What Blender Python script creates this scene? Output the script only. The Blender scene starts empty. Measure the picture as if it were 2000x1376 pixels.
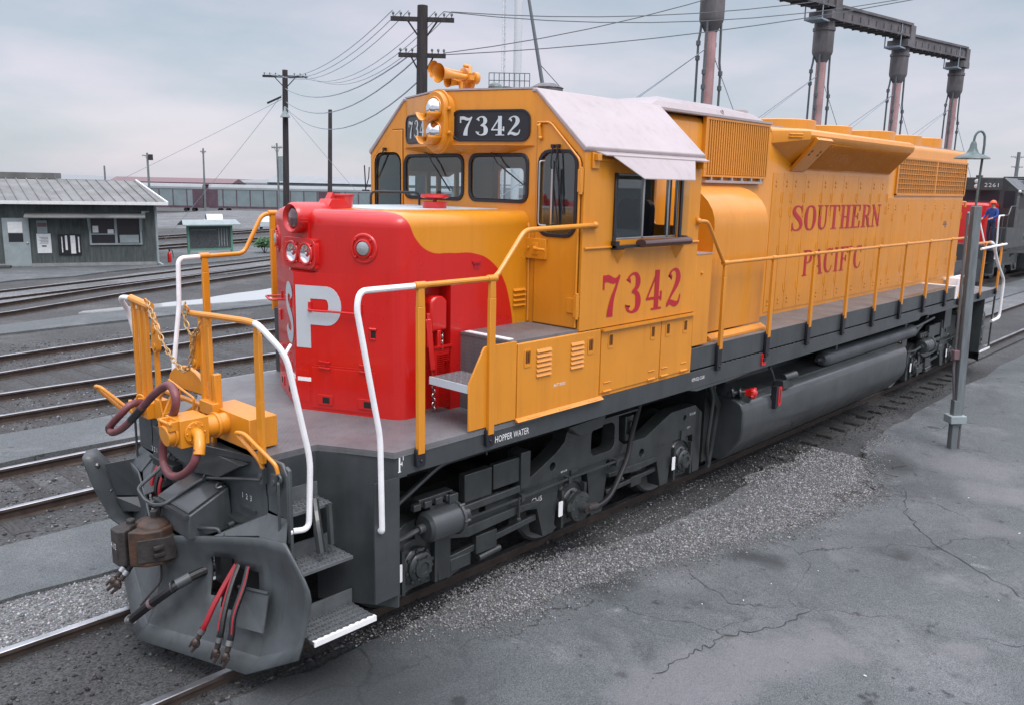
import bpy, bmesh, math, random
import numpy as np
from mathutils import Vector, Matrix
from mathutils.geometry import tessellate_polygon
random.seed(7); rng = np.random.default_rng(7)
SC = bpy.context.scene; COL = SC.collection
R = math.radians

# ------------------------------------------------------------ camera
def cam_axes(yaw, pit, rol):
    f = Vector((math.cos(pit)*math.cos(yaw), math.cos(pit)*math.sin(yaw), math.sin(pit)))
    r = Vector((math.sin(yaw), -math.cos(yaw), 0)); u = r.cross(f)
    return r*math.cos(rol)+u*math.sin(rol), u*math.cos(rol)-r*math.sin(rol), f
CAMP = Vector((-2.6904, -6.3786, 3.7184))
_r, _u, _f = cam_axes(0.7495, -0.1959, 0.0212)
cd = bpy.data.cameras.new('camera'); cam = bpy.data.objects.new('camera', cd); COL.objects.link(cam)
cd.sensor_fit = 'HORIZONTAL'; cd.sensor_width = 36; cd.lens = 1664.63/2000*36
cd.clip_start = .05; cd.clip_end = 6000
cam.matrix_world = Matrix(((_r.x, _u.x, -_f.x, CAMP.x), (_r.y, _u.y, -_f.y, CAMP.y), (_r.z, _u.z, -_f.z, CAMP.z), (0, 0, 0, 1)))
SC.camera = cam

# ------------------------------------------------------------ sky: bright overcast
w = bpy.data.worlds.new('World'); SC.world = w; w.use_nodes = True
nt = w.node_tree; nt.nodes.clear(); N = nt.nodes.new; L = nt.links.new
out = N('ShaderNodeOutputWorld'); add = N('ShaderNodeAddShader')
sky = N('ShaderNodeTexSky'); sky.sky_type = 'NISHITA'; sky.sun_disc = False
SUN_EL, SUN_AZ = R(58), R(250)
sky.sun_elevation = SUN_EL; sky.sun_rotation = R(90)-SUN_AZ
b1 = N('ShaderNodeBackground'); b1.inputs['Strength'].default_value = .02; L(sky.outputs[0], b1.inputs[0])
tc = N('ShaderNodeTexCoord'); sx = N('ShaderNodeSeparateXYZ'); L(tc.outputs['Generated'], sx.inputs[0])
mp = N('ShaderNodeMapping'); mp.inputs['Scale'].default_value = (1.5, 1.5, 5.0); L(tc.outputs['Generated'], mp.inputs[0])
nz = N('ShaderNodeTexNoise'); nz.inputs['Scale'].default_value = 1.9; nz.inputs['Detail'].default_value = 6; nz.inputs['Roughness'].default_value = .5
L(mp.outputs[0], nz.inputs['Vector'])
cr = N('ShaderNodeValToRGB'); L(nz.outputs[0], cr.inputs[0])
e = cr.color_ramp.elements; e[0].position = .36; e[0].color = (.59, .67, .76, 1); e[1].position = .60; e[1].color = (.91, .85, .95, 1)
rp = N('ShaderNodeValToRGB'); L(sx.outputs[2], rp.inputs[0])
q = rp.color_ramp.elements; q[0].position = 0; q[0].color = (.60,)*3+(1,); q[1].position = 1; q[1].color = (3.0,)*3+(1,)
for pos, v in ((.26, .57), (.42, 1.25)):
    k = rp.color_ramp.elements.new(pos); k.color = (v, v, v, 1)
mx = N('ShaderNodeMix'); mx.data_type = 'RGBA'; mx.blend_type = 'MULTIPLY'; mx.inputs[0].default_value = 1
L(cr.outputs[0], mx.inputs[6]); L(rp.outputs[0], mx.inputs[7])
b2 = N('ShaderNodeBackground'); b2.inputs['Strength'].default_value = 1.0; L(mx.outputs[2], b2.inputs[0])
L(b1.outputs[0], add.inputs[0]); L(b2.outputs[0], add.inputs[1]); L(add.outputs[0], out.inputs[0])
sd = bpy.data.lights.new('sun', 'SUN'); sd.energy = 1.5; sd.angle = R(30); sd.color = (1, .95, .9)
sun = bpy.data.objects.new('sun', sd); COL.objects.link(sun)
sun.rotation_euler = Vector((-math.cos(SUN_EL)*math.cos(SUN_AZ), -math.cos(SUN_EL)*math.sin(SUN_AZ), -math.sin(SUN_EL))).to_track_quat('-Z', 'Y').to_euler()
SC.view_settings.view_transform = 'Standard'; SC.view_settings.look = 'None'; SC.view_settings.exposure = .28; SC.view_settings.gamma = 1
SC.render.engine = 'CYCLES'; SC.cycles.max_bounces = 6; SC.cycles.use_denoising = True

# ------------------------------------------------------------ materials
MATS = {}
def mat(name, col, rough=.5, metal=0, coat=0, vary=.0, vscale=3., bump=0., bscale=40., vcol=None, spec=.5, detail=6, stretch=None, coatr=.08, coati=1.6):
    m = bpy.data.materials.new(name); m.use_nodes = True; t = m.node_tree; n = t.nodes; b = n['Principled BSDF']
    b.inputs['Base Color'].default_value = (*col, 1); b.inputs['Roughness'].default_value = rough; b.inputs['Metallic'].default_value = metal
    b.inputs['Coat Weight'].default_value = coat; b.inputs['Coat Roughness'].default_value = coatr; b.inputs['Coat IOR'].default_value = coati; b.inputs['Specular IOR Level'].default_value = spec
    c = n.new('ShaderNodeTexCoord'); src = c.outputs['Object']
    if stretch:
        mpp = n.new('ShaderNodeMapping'); mpp.inputs['Scale'].default_value = stretch; t.links.new(src, mpp.inputs[0]); src = mpp.outputs[0]
    if vary or vcol:
        z = n.new('ShaderNodeTexNoise'); z.inputs['Scale'].default_value = vscale; z.inputs['Detail'].default_value = detail; z.inputs['Roughness'].default_value = .62
        t.links.new(src, z.inputs['Vector'])
        rr = n.new('ShaderNodeValToRGB'); rr.color_ramp.elements[0].position = .34; rr.color_ramp.elements[1].position = .68
        v2 = vcol or tuple(min(1, x*(1+vary)) for x in col); v1 = col if vcol else tuple(x*(1-vary) for x in col)
        rr.color_ramp.elements[0].color = (*v1, 1); rr.color_ramp.elements[1].color = (*v2, 1)
        t.links.new(z.outputs[0], rr.inputs[0]); t.links.new(rr.outputs[0], b.inputs['Base Color'])
    if bump:
        z2 = n.new('ShaderNodeTexNoise'); z2.inputs['Scale'].default_value = bscale; z2.inputs['Detail'].default_value = 4; t.links.new(src, z2.inputs['Vector'])
        bp = n.new('ShaderNodeBump'); bp.inputs['Strength'].default_value = bump; bp.inputs['Distance'].default_value = .02
        t.links.new(z2.outputs[0], bp.inputs['Height']); t.links.new(bp.outputs[0], b.inputs['Normal'])
    MATS[name] = m; return m
mat('orange_paint', (.635, .238, .010), .40, coat=.4, coati=1.6, coatr=.12, vary=.07, vscale=1.2, bump=.012, bscale=5)
mat('red_paint', (.53, .008, .006), .34, coat=.4, vary=.06, vscale=1.4, bump=.012, bscale=5)
mat('letter_red', (.40, .012, .022), .4, vary=.08)
mat('letter_grey', (.46, .52, .55), .4, vary=.05)
mat('grey_paint', (.044, .050, .052), .34, coat=.3, vary=.18, vscale=2.5, bump=.03, bscale=14)
mat('truck_paint', (.031, .036, .036), .34, coat=.35, vary=.25, vscale=4, bump=.06, bscale=22)
mat('tread_steel', (.115, .125, .13), .4, vary=.2, vscale=6)
mat('plow_paint', (.062, .072, .076), .42, coat=.15, vary=.25, vscale=2.2, bump=.06, bscale=9)
mat('white_paint', (.80, .80, .80), .4, vary=.06, vscale=9)
mat('pale_glare', (.355, .305, .305), .38, coat=.2, vary=.04, vscale=1.5)  # sky glare on upward faces put into the colour as a pale tone
mat('black_rubber', (.010, .010, .016), .4)
mat('black_paint', (.016, .016, .022), .35)
mat('chrome', (.8, .82, .85), .08, 1)
mat('steel', (.5, .5, .5), .3, 1)
mat('rust', (.022, .018, .016), .6, vary=.5, vscale=7, bump=.25, bscale=30, vcol=(.085, .04, .02))
mat('brown_iron', (.035, .022, .018), .5, vary=.5, vscale=20)
mat('dark_rust', (.030, .026, .024), .65, vary=.4, vscale=12, bump=.2, bscale=40)
mat('maroon_hose', (.15, .045, .05), .45, vary=.25, vscale=8, bump=.1, bscale=60)
mat('black_hose', (.009, .009, .010), .4, bump=.1, bscale=60)
mat('red_hose', (.27, .008, .015), .45)
mat('galv_chain', (.42, .27, .12), .4, .3)
mat('orange_shaded', (.16, .055, .006), .6)  # darker copy of the orange, shade of recesses and slat gaps put into colour
mat('grille_mesh', (.42, .17, .02), .5)
mat('grille_brown', (.27, .115, .025), .6)
mat('dark_inside', (.008, .008, .008), .8)  # near-black put in for the shade inside holes and recesses
mat('cab_inside', (.20, .23, .22), .7)
mat('brown_leather', (.075, .038, .034), .42, bump=.15, bscale=40)
mat('lens_white', (.50, .53, .53), .15, coat=.8)
mat('lens_grey', (.26, .29, .29), .12, coat=1)
mat('lens_dark', (.10, .05, .055), .08, coat=1)
mat('yellow_paint', (.65, .42, .02), .4)
mat('rail_top', (.42, .43, .44), .28, .9, vary=.3, vscale=3)
mat('rail_side', (.048, .034, .027), .7, vary=.4, vscale=5)
mat('tie_wood', (.040, .040, .039), .9, vary=.5, vscale=7, bump=.6, bscale=20, stretch=(6, 1, 1))
mat('pole_wood', (.030, .026, .027), .85, vary=.4, vscale=3, bump=.2, bscale=12, stretch=(4, 4, .4))
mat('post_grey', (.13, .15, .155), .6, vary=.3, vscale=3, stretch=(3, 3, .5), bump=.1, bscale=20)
mat('wire', (.075, .09, .10), .5)
mat('light_wire', (.26, .31, .36), .5)
mat('gantry_pink', (.36, .22, .22), .6, vary=.2, vscale=1.5)
mat('gantry_grey', (.115, .11, .115), .7, vary=.35, vscale=1.2)
mat('lamp_green', (.09, .13, .125), .4, vary=.2, vscale=6)
mat('shed_wall', (.072, .088, .086), .75, vary=.3, vscale=2, stretch=(5, 5, .7), bump=.1, bscale=15)
mat('shed_trim', (.24, .285, .29), .6, vary=.12, vscale=3)
mat('shed_roof', (.135, .14, .135), .5, vary=.25, vscale=.9)
mat('paper', (.62, .64, .64), .7, vary=.08, vscale=10)
mat('green_trim', (.10, .26, .19), .55, vary=.15, vscale=4)
mat('board_dark', (.055, .065, .07), .5, vary=.4, vscale=12)
mat('autorack_grey', (.17, .215, .225), .6, vary=.12, vscale=.7)
mat('autorack_red', (.085, .05, .068), .65, vary=.25, vscale=.8)
mat('autorack_roof', (.21, .23, .235), .6, vary=.08, vscale=.4)
mat('far_red', (.15, .095, .10), .7)
mat('far_hill', (.20, .215, .225), .95)
mat('leaf', (.035, .10, .03), .6, vary=.4, vscale=8)
mat('blue_cloth', (.022, .055, .23), .8, vary=.2, vscale=8)
mat('navy_cloth', (.02, .03, .06), .85)
mat('skin', (.42, .22, .15), .55)
mat('helmet_orange', (.75, .12, .05), .35)
mat('helmet_red', (.6, .02, .02), .35)
mat('hair_dark', (.02, .015, .012), .6)
mat('concrete', (.22, .23, .23), .8, vary=.2, vscale=3)
mat('car_paint', (.55, .58, .6), .3, coat=.6)
mat('bronze_lamp', (.25, .18, .1), .4)
def streaks(name, amt, col=(.5, .45, .38)):
    t = MATS[name].node_tree; b = t.nodes['Principled BSDF']; lk = b.inputs['Base Color'].links[0].from_socket
    c = t.nodes.new('ShaderNodeTexCoord'); mp_ = t.nodes.new('ShaderNodeMapping'); mp_.inputs['Scale'].default_value = (7, 7, .5); t.links.new(c.outputs['Object'], mp_.inputs[0])
    z = t.nodes.new('ShaderNodeTexNoise'); z.inputs['Scale'].default_value = 1.6; z.inputs['Detail'].default_value = 7; z.inputs['Roughness'].default_value = .65; t.links.new(mp_.outputs[0], z.inputs['Vector'])
    r = t.nodes.new('ShaderNodeMapRange'); r.inputs[1].default_value = .5; r.inputs[2].default_value = .78; r.inputs[4].default_value = amt; t.links.new(z.outputs[0], r.inputs[0])
    x = t.nodes.new('ShaderNodeMix'); x.data_type = 'RGBA'; x.blend_type = 'MULTIPLY'; t.links.new(r.outputs[0], x.inputs[0]); t.links.new(lk, x.inputs[6]); x.inputs[7].default_value = (*col, 1); t.links.new(x.outputs[2], b.inputs['Base Color'])
    z2 = t.nodes.new('ShaderNodeTexNoise'); z2.inputs['Scale'].default_value = 2.3; z2.inputs['Detail'].default_value = 8; t.links.new(c.outputs['Object'], z2.inputs['Vector'])
    r2 = t.nodes.new('ShaderNodeMapRange'); r2.inputs[1].default_value = .3; r2.inputs[2].default_value = .7; rb = b.inputs['Roughness'].default_value; r2.inputs[3].default_value = rb*.8; r2.inputs[4].default_value = rb*1.35; t.links.new(z2.outputs[0], r2.inputs[0]); t.links.new(r2.outputs[0], b.inputs['Roughness'])
for nm_, am_ in (('orange_paint', .28), ('red_paint', .25), ('grey_paint', .5), ('truck_paint', .6), ('plow_paint', .6), ('pale_glare', .35), ('shed_wall', .6), ('shed_roof', .6), ('gantry_pink', .5), ('gantry_grey', .5)): streaks(nm_, am_)
def M(*names): return [MATS[x] for x in names]

def nodes_of(name, rough=.8):
    m = bpy.data.materials.new(name); m.use_nodes = True; t = m.node_tree; b = t.nodes['Principled BSDF']; b.inputs['Roughness'].default_value = rough
    MATS[name] = m; return m, t, t.nodes, t.links, b
def mixc(t, a, b, fac, mode='MIX'):
    x = t.nodes.new('ShaderNodeMix'); x.data_type = 'RGBA'; x.blend_type = mode
    for i, v in ((0, fac), (6, a), (7, b)):
        if isinstance(v, (int, float)): x.inputs[i].default_value = v
        elif isinstance(v, tuple): x.inputs[i].default_value = (*v, 1)
        else: t.links.new(v, x.inputs[i])
    return x.outputs[2]
def noise(t, vec, scale, detail=6, rough=.6, lo=.4, hi=.6, dist=0):
    z = t.nodes.new('ShaderNodeTexNoise'); z.inputs['Scale'].default_value = scale; z.inputs['Detail'].default_value = detail; z.inputs['Roughness'].default_value = rough; z.inputs['Distortion'].default_value = dist
    t.links.new(vec, z.inputs['Vector']); r = t.nodes.new('ShaderNodeMapRange'); r.inputs[1].default_value = lo; r.inputs[2].default_value = hi; t.links.new(z.outputs[0], r.inputs[0]); return r.outputs[0]

# ground, asphalt and grit
def ground_mat(name, base, light, dark, grain=.5, cracks=True, wet=0., gscale=160):
    m, t, n, l, b = nodes_of(name, .85)
    o = n.new('ShaderNodeTexCoord').outputs['Object']
    c = mixc(t, base, light, noise(t, o, .55, 7, .62, .50, .72, .4))
    c = mixc(t, c, dark, noise(t, o, .33, 6, .6, .52, .75, .8))
    c = mixc(t, c, tuple(x*1.25 for x in light), noise(t, o, 1.7, 8, .7, .62, .72, .4))
    c = mixc(t, c, tuple(x*.55 for x in dark), noise(t, o, 3.1, 6, .6, .64, .72))
    v = n.new('ShaderNodeTexVoronoi'); v.inputs['Scale'].default_value = gscale; l.new(o, v.inputs['Vector'])
    rr = n.new('ShaderNodeSeparateColor'); l.new(v.outputs['Color'], rr.inputs[0])
    g = n.new('ShaderNodeMapRange'); g.inputs[3].default_value = 1-grain; g.inputs[4].default_value = 1+grain; l.new(rr.outputs[0], g.inputs[0])
    vm = n.new('ShaderNodeCombineColor'); [l.new(g.outputs[0], vm.inputs[i]) for i in range(3)]
    c = mixc(t, c, vm.outputs[0], 1., 'MULTIPLY')
    h = g.outputs[0]
    if cracks:
        nn = n.new('ShaderNodeTexNoise'); nn.inputs['Scale'].default_value = 1.5; nn.inputs['Detail'].default_value = 5; l.new(o, nn.inputs['Vector'])
        av = n.new('ShaderNodeVectorMath'); av.operation = 'MULTIPLY_ADD'; l.new(nn.outputs['Color'], av.inputs[0]); av.inputs[1].default_value = (.9, .9, 0); l.new(o, av.inputs[2])
        vo = n.new('ShaderNodeTexVoronoi'); vo.feature = 'DISTANCE_TO_EDGE'; vo.inputs['Scale'].default_value = .42; l.new(av.outputs[0], vo.inputs['Vector'])
        mr = n.new('ShaderNodeMapRange'); mr.inputs[1].default_value = .0; mr.inputs[2].default_value = .005; mr.inputs[3].default_value = 1; mr.inputs[4].default_value = 0; l.new(vo.outputs[0], mr.inputs[0])
        k = n.new('ShaderNodeMath'); k.operation = 'MULTIPLY'; l.new(mr.outputs[0], k.inputs[0]); l.new(noise(t, o, .45, 3, .5, .45, .55), k.inputs[1])
        c = mixc(t, c, tuple(x*.5 for x in dark), k.outputs[0])
        sp1 = n.new('ShaderNodeTexVoronoi'); sp1.inputs['Scale'].default_value = 1.1; l.new(av.outputs[0], sp1.inputs['Vector'])
        sr_ = n.new('ShaderNodeMapRange'); sr_.inputs[1].default_value = .035; sr_.inputs[2].default_value = .075; sr_.inputs[3].default_value = .85; sr_.inputs[4].default_value = 0; l.new(sp1.outputs['Distance'], sr_.inputs[0])
        c = mixc(t, c, tuple(x*.55 for x in dark), sr_.outputs[0])
        c = mixc(t, c, tuple(x*1.05 for x in light), noise(t, o, .9, 8, .75, .55, .75, .3))
        c = mixc(t, c, dark, noise(t, o, 1.4, 8, .7, .58, .74, .5))
    if cracks:
        for px_, py_, rad in ((.5, -1.55, 1.5), (3.6, -1.9, .35), (5.2, -2.5, .3), (6.3, -3.6, .22), (9.5, -2.4, .5)):
            d_ = n.new('ShaderNodeVectorMath'); d_.operation = 'DISTANCE'; l.new(av.outputs[0], d_.inputs[0]); d_.inputs[1].default_value = (px_+.45, py_+.45, -.05)
            m2 = n.new('ShaderNodeMapRange'); m2.inputs[1].default_value = rad*.35; m2.inputs[2].default_value = rad; m2.inputs[3].default_value = .75; m2.inputs[4].default_value = 0; l.new(d_.outputs['Value'], m2.inputs[0])
            c = mixc(t, c, tuple(x*.6 for x in dark), m2.outputs[0])
        for px_, py_, rad, f_ in ((2.3, -3.25, .5, .7), (2.9, -3.4, .5, .7), (3.5, -3.6, .5, .75), (4.05, -3.8, .4, .7), (4.8, -4.8, .28, .7), (10.2, -3.3, .7, .6), (9.3, -3.9, .5, .6), (11.5, -4.5, .7, .6), (7.9, -4.2, .4, .5)):
            d_ = n.new('ShaderNodeVectorMath'); d_.operation = 'DISTANCE'; l.new(av.outputs[0], d_.inputs[0]); d_.inputs[1].default_value = (px_+.45, py_+.45, -.05)
            m2 = n.new('ShaderNodeMapRange'); m2.inputs[1].default_value = rad*.5; m2.inputs[2].default_value = rad; m2.inputs[3].default_value = f_; m2.inputs[4].default_value = 0; l.new(d_.outputs['Value'], m2.inputs[0])
            c = mixc(t, c, (.140, .142, .148), m2.outputs[0])
        c = mixc(t, c, vm.outputs[0], .5, 'MULTIPLY')
    l.new(c, b.inputs['Base Color'])
    bp = n.new('ShaderNodeBump'); bp.inputs['Strength'].default_value = .35; bp.inputs['Distance'].default_value = .01; l.new(h, bp.inputs['Height'])
    bp2 = n.new('ShaderNodeBump'); bp2.inputs['Strength'].default_value = .25; bp2.inputs['Distance'].default_value = .05; l.new(noise(t, o, 2.2, 8, .6, .2, .8), bp2.inputs['Height']); l.new(bp.outputs[0], bp2.inputs['Normal'])
    l.new(bp2.outputs[0], b.inputs['Normal'])
    return m
ground_mat('asphalt', (.082, .092, .095), (.138, .144, .148), (.038, .044, .046), .34)
mat('crack_dark', (.032, .036, .038), .9)
ground_mat('grit', (.034, .035, .035), (.062, .064, .064), (.016, .017, .017), .65, False, gscale=70)
ground_mat('light_gravel', (.105, .11, .112), (.18, .185, .185), (.06, .062, .063), .6, False, gscale=55)
ground_mat('dirt', (.040, .042, .042), (.082, .084, .083), (.020, .021, .021), .5, False, gscale=40)
m, t, n, l, b = nodes_of('stone', .8)
oi = n.new('ShaderNodeAttribute'); oi.attribute_name = 'shade'; l.new(oi.outputs['Color'], b.inputs['Base Color'])
# treadplate deck
m, t, n, l, b = nodes_of('deck_plate', .42)
o = n.new('ShaderNodeTexCoord').outputs['Object']
mpn = n.new('ShaderNodeMapping'); mpn.inputs['Rotation'].default_value = (0, 0, R(45)); l.new(o, mpn.inputs[0])
ch = n.new('ShaderNodeTexVoronoi'); ch.inputs['Scale'].default_value = 30; ch.inputs['Randomness'].default_value = 0; ch.distance = 'CHEBYCHEV'; l.new(mpn.outputs[0], ch.inputs['Vector'])
bp = n.new('ShaderNodeBump'); bp.inputs['Strength'].default_value = .5; bp.inputs['Distance'].default_value = .006; l.new(ch.outputs[0], bp.inputs['Height']); l.new(bp.outputs[0], b.inputs['Normal'])
l.new(mixc(t, (.105, .107, .112), (.155, .157, .163), noise(t, o, 1.6, 6, .6, .35, .65)), b.inputs['Base Color'])
# nose paint: red below an S-shaped boundary, orange above
m, t, n, l, b = nodes_of('nose_paint', .3)
b.inputs['Coat Weight'].default_value = .4; b.inputs['Coat Roughness'].default_value = .1
o = n.new('ShaderNodeTexCoord').outputs['Object']; s = n.new('ShaderNodeSeparateXYZ'); l.new(o, s.inputs[0])
mr = n.new('ShaderNodeMapRange'); mr.inputs[1].default_value = 1.8; mr.inputs[2].default_value = 3.3; l.new(s.outputs[0], mr.inputs[0])
fc = n.new('ShaderNodeFloatCurve'); cv = fc.mapping.curves[0]
BND = [(1.80, 3.62), (1.865, 3.47), (1.92, 3.38), (2.0, 3.24), (2.14, 3.135), (2.4, 3.108), (2.69, 3.09), (2.9, 3.01), (3.07, 2.835), (3.17, 2.57), (3.205, 2.38), (3.22, 1.7), (3.3, 1.6)]
pts = [((x-1.8)/1.5, (z-1.6)/2.1) for x, z in BND]
cv.points[0].location = pts[0]; cv.points[1].location = pts[-1]
for p in pts[1:-1]: cv.points.new(*p)
fc.mapping.update(); l.new(mr.outputs[0], fc.inputs['Value'])
zr = n.new('ShaderNodeMapRange'); zr.inputs[1].default_value = 1.6; zr.inputs[2].default_value = 3.7; l.new(s.outputs[2], zr.inputs[0])
gt = n.new('ShaderNodeMath'); gt.operation = 'GREATER_THAN'; l.new(zr.outputs[0], gt.inputs[0]); l.new(fc.outputs[0], gt.inputs[1])
l.new(mixc(t, (.53, .008, .006), (.635, .238, .010), gt.outputs[0]), b.inputs['Base Color'])
bp = n.new('ShaderNodeBump'); bp.inputs['Strength'].default_value = .012; bp.inputs['Distance'].default_value = .02
z2 = n.new('ShaderNodeTexNoise'); z2.inputs['Scale'].default_value = 5; l.new(o, z2.inputs['Vector']); l.new(z2.outputs[0], bp.inputs['Height']); l.new(bp.outputs[0], b.inputs['Normal'])
streaks('nose_paint', .2); streaks('deck_plate', .4)
# glass
m, t, n, l, b = nodes_of('glass')
n.remove(b); tr = n.new('ShaderNodeBsdfTransparent'); tr.inputs[0].default_value = (.80, .86, .87, 1)
gl = n.new('ShaderNodeBsdfGlossy'); gl.inputs['Roughness'].default_value = .02; gl.inputs[0].default_value = (.9, .95, .97, 1)
lw_ = n.new('ShaderNodeLayerWeight'); pw_ = n.new('ShaderNodeMath'); pw_.operation = 'POWER'; l.new(lw_.outputs['Facing'], pw_.inputs[0]); pw_.inputs[1].default_value = 4
fr = n.new('ShaderNodeMapRange'); fr.inputs[3].default_value = .075; fr.inputs[4].default_value = .95; l.new(pw_.outputs[0], fr.inputs[0])
mxs = n.new('ShaderNodeMixShader'); l.new(fr.outputs[0], mxs.inputs[0]); l.new(tr.outputs[0], mxs.inputs[1]); l.new(gl.outputs[0], mxs.inputs[2]); l.new(mxs.outputs[0], n['Material Output'].inputs[0])
# water
m, t, n, l, b = nodes_of('water', .04); b.inputs['Base Color'].default_value = (.42, .43, .43, 1); b.inputs['Specular IOR Level'].default_value = 1; b.inputs['IOR'].default_value = 2.2

# ------------------------------------------------------------ mesh builder
def crom(pts, k=6):
    P = [Vector(p) for p in pts]; P = [P[0]*2-P[1]]+P+[P[-1]*2-P[-2]]; o = []
    for i in range(1, len(P)-2):
        for j in range(k):
            s = j/k; a, b, c, d = P[i-1:i+3]
            o.append(.5*((2*b)+(c-a)*s+(2*a-5*b+4*c-d)*s*s+(3*b-a-3*c+d)*s**3))
    o.append(P[-2]); return o
def fillet(pts, r, k=5):
    P = [Vector(p) for p in pts]; o = [P[0]]
    for i in range(1, len(P)-1):
        a = P[i-1]-P[i]; b = P[i+1]-P[i]; d = min(r, a.length*.48, b.length*.48)
        A = P[i]+a.normalized()*d; B = P[i]+b.normalized()*d
        for j in range(k+1):
            s = j/k; o.append(A*(1-s)**2+P[i]*2*s*(1-s)+B*s*s)
    o.append(P[-1]); return o
def rrect(x0, x1, y0, y1, r, k=4):
    o = []
    for cx, cy, a0 in ((x1-r, y1-r, 0), (x0+r, y1-r, 90), (x0+r, y0+r, 180), (x1-r, y0+r, 270)):
        for j in range(k+1):
            a = R(a0+90*j/k); o.append((cx+r*math.cos(a), cy+r*math.sin(a)))
    return o
def circ(cx, cy, r, k=16, ry=None): return [(cx+r*math.cos(2*math.pi*i/k), cy+(ry or r)*math.sin(2*math.pi*i/k)) for i in range(k)]
class MB:
    def __init__(s): s.v = []; s.f = []; s.mi = []; s.m = 0; s.X = None
    def add(s, vs, fs):
        b = len(s.v)
        s.v += [tuple(s.X @ Vector(p)) if s.X else tuple(p) for p in vs]
        s.f += [[b+i for i in f] for f in fs]; s.mi += [s.m]*len(fs); return s
    def box(s, x0, x1, y0, y1, z0, z1):
        return s.add([(x0, y0, z0), (x1, y0, z0), (x1, y1, z0), (x0, y1, z0), (x0, y0, z1), (x1, y0, z1), (x1, y1, z1), (x0, y1, z1)],
                     [(3, 2, 1, 0), (4, 5, 6, 7), (0, 1, 5, 4), (1, 2, 6, 5), (2, 3, 7, 6), (3, 0, 4, 7)])
    def beam(s, a, b, w, h, up=(0, 0, 1)):
        a = Vector(a); b = Vector(b); d = (b-a).normalized(); u = Vector(up); sd = d.cross(u)
        if sd.length < 1e-4: sd = d.cross(Vector((1, 0, 0)))
        sd.normalize(); u = sd.cross(d); sd *= w/2; u = u*h/2
        vs = [p+x*sd+y*u for p in (a, b) for x, y in ((-1, -1), (1, -1), (1, 1), (-1, 1))]
        return s.add(vs, [(0, 1, 2, 3), (7, 6, 5, 4), (0, 4, 5, 1), (1, 5, 6, 2), (2, 6, 7, 3), (3, 7, 4, 0)])
    def prism(s, poly, ax, a, b, holes=()):
        mp = {'x': lambda t, p: (t, p[0], p[1]), 'y': lambda t, p: (p[0], t, p[1]), 'z': lambda t, p: (p[0], p[1], t)}[ax] if isinstance(ax, str) else ax
        loops = [list(poly)]+[list(h) for h in holes]; flat = [p for lp in loops for p in lp]; n = len(flat)
        tri = tessellate_polygon([[Vector((p[0], p[1], 0)) for p in lp] for lp in loops])
        fs = [tuple(tr) for tr in tri]+[tuple(n+i for i in reversed(tr)) for tr in tri]; b0 = 0
        for lp in loops:
            m = len(lp)
            for i in range(m): j = (i+1) % m; fs.append((b0+i, b0+j, n+b0+j, n+b0+i))
            b0 += m
        return s.add([mp(a, p) for p in flat]+[mp(b, p) for p in flat], fs)
    def rings(s, rs, cap=True, closed=True):
        n = len(rs[0]); fs = []
        for i in range(len(rs)-1):
            for j in range(n if closed else n-1):
                k = (j+1) % n; fs.append((i*n+j, i*n+k, (i+1)*n+k, (i+1)*n+j))
        if cap: fs += [tuple(range(n-1, -1, -1)), tuple(range((len(rs)-1)*n, len(rs)*n))]
        return s.add([p for r in rs for p in r], fs)
    def lathe(s, prof, o, ax, seg=20, cap=True):
        ax = Vector(ax).normalized(); o = Vector(o); u = ax.orthogonal().normalized(); v = ax.cross(u)
        return s.rings([[o+ax*h+(u*math.cos(2*math.pi*i/seg)+v*math.sin(2*math.pi*i/seg))*max(r, 1e-4) for i in range(seg)] for r, h in prof], cap)
    def cyl(s, a, b, r, r2=None, seg=14):
        a = Vector(a); b = Vector(b); return s.lathe([(r, 0), (r if r2 is None else r2, (b-a).length)], a, b-a, seg)
    def tube(s, pts, r, seg=8, fil=0, k=5, rads=None):
        P = fillet(pts, fil, k) if fil else [Vector(p) for p in pts]; rs = []; u = None
        for i, p in enumerate(P):
            d = (P[min(i+1, len(P)-1)]-P[max(i-1, 0)]).normalized()
            if u is None: u = d.orthogonal().normalized()
            u = (u-d*u.dot(d)); u = u.normalized() if u.length > 1e-6 else d.orthogonal().normalized(); v = d.cross(u)
            rr = rads[i] if rads else r
            rs.append([p+(u*math.cos(2*math.pi*j/seg)+v*math.sin(2*math.pi*j/seg))*rr for j in range(seg)])
        return s.rings(rs)
    def sphere(s, c, r, seg=12, rg=8, sc=(1, 1, 1), top=1., bot=-1.):
        c = Vector(c); rs = []
        for i in range(rg+1):
            z = math.sin(math.pi*(i/rg-.5)); z = min(max(z, bot), top); q = math.sqrt(max(0, 1-z*z))+1e-4
            rs.append([c+Vector((r*q*math.cos(2*math.pi*j/seg)*sc[0], r*q*math.sin(2*math.pi*j/seg)*sc[1], r*z*sc[2])) for j in range(seg)])
        return s.rings(rs)
    def torus(s, c, ax, Rr, r, seg=20, k=6):
        ax = Vector(ax).normalized(); u = ax.orthogonal().normalized(); v = ax.cross(u); c = Vector(c)
        rs = []
        for i in range(seg+1):
            a = 2*math.pi*i/seg; d = u*math.cos(a)+v*math.sin(a)
            rs.append([c+d*(Rr+r*math.cos(2*math.pi*j/k))+ax*r*math.sin(2*math.pi*j/k) for j in range(k)])
        return s.rings(rs, False)
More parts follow.
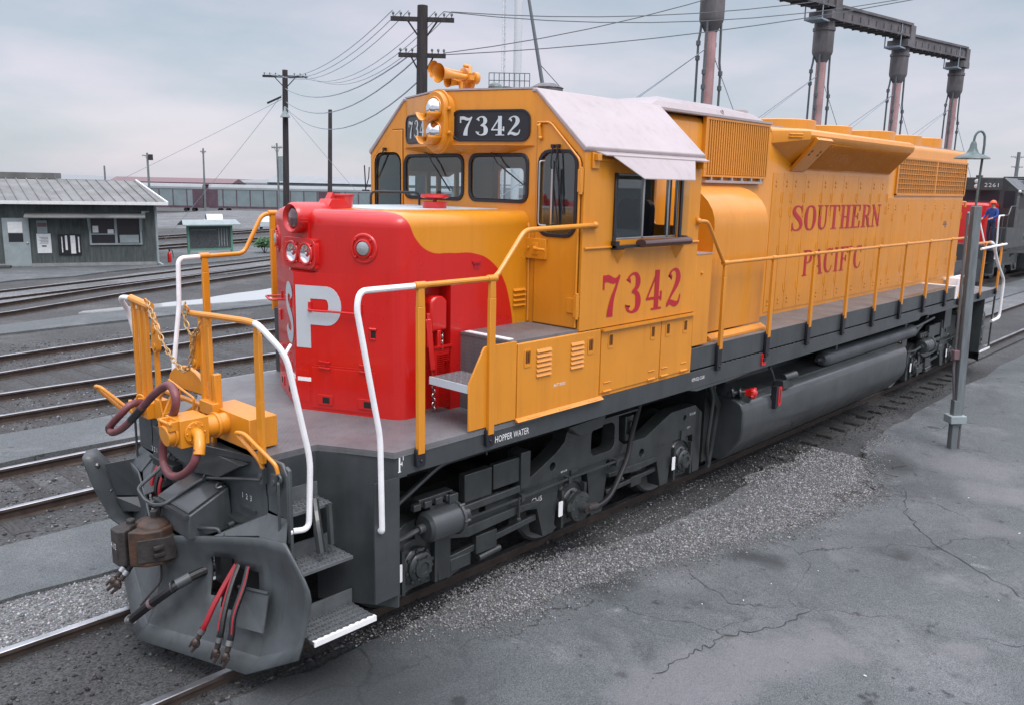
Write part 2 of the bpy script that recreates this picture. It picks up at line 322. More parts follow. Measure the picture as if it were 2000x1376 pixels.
    def pieces(s):
        n = len(s.v); par = list(range(n))
        def fd(a):
            while par[a] != a: par[a] = par[par[a]]; a = par[a]
            return a
        for f in s.f:
            a = fd(f[0])
            for q in f[1:]: par[fd(q)] = a
        root = np.array([fd(i) for i in range(n)]); ids, isl = np.unique(root, return_inverse=True); k = len(ids)
        if k < 2 or k > 500: return None
        P = np.array(s.v, float); lo_ = np.full((k, 3), np.inf); hi_ = np.full((k, 3), -np.inf); np.minimum.at(lo_, isl, P); np.maximum.at(hi_, isl, P); sz = (hi_-lo_).max(1)
        gap = np.maximum(0, np.maximum(lo_[:, None]-hi_[None], lo_[None]-hi_[:, None])); near = np.sqrt((gap**2).sum(2)) <= np.maximum(.02, .5*np.maximum(sz[:, None], sz[None]))
        lab = -np.ones(k, int); c = 0
        for i in range(k):
            if lab[i] >= 0: continue
            st = [i]; lab[i] = c
            while st:
                j = st.pop()
                for m_ in np.nonzero(near[j] & (lab < 0))[0]: lab[m_] = c; st.append(m_)
            c += 1
        return (c, lab[isl]) if 1 < c <= 12 else None
    def build(s, name, mats, parent=None, split=True, **k):
        pc = s.pieces() if split and parent is not None else None
        if not pc: return s.build1(name, mats, parent, **k)
        first = None
        for c in range(pc[0]):
            q = MB(); mp = {}
            for f, m_ in zip(s.f, s.mi):
                if pc[1][f[0]] != c: continue
                for i in f:
                    if i not in mp: mp[i] = len(q.v); q.v.append(s.v[i])
                q.f.append([mp[i] for i in f]); q.mi.append(m_)
            ob = q.build1(name, mats, parent, **k); first = first or ob
        return first
    def build1(s, name, mats, parent=None, smooth=35, bevel=0, loc=None, nrm=True, seg=2, **props):
        me = bpy.data.meshes.new(name); L0 = abs_loc(parent) if loc is None else Vector(loc)
        me.from_pydata([(x-L0.x, y-L0.y, z-L0.z) for x, y, z in s.v] if loc is not None else s.v, [], s.f)
        for mm in (mats if isinstance(mats, list) else M(mats)): me.materials.append(mm)
        me.polygons.foreach_set('material_index', s.mi)
        if nrm:
            bm = bmesh.new(); bm.from_mesh(me); bmesh.ops.recalc_face_normals(bm, faces=bm.faces); bm.to_mesh(me); bm.free()
        if smooth:
            me.polygons.foreach_set('use_smooth', [True]*len(me.polygons)); me.set_sharp_from_angle(angle=R(smooth))
        ob = bpy.data.objects.new(name, me); COL.objects.link(ob)
        if loc is not None: ob.location = L0
        if parent: ob.parent = parent; ob.location = -abs_loc(parent)
        if bevel:
            bv = ob.modifiers.new('bevel', 'BEVEL'); bv.width = bevel; bv.segments = seg; bv.limit_method = 'ANGLE'; bv.angle_limit = R(35)
        for k, v in props.items(): ob[k] = v
        return ob
def abs_loc(o):
    L0 = Vector((0, 0, 0))
    while o: L0 += o.location; o = o.parent
    return L0
def thing(name, loc, label, cat, group=None):
    o = bpy.data.objects.new(name, None); o.empty_display_size = .2; COL.objects.link(o); o.location = loc; o['label'] = label; o['category'] = cat
    if group: o['group'] = group
    return o
def tag(o, label, cat, group=None):
    o['label'] = label; o['category'] = cat
    if group: o['group'] = group
    return o
def text_mesh(mb, txt, o, ux, uz, h, n=None, t=.004, wide=1., space=1.):
    """sans lettering laid flat on a surface at o, along ux, upright along uz"""
    cu = bpy.data.curves.new('t', 'FONT'); cu.body = txt; cu.size = 1; cu.space_character = space; cu.resolution_u = 2
    ob = bpy.data.objects.new('t', cu); COL.objects.link(ob); dg = bpy.context.evaluated_depsgraph_get()
    me = bpy.data.meshes.new_from_object(ob.evaluated_get(dg)); ux = Vector(ux).normalized(); uz = Vector(uz).normalized(); nn = Vector(n).normalized() if n else uz.cross(ux)*-1
    k = h/.7; o = Vector(o)
    mb.add([o+ux*v.co.x*k*wide+uz*v.co.y*k+nn*t for v in me.vertices], [tuple(p.vertices) for p in me.polygons])
    bpy.data.objects.remove(ob); bpy.data.curves.remove(cu); bpy.data.meshes.remove(me)
# serif railroad-roman glyphs: ('b', x0,x1,y0,y1) boxes and ('r', [(x,y,width)...]) ribbons in a unit-high box
def B(*a): return ('b',)+a
def Rb(*p): return ('r', p)
STEM = lambda x: [B(x, x+.14, 0, 1), B(x-.07, x+.21, 0, .045), B(x-.07, x+.21, .955, 1)]
THIN = lambda x: [B(x, x+.05, 0, 1), B(x-.09, x+.14, 0, .045), B(x-.09, x+.14, .955, 1)]
BOWL = Rb((.12, .97, .05), (.34, .97, .05), (.48, .88, .13), (.49, .75, .15), (.46, .60, .12), (.32, .515, .05), (.12, .515, .05))
GL = {
 'S': [Rb((.51, .76, .04), (.46, .90, .05), (.30, .97, .055), (.14, .89, .12), (.11, .74, .16), (.24, .59, .18), (.40, .45, .18), (.50, .28, .16), (.46, .11, .12), (.28, .03, .055), (.12, .08, .05), (.05, .25, .04)), B(.49, .53, .68, 1), B(.03, .07, 0, .32)],
 'O': [Rb((.30, .975, .05), (.15, .9, .10), (.08, .68, .15), (.07, .5, .16), (.08, .32, .15), (.15, .1, .10), (.30, .025, .05), (.45, .1, .10), (.52, .32, .15), (.53, .5, .16), (.52, .68, .15), (.45, .9, .10), (.30, .975, .05))],
 'U': [B(.07, .21, .26, 1), B(0, .28, .955, 1), Rb((.14, .30, .14), (.17, .14, .12), (.30, .03, .06), (.44, .12, .06), (.49, .3, .05)), B(.465, .515, .28, 1), B(.38, .60, .955, 1)],
 'T': [B(.23, .37, 0, 1), B(.15, .45, 0, .045), B(.01, .59, .94, 1), B(.01, .05, .74, 1), B(.55, .59, .74, 1)],
 'H': STEM(.07)+STEM(.40)+[B(.2, .42, .48, .53)],
 'E': [B(.08, .22, 0, 1), B(0, .54, .95, 1), B(0, .56, 0, .05), B(.2, .42, .48, .53), B(.39, .43, .37, .64), B(.50, .54, .72, 1), B(.52, .56, 0, .3)],
 'R': STEM(.08)+[BOWL, Rb((.30, .52, .09), (.41, .36, .14), (.46, .12, .13), (.53, .03, .08), (.62, .04, .05))],
 'N': [Rb((.07, .98, .13), (.51, .02, .13))]+THIN(.09)[:2]+[B(0, .14, .955, 1)]+[THIN(.47)[0], THIN(.47)[2]],
 'P': STEM(.08)+[BOWL],
 'A': [Rb((.29, .99, .05), (.07, .02, .05)), Rb((.30, .99, .13), (.50, .02, .15)), B(.14, .42, .30, .35), B(-.02, .18, 0, .045), B(.37, .64, 0, .045)],
 'C': [Rb((.52, .72, .04), (.47, .90, .05), (.33, .97, .055), (.17, .88, .12), (.09, .68, .15), (.08, .5, .16), (.09, .32, .15), (.17, .12, .12), (.33, .03, .055), (.47, .1, .05), (.54, .28, .04)), B(.50, .54, .68, 1)],
 'I': STEM(.09), 'F': [B(.08, .22, 0, 1), B(0, .29, 0, .045), B(0, .54, .95, 1), B(.2, .42, .48, .53), B(.39, .43, .37, .64), B(.50, .54, .72, 1)],
 '7': [B(0, .06, .66, 1), Rb((.02, .88, .14), (.16, .92, .17), (.36, .85, .14), (.50, .88, .10), (.58, .97, .06)), Rb((.58, .97, .06), (.46, .70, .08), (.34, .42, .13), (.28, .15, .19), (.27, .0, .21))],
 '3': [Rb((.10, .79, .19), (.11, .81, .16), (.13, .90, .07), (.26, .97, .06), (.40, .93, .12), (.46, .78, .18), (.42, .63, .14), (.27, .54, .05)), Rb((.24, .53, .05), (.42, .48, .13), (.49, .30, .2), (.45, .11, .16), (.28, .03, .06), (.13, .08, .07), (.10, .18, .16), (.10, .20, .19))],
 '4': [Rb((.41, .98, .07), (.02, .30, .06)), B(-.01, .60, .26, .33), B(.31, .48, 0, 1), B(.20, .60, 0, .05), B(.54, .60, .22, .46)],
 '2': [Rb((.11, .77, .19), (.12, .79, .16), (.12, .89, .07), (.26, .97, .06), (.40, .92, .13), (.46, .76, .19), (.40, .58, .16), (.22, .34, .09), (.06, .12, .06), (.03, .02, .05)), Rb((.03, .06, .10), (.16, .13, .13), (.34, .07, .15), (.48, .09, .10), (.55, .22, .05), (.56, .30, .05))],
}
def serif(mb, txt, o, ux, uz, n, h, wd=1., adv=.78, t=.004, top=None):
    ux = Vector(ux).normalized(); uz = Vector(uz).normalized(); n = Vector(n).normalized(); o = Vector(o)
    for i, chh in enumerate(txt):
        for k, g in enumerate(GL[chh]):
            tt = t+.0006*k
            def P(x, y): return o+ux*((x*wd+i*adv)*h)+uz*y*h
            if g[0] == 'b':
                _, a, b, c, d = g; q = [P(a, c), P(b, c), P(b, d), P(a, d)]
                mb.add([p+n*tt for p in q]+[p for p in q], [(0, 1, 2, 3)]+[(j, j+4, (j+1) % 4+4, (j+1) % 4) for j in range(4)])
            else:
                c = crom([(x, y, w_) for x, y, w_ in g[1]], 5) if len(g[1]) > 2 else [Vector(p) for p in g[1]]; vs = []
                for j, p in enumerate(c):
                    a = c[max(j-1, 0)]; b = c[min(j+1, len(c)-1)]; d = Vector((b.x-a.x, b.y-a.y)); d = d.normalized() if d.length > 1e-6 else Vector((1, 0))
                    for sg in (-1, 1): vs.append(P(p.x-sg*d.y*p.z/2, p.y+sg*d.x*p.z/2)+n*tt)
                mb.add(vs, [(2*j, 2*j+1, 2*j+3, 2*j+2) for j in range(len(c)-1)])

# ============================================================ GROUND
def sheet(name, poly, z, matn, kind='structure', th=.0, skirt=.12):
    mb = MB(); n = len(poly); tri = tessellate_polygon([[Vector((p[0], p[1], 0)) for p in poly]])
    mb.add([(p[0], p[1], z) for p in poly]+[(p[0], p[1], z-skirt) for p in poly], [tuple(t_) for t_ in tri]+[(i, (i+1) % n, n+(i+1) % n, n+i) for i in range(n)])
    return mb.build(name, matn, kind=kind, smooth=0)
def wob(pts, amp, k=5, seed=1):
    r = random.Random(seed); o = []
    for i in range(len(pts)-1):
        a, b = pts[i], pts[i+1]
        for j in range(k):
            s = j/k; d = amp if j else amp*.3; o.append((a[0]+(b[0]-a[0])*s+r.uniform(-d, d), a[1]+(b[1]-a[1])*s+r.uniform(-d, d)))
    o.append(pts[-1]); return o
# base terrain: level yard that falls away gently far off
mb = MB(); gx = [-60, -30, -10, 10, 30, 50, 70, 95, 130, 200, 500, 3000]; gy = [-1500, -200, -60, -20, 0, 20, 40, 60, 85, 120, 200, 500, 3000]
def tz(x, y):
    d = math.hypot(x+2.7, y+6.4); s = min(max((d-52)/120, 0), 1); return -.14-4.4*s*s*(3-2*s)
mb.rings([[(x, y, tz(x, y)) for y in gy] for x in gx], False, False); mb.build('ground', 'dirt', kind='structure', smooth=0)
# pavement to the right of the train
edge = wob([(-9, -1.02), (-1.2, -1.02), (.2, -1.02), (1.6, -1.15), (2.3, -1.62), (3.2, -1.72), (4.3, -1.95), (5.6, -2.35), (7.1, -2.62), (8.2, -2.72), (9.2, -2.2), (10.2, -1.8), (12.7, -1.7), (20, -1.65), (60, -1.6)], .06, 5, 3)
sheet('pavement', edge+[(60, -60), (-9, -60)], -.072, 'asphalt')
for ci, (pts_, wd_) in enumerate((([(8.5, -2.95), (7.6, -3.3), (6.9, -3.85), (6.3, -4.75), (5.9, -5.4)], .0055), ([(2.6, -3.05), (3.1, -3.12), (3.55, -3.18), (4.1, -3.45), (4.6, -3.5)], .0045), ([(4.4, -2.25), (4.1, -2.9), (4.4, -3.3)], .003))):
    p_ = crom([(x, y, 0) for x, y in wob(pts_, .035, 9, 44+ci)], 3); q_ = []
    for i, v in enumerate(p_):
        d = (p_[min(i+1, len(p_)-1)]-p_[max(i-1, 0)]).normalized(); k_ = wd_*(.5+.9*abs(math.sin(i*.37)*math.sin(i*.11+1)))*min(1, i/6+.1, (len(p_)-1-i)/6+.1); q_.append([(v.x-d.y*k_, v.y+d.x*k_, -.0665), (v.x+d.y*k_, v.y-d.x*k_, -.0665)])
    mb = MB(); mb.rings(q_, False, False); mb.build('crack', 'crack_dark', kind='structure', smooth=0)
# paved strip between the first two tracks, and one past the second
sheet('pavement', wob([(-12, 1.9), (-3, 1.85), (.2, 1.7), (5, 1.75), (14, 1.8), (70, 1.8)], .05, 5, 5)+wob([(70, 3.0), (14, 2.95), (5, 3.0), (.2, 3.02), (-5, 3.1), (-12, 3.1)], .05, 5, 6), -.05, 'asphalt')
sheet('pavement', wob([(-12, 6.0), (0, 5.9), (6, 6.0), (70, 6.1)], .06, 5, 7)+wob([(70, 7.2), (8, 7.3), (2, 7.3), (-12, 7.5)], .06, 5, 8), -.06, 'asphalt')
sheet('pavement', wob([(-14, 15.6), (4, 16.4), (20, 17.5), (60, 19)], .2, 5, 9)+wob([(60, 24), (14, 20), (-1, 16.6), (-14, 15.9)], .2, 5, 10), -.09, 'asphalt')
# yard surface in front of the shed
sheet('pavement', wob([(-20, 23), (4.5, 26.4), (11, 28.6), (20, 31.5), (60, 44)], .3, 4, 11)+[(60, 56), (24, 38), (12, 37), (-20, 46)], -.09, 'asphalt')
sheet('ground', wob([(-12, .85), (-2, .85), (.4, .9), (2, .85), (60, .9)], .03, 5, 12)+wob([(60, 1.8), (5, 1.75), (.2, 1.74), (-3, 1.88), (-12, 1.9)], .05, 5, 13), -.085, 'light_gravel')
sheet('ground', wob([(-20, 17.6), (3, 20.4), (9, 23.6), (16, 26.0), (30, 31)], .15, 5, 14)+wob([(30, 33.5), (12, 27.6), (5, 24.2), (-20, 17.9)], .15, 5, 15), -.085, 'light_gravel')
sheet('ground', wob([(36, 60), (24, 72), (30, 90)], .5, 4, 15)+[(60, 110), (95, 80), (70, 62)], tz(45, 75)+.35, 'light_gravel', skirt=1.2)
sheet('ground', wob([(-9, -1.0), (8, -1.0), (60, -1.0)], .02, 4, 16)+wob([(60, .84), (8, .84), (-9, .84)], .02, 4, 17), -.1, 'grit')
mb = MB(); mb.prism(wob([(6.2, 18.3), (9, 18.0), (11.8, 17.7), (15.5, 18.3)], .12, 4, 21)+wob([(15.6, 20.6), (13.2, 20.0), (10, 18.9), (6.4, 18.6)], .1, 4, 22), 'z', -.095, -.06)
mb.build('water', 'water', kind='structure', smooth=0)
# distant hills
mb = MB(); hp = []
for i in range(60):
    a = R(20+i*1.6); h = 5+2*math.sin(i*.23)+1.5*math.sin(i*.61+1)+(6 if 18 < i < 26 else 0)*math.sin((i-18)/8*math.pi)
    hp.append((a, max(h, 3)))
mb.rings([[(1500*math.cos(a)*k, 1500*math.sin(a)*k, h*f-6) for a, h in hp] for k, f in ((.93, 0), (1, 1), (1.1, .3))], False, False); mb.build('hills', 'far_hill', kind='structure')

sheet('ground', wob([(1.7, -1.08), (2.6, -1.02), (3.8, -1.1), (5, -1.42), (6.2, -1.46), (7.2, -1.42), (8.4, -1.55), (9.6, -1.7)], .05, 5, 31)+[(9.2, -2.3), (8.2, -2.8), (7.1, -2.7), (5.6, -2.45), (4.3, -2.05), (3.2, -1.82), (2.3, -1.72), (1.7, -1.3)], -.094, 'light_gravel')
# loose stones beside the train
def stones(name, region, n, smin, smax, z, base, seed, kind='stuff', label=None):
    r = np.random.default_rng(seed); P = []
    while len(P) < n:
        x, y = region(r)
        if x is not None: P.append((x, y))
    P = np.array(P); n = len(P)
    o8 = np.array([(1, 0, 0), (0, 1, 0), (-1, 0, 0), (0, -1, 0), (0, 0, 1), (0, 0, -1)], float)
    f8 = np.array([(0, 1, 4), (1, 2, 4), (2, 3, 4), (3, 0, 4), (1, 0, 5), (2, 1, 5), (3, 2, 5), (0, 3, 5)])
    s = smin+(smax-smin)*r.random(n)**2.6
    V = o8[None]*(s[:, None, None]*(.55+.8*r.random((n, 6, 1))))+r.normal(0, .15, (n, 6, 3))*s[:, None, None]
    a = r.random(n)*6.28; c, sn = np.cos(a), np.sin(a); X = V[:, :, 0]*c[:, None]-V[:, :, 1]*sn[:, None]; Y = V[:, :, 0]*sn[:, None]+V[:, :, 1]*c[:, None]
    V[:, :, 0] = X+P[:, 0:1]; V[:, :, 1] = Y+P[:, 1:2]; V[:, :, 2] = V[:, :, 2]*.7+z+s[:, None]*.25
    F = (f8[None]+(np.arange(n)*6)[:, None, None]).reshape(-1, 3)
    me = bpy.data.meshes.new(name); me.from_pydata([], [], []); me.vertices.add(n*6); me.vertices.foreach_set('co', V.reshape(-1))
    me.loops.add(len(F)*3); me.loops.foreach_set('vertex_index', F.reshape(-1).astype(np.int32)); me.polygons.add(len(F)); me.polygons.foreach_set('loop_start', np.arange(0, len(F)*3, 3, dtype=np.int32))
    me.update(calc_edges=True)
    col = me.color_attributes.new('shade', 'FLOAT_COLOR', 'POINT'); b = (base[0]+(base[1]-base[0])*r.random(n)**2.0)
    tint = 1+r.normal(0, .04, (n, 3)); C = np.ones((n, 6, 4)); C[:, :, :3] = (b[:, None]*tint)[:, None, :]; col.data.foreach_set('color', C.reshape(-1))
    me.materials.append(MATS['stone']); ob = bpy.data.objects.new(name, me); COL.objects.link(ob); ob['kind'] = kind; return ob
ex = [p[0] for p in edge]; ey = [p[1] for p in edge]
def reg_r(r):
    x = 1.2+r.random()*8.3; y0 = np.interp(x, ex, ey); y = -.86-r.random()*2.2
    lim = y0-abs(r.normal(0, .10))
    if y < lim: return None, None
    # an oily dark band runs close along the rail
    d = .46+.20*math.sin(x*1.3)+.12*math.sin(x*3.1)+.05*math.sin(x*9)
    if x > 3.6 and y > -1.02-d*.9*min(1, (x-3.6)/1.5) and r.random() < .86: return None, None
    if x < 2.3 and r.random() < .6: return None, None
    return x, y
stones('gravel', reg_r, 36000, .005, .015, -.091, (.10, .46), 1)
def reg_sp(r):
    x = 1.4+r.random()*9.5; y = np.interp(x, ex, ey)-abs(r.normal(0, .16))+.04
    return x, y
stones('gravel', reg_sp, 5200, .005, .014, -.070, (.09, .36), 9)
def reg_all(r): return -3+r.random()*14, -1.6-r.random()*5
stones('gravel', reg_all, 1500, .003, .008, -.070, (.04, .30), 10)
mb = MB(); r_ = random.Random(5)
for i in range(34):
    x = 1+r_.random()*8; y = -2.2-r_.random()*3.2
    if y > np.interp(x, ex, ey): continue
    a = r_.random()*6; l_ = .01+.02*r_.random(); mb.m = 0 if r_.random() < .6 else 1; mb.beam((x, y, -.066), (x+l_*math.cos(a), y+l_*math.sin(a), -.064), .004+.01*r_.random()*(1-mb.m), .004)
for i in range(26):
    x = 6.8+r_.random()*2.6; y = -2.35-r_.random()*.5; a = r_.random()*6; l_ = .06+.18*r_.random(); mb.m = 1; mb.beam((x, y, -.062), (x+l_*math.cos(a), y+l_*math.sin(a), -.058), .005, .004)
mb.build('litter', M('paper', 'brown_iron'), kind='stuff', smooth=0)
def reg_rl(r): 
    x = -3+r.random()*19; return x, -.95+r.random()*1.75 if r.random() < .7 else -.95-r.random()*.6*(x > 8)
stones('gravel', reg_rl, 9000, .006, .024, -.10, (.015, .12), 2)
def reg_l(r): return -2.2+r.random()*5.5, .9+r.random()*.95
stones('gravel', reg_l, 12000, .006, .020, -.088, (.10, .42), 3)
def reg_t(r):
    k = int(r.random()*3); y0 = (3.0, 7.6, 11.8)[k]; return -2+r.random()*12, y0+r.random()*(2.9, 2.6, 3.2)[k]
stones('gravel', reg_t, 16000, .008, .028, -.14, (.02, .22), 4)

# ============================================================ TRACKS
def track(path, label, ties=(0, 0), shine=True, gauge=.7525, zt=0., tu=0.):
    t0 = thing('railway_track', (path[0][0], path[0][1], 0), label, 'railway track'); P = [Vector((*p, zt)) for p in path]
    prof = [(-.07, -.15), (.07, -.15), (.07, -.135), (.012, -.12), (.012, -.045), (.036, -.035), (.036, -.004), (.028, 0), (-.028, 0), (-.036, -.004), (-.036, -.035), (-.012, -.045), (-.012, -.12), (-.07, -.135)]
    for sg in (-1, 1):
        mb = MB(); rs = []
        for i, p in enumerate(P):
            d = (P[min(i+1, len(P)-1)]-P[max(i-1, 0)]).normalized(); nn = Vector((-d.y, d.x, 0)); c = p+nn*sg*gauge
            rs.append([c+nn*u+Vector((0, 0, v)) for u, v in prof])
        mb.rings(rs); nf = len(mb.f)
        for i in range(len(P)-1):
            for j in (6, 7, 8): mb.mi[i*14+j] = 1 if shine else 0
        mb.build('rail', M('rail_side', 'rail_top'), t0, smooth=20)
    if ties[1] > ties[0]:
        mb = MB(); p0 = P[0]; d = (P[-1]-P[0]).normalized(); nn = Vector((-d.y, d.x, 0)); s = ties[0]
        while s < ties[1]:
            c = p0+d*s; j = random.uniform(-.04, .04)
            mb.beam(c-nn*(1.28+j)+Vector((0, 0, -.21+random.uniform(-.008, .008)+tu)), c+nn*(1.28-j)+Vector((0, 0, -.21+random.uniform(-.008, .008)+tu)), .22, .15); s += .54
        mb.build('sleepers', 'tie_wood', t0, smooth=0, bevel=.008, seg=1)
    return t0
track([(-9, 0), (90, 0)], 'track with shiny rails that the orange locomotive stands on', (17.2, 26), tu=.042)
track([(-12, 4.72), (6, 4.74), (24, 4.72), (90, 4.7)], 'first track left of the orange locomotive, sleepers showing beside its rails', (4, 22))
track([(-12, 8.9), (6, 9.0), (60, 9.3)], 'second track left of the orange locomotive, between two paved strips', (4, 30))
track([(-12, 10.2), (1.5, 12.1), (4, 12.6), (8, 13.1), (20, 13.6), (60, 14)], 'third track left of the orange locomotive, past the dark dirt strip', (6, 34))
track([(-16, 12.4), (4.7, 20.0+.75-.6), (9, 22.4), (16.4, 25.6), (50, 40)], 'track angling away behind the white puddle, two rails nearest to the water')
track([(-16, 15.4), (5.4, 23.2), (10.7, 25.1), (17.5, 27.9), (50, 42)], 'track angling away just in front of the light gravel strip before the shed')
track([(10, 36.3), (22, 40.6), (60, 54)], 'far track passing behind the green notice board', zt=-.03)
track([(12, 43.5), (26, 48.5), (60, 61)], 'farthest track in front of the gravel bank below the freight cars', zt=-.06)

# ============================================================ ORANGE LOCOMOTIVE
LOCO = thing('diesel_locomotive', (9, 0, 0), 'freshly painted orange diesel locomotive with red nose and white 7342 number boards, nearest the camera', 'locomotive')
O = 'orange_paint'; G = 'grey_paint'
def part(mb, name, mats, parent=LOCO, **k): return mb.build(name, mats, parent, **k)
# --- underframe and deck
mb = MB()
for s in (-1, 1):
    mb.prism([(1.27, 1.50), (5.4, 1.50), (5.6, 1.46), (6.3, 1.47), (7, 1.5), (12.9, 1.52), (13.1, 1.60), (13.5, 1.55), (17.72, 1.55), (17.72, 1.715), (1.27, 1.695)], 'y', s*1.53, s*1.38)
mb.box(.9, 17.9, -.6, .6, 1.05, 1.52); mb.box(1.3, 17.7, -1.37, 1.37, 1.50, 1.66)
for s in (-1, 1):
    mb.prism([(5.44, 1.72), (14.84, 1.735), (14.80, 1.97), (5.44, 1.955)], 'y', s*1.526, s*1.40)
    for i in range(60):
        if s < 0: x = 6.1+i*.118; mb.box(x, x+.07, -1.533, -1.526, 1.702, 1.712) if x < 13.2 else None
underframe = part(mb, 'underframe', G, bevel=.008)
mb = MB(); fr = [(.49, -.96), (.93, -.96), (1.235, -1.535), (2.9, -1.535), (2.9, 1.535), (1.235, 1.535), (.93, .96), (.49, .96)]
mb.prism(fr, 'z', 1.655, 1.703)
for s in (-1, 1): mb.prism([(5.42, s*.85), (14.86, s*.85), (14.86, s*1.53), (5.42, s*1.53)], 'z', 1.957, 1.966)
mb.prism([(14.9, -1.53), (17.75, -1.53), (17.75, 1.53), (14.9, 1.53)], 'z', 1.716, 1.726)
part(mb, 'walkway', 'deck_plate')
mb = MB(); mb.prism([(14.86, -1.53), (15.0, -1.53), (15.0, -.9), (14.86, -.9)], lambda t_, p: (p[0], p[1], t_), 1.727, 1.97); mb.box(16.2, 17.3, -1.0, -.9, 1.94, 1.98)
part(mb, 'walkway_step_edge', 'white_paint')
# diagonal step-well walls
mb = MB()
for s in (-1, 1):
    mb.prism([(.915, .95*s), (1.265, 1.53*s), (1.29, 1.515*s), (.94, .935*s)], 'z', .42, 1.655)
    mb.prism([(1.04, 1.535*s), (1.28, 1.535*s), (1.28, 1.52*s), (1.04, 1.52*s)], lambda t_, p: (p[0]+.0, p[1], t_), .53, 1.50)
    mb.box(1.27, 1.36, 1.36*s, 1.53*s, 1.49, 1.5)
    mb.prism([(.49, .96*s), (.93, .96*s), (.93, .945*s), (.49, .945*s)], 'z', 1.40, 1.655)
part(mb, 'step_well_wall', G)
# steps
def tread(x0, x1, y0, y1, z, s, edge=False):
    mb = MB(); mb.box(x0, x1, s*y0, s*y1, z-.035, z-.012)
    nx = max(3, int((x1-x0)/.055)); ny = max(2, int(abs(y1-y0)/.055))
    for i in range(nx):
        for j in range(ny):
            cx = x0+(i+.5)*(x1-x0)/nx; cy = s*(y0+(j+.5)*(y1-y0)/ny)
            mb.lathe([(.024, 0), (.021, .013), (.015, .013), (.013, .002)], (cx, cy, z-.012), (0, 0, 1), 8, False); mb.m = 1; mb.lathe([(.0135, 0), (.001, .0004)], (cx, cy, z-.0105), (0, 0, 1), 8, False); mb.m = 0
    mb.box(x0, x1, s*(y0-.012), s*y0, z-.04, z+.11)
    st = part(mb, 'step', M('tread_steel', 'dark_inside'), smooth=25, split=False)
    if edge:
        e2 = MB(); e2.box(x0, x1, s*y1, s*(y1+.012), z-.045, z-.004); e2.box(x0, x1, s*(y1-.02), s*y1, z-.010, z-.004); part(e2, 'step_edge', 'white_paint', st)
for s in (-1, 1):
    tread(.49, 1.05, 1.22, 1.52, .44, s, True); tread(.49, .98, 1.08, 1.34, .90, s); tread(.49, .92, .97, 1.16, 1.30, s)
mb = MB(); mb.tube([(.72, -1.3, .98), (.74, -1.22, 1.2), (.8, -1.1, 1.32)], .035, 8, .1); mb.tube([(.85, -1.25, 1.0), (.87, -1.2, 1.3)], .03, 8); part(mb, 'air_pipe', 'truck_paint')
# --- pilot plate with its corner plates
mb = MB()
mb.prism([(-1.23, 1.10), (-.55, 1.10), (-.45, .95), (.45, .95), (.55, 1.10), (1.23, 1.10), (1.23, 1.62), (1.17, 1.70), (-1.17, 1.70), (-1.23, 1.62)], 'x', .49, .515)
mb.prism([(-1.24, .35), (-1.19, .35), (-1.19, 1.68), (-1.24, 1.66)], 'x', .50, .53); mb.prism([(1.24, .35), (1.19, .35), (1.19, 1.68), (1.24, 1.66)], 'x', .50, .53)
mb.box(.53, .9, -.9, .9, 1.0, 1.6)
plate = part(mb, 'pilot_plate', 'plow_paint', bevel=.008)
mb = MB(); text_mesh(mb, '1  2  3', (.489, -.585, 1.29), (0, -1, 0), (0, 0, 1), .045, (-1, 0, 0), .002, .9, 1.0); text_mesh(mb, '3 2 1', (.489, .98, 1.30), (0, -1, 0), (0, 0, 1), .045, (-1, 0, 0), .002, .9)
part(mb, 'stencil_lettering', 'white_paint', plate, smooth=0)
mb = MB(); mb.box(.47, .49, -.80, -.58, 1.21, 1.235); mb.box(.47, .49, .7, 1.0, 1.23, 1.255); part(mb, 'footboard_strip', G, plate)
# anticlimber: dark shelf across the front
mb = MB(); mb.prism([(.30, -.05), (.49, -.75), (.49, .75), (.30, .1)], 'z', 1.60, 1.66); mb.prism([(-.75, 1.60), (-.40, 1.42), (.0, 1.36), (.4, 1.42), (.75, 1.60)], 'x', .40, .48)
part(mb, 'anticlimber', G, bevel=.006)
# --- sill lettering
mb = MB()
serif(mb, 'F', (1.27, -1.53, 1.535), (1, 0, 0), (0, 0, 1), (0, -1, 0), .125, .75, .8, .003)
text_mesh(mb, 'HOPPER WATER', (2.325, -1.53, 1.548), (1, 0, 0), (0, 0, 1), .058, (0, -1, 0), .003, .70, 1.02)
text_mesh(mb, 'K99-SQ-12-80', (5.47, -1.53, 1.588), (1, 0, 0), (0, 0, 1), .040, (0, -1, 0), .003, .80)
part(mb, 'stencil_lettering', 'white_paint', underframe, smooth=0)
mb = MB(); mb.prism(rrect(7.10, 7.21, 1.54, 1.69, .02), 'y', -1.545, -1.53); a_ = part(mb, 'fuel_cutoff_plate', 'red_paint', underframe)
mb = MB(); mb.cyl((7.155, -1.546, 1.615), (7.155, -1.56, 1.615), .03); part(mb, 'fuel_cutoff_button', 'black_paint', underframe)
mb = MB(); mb.box(5.62, 5.72, -1.537, -1.53, 1.48, 1.69); 
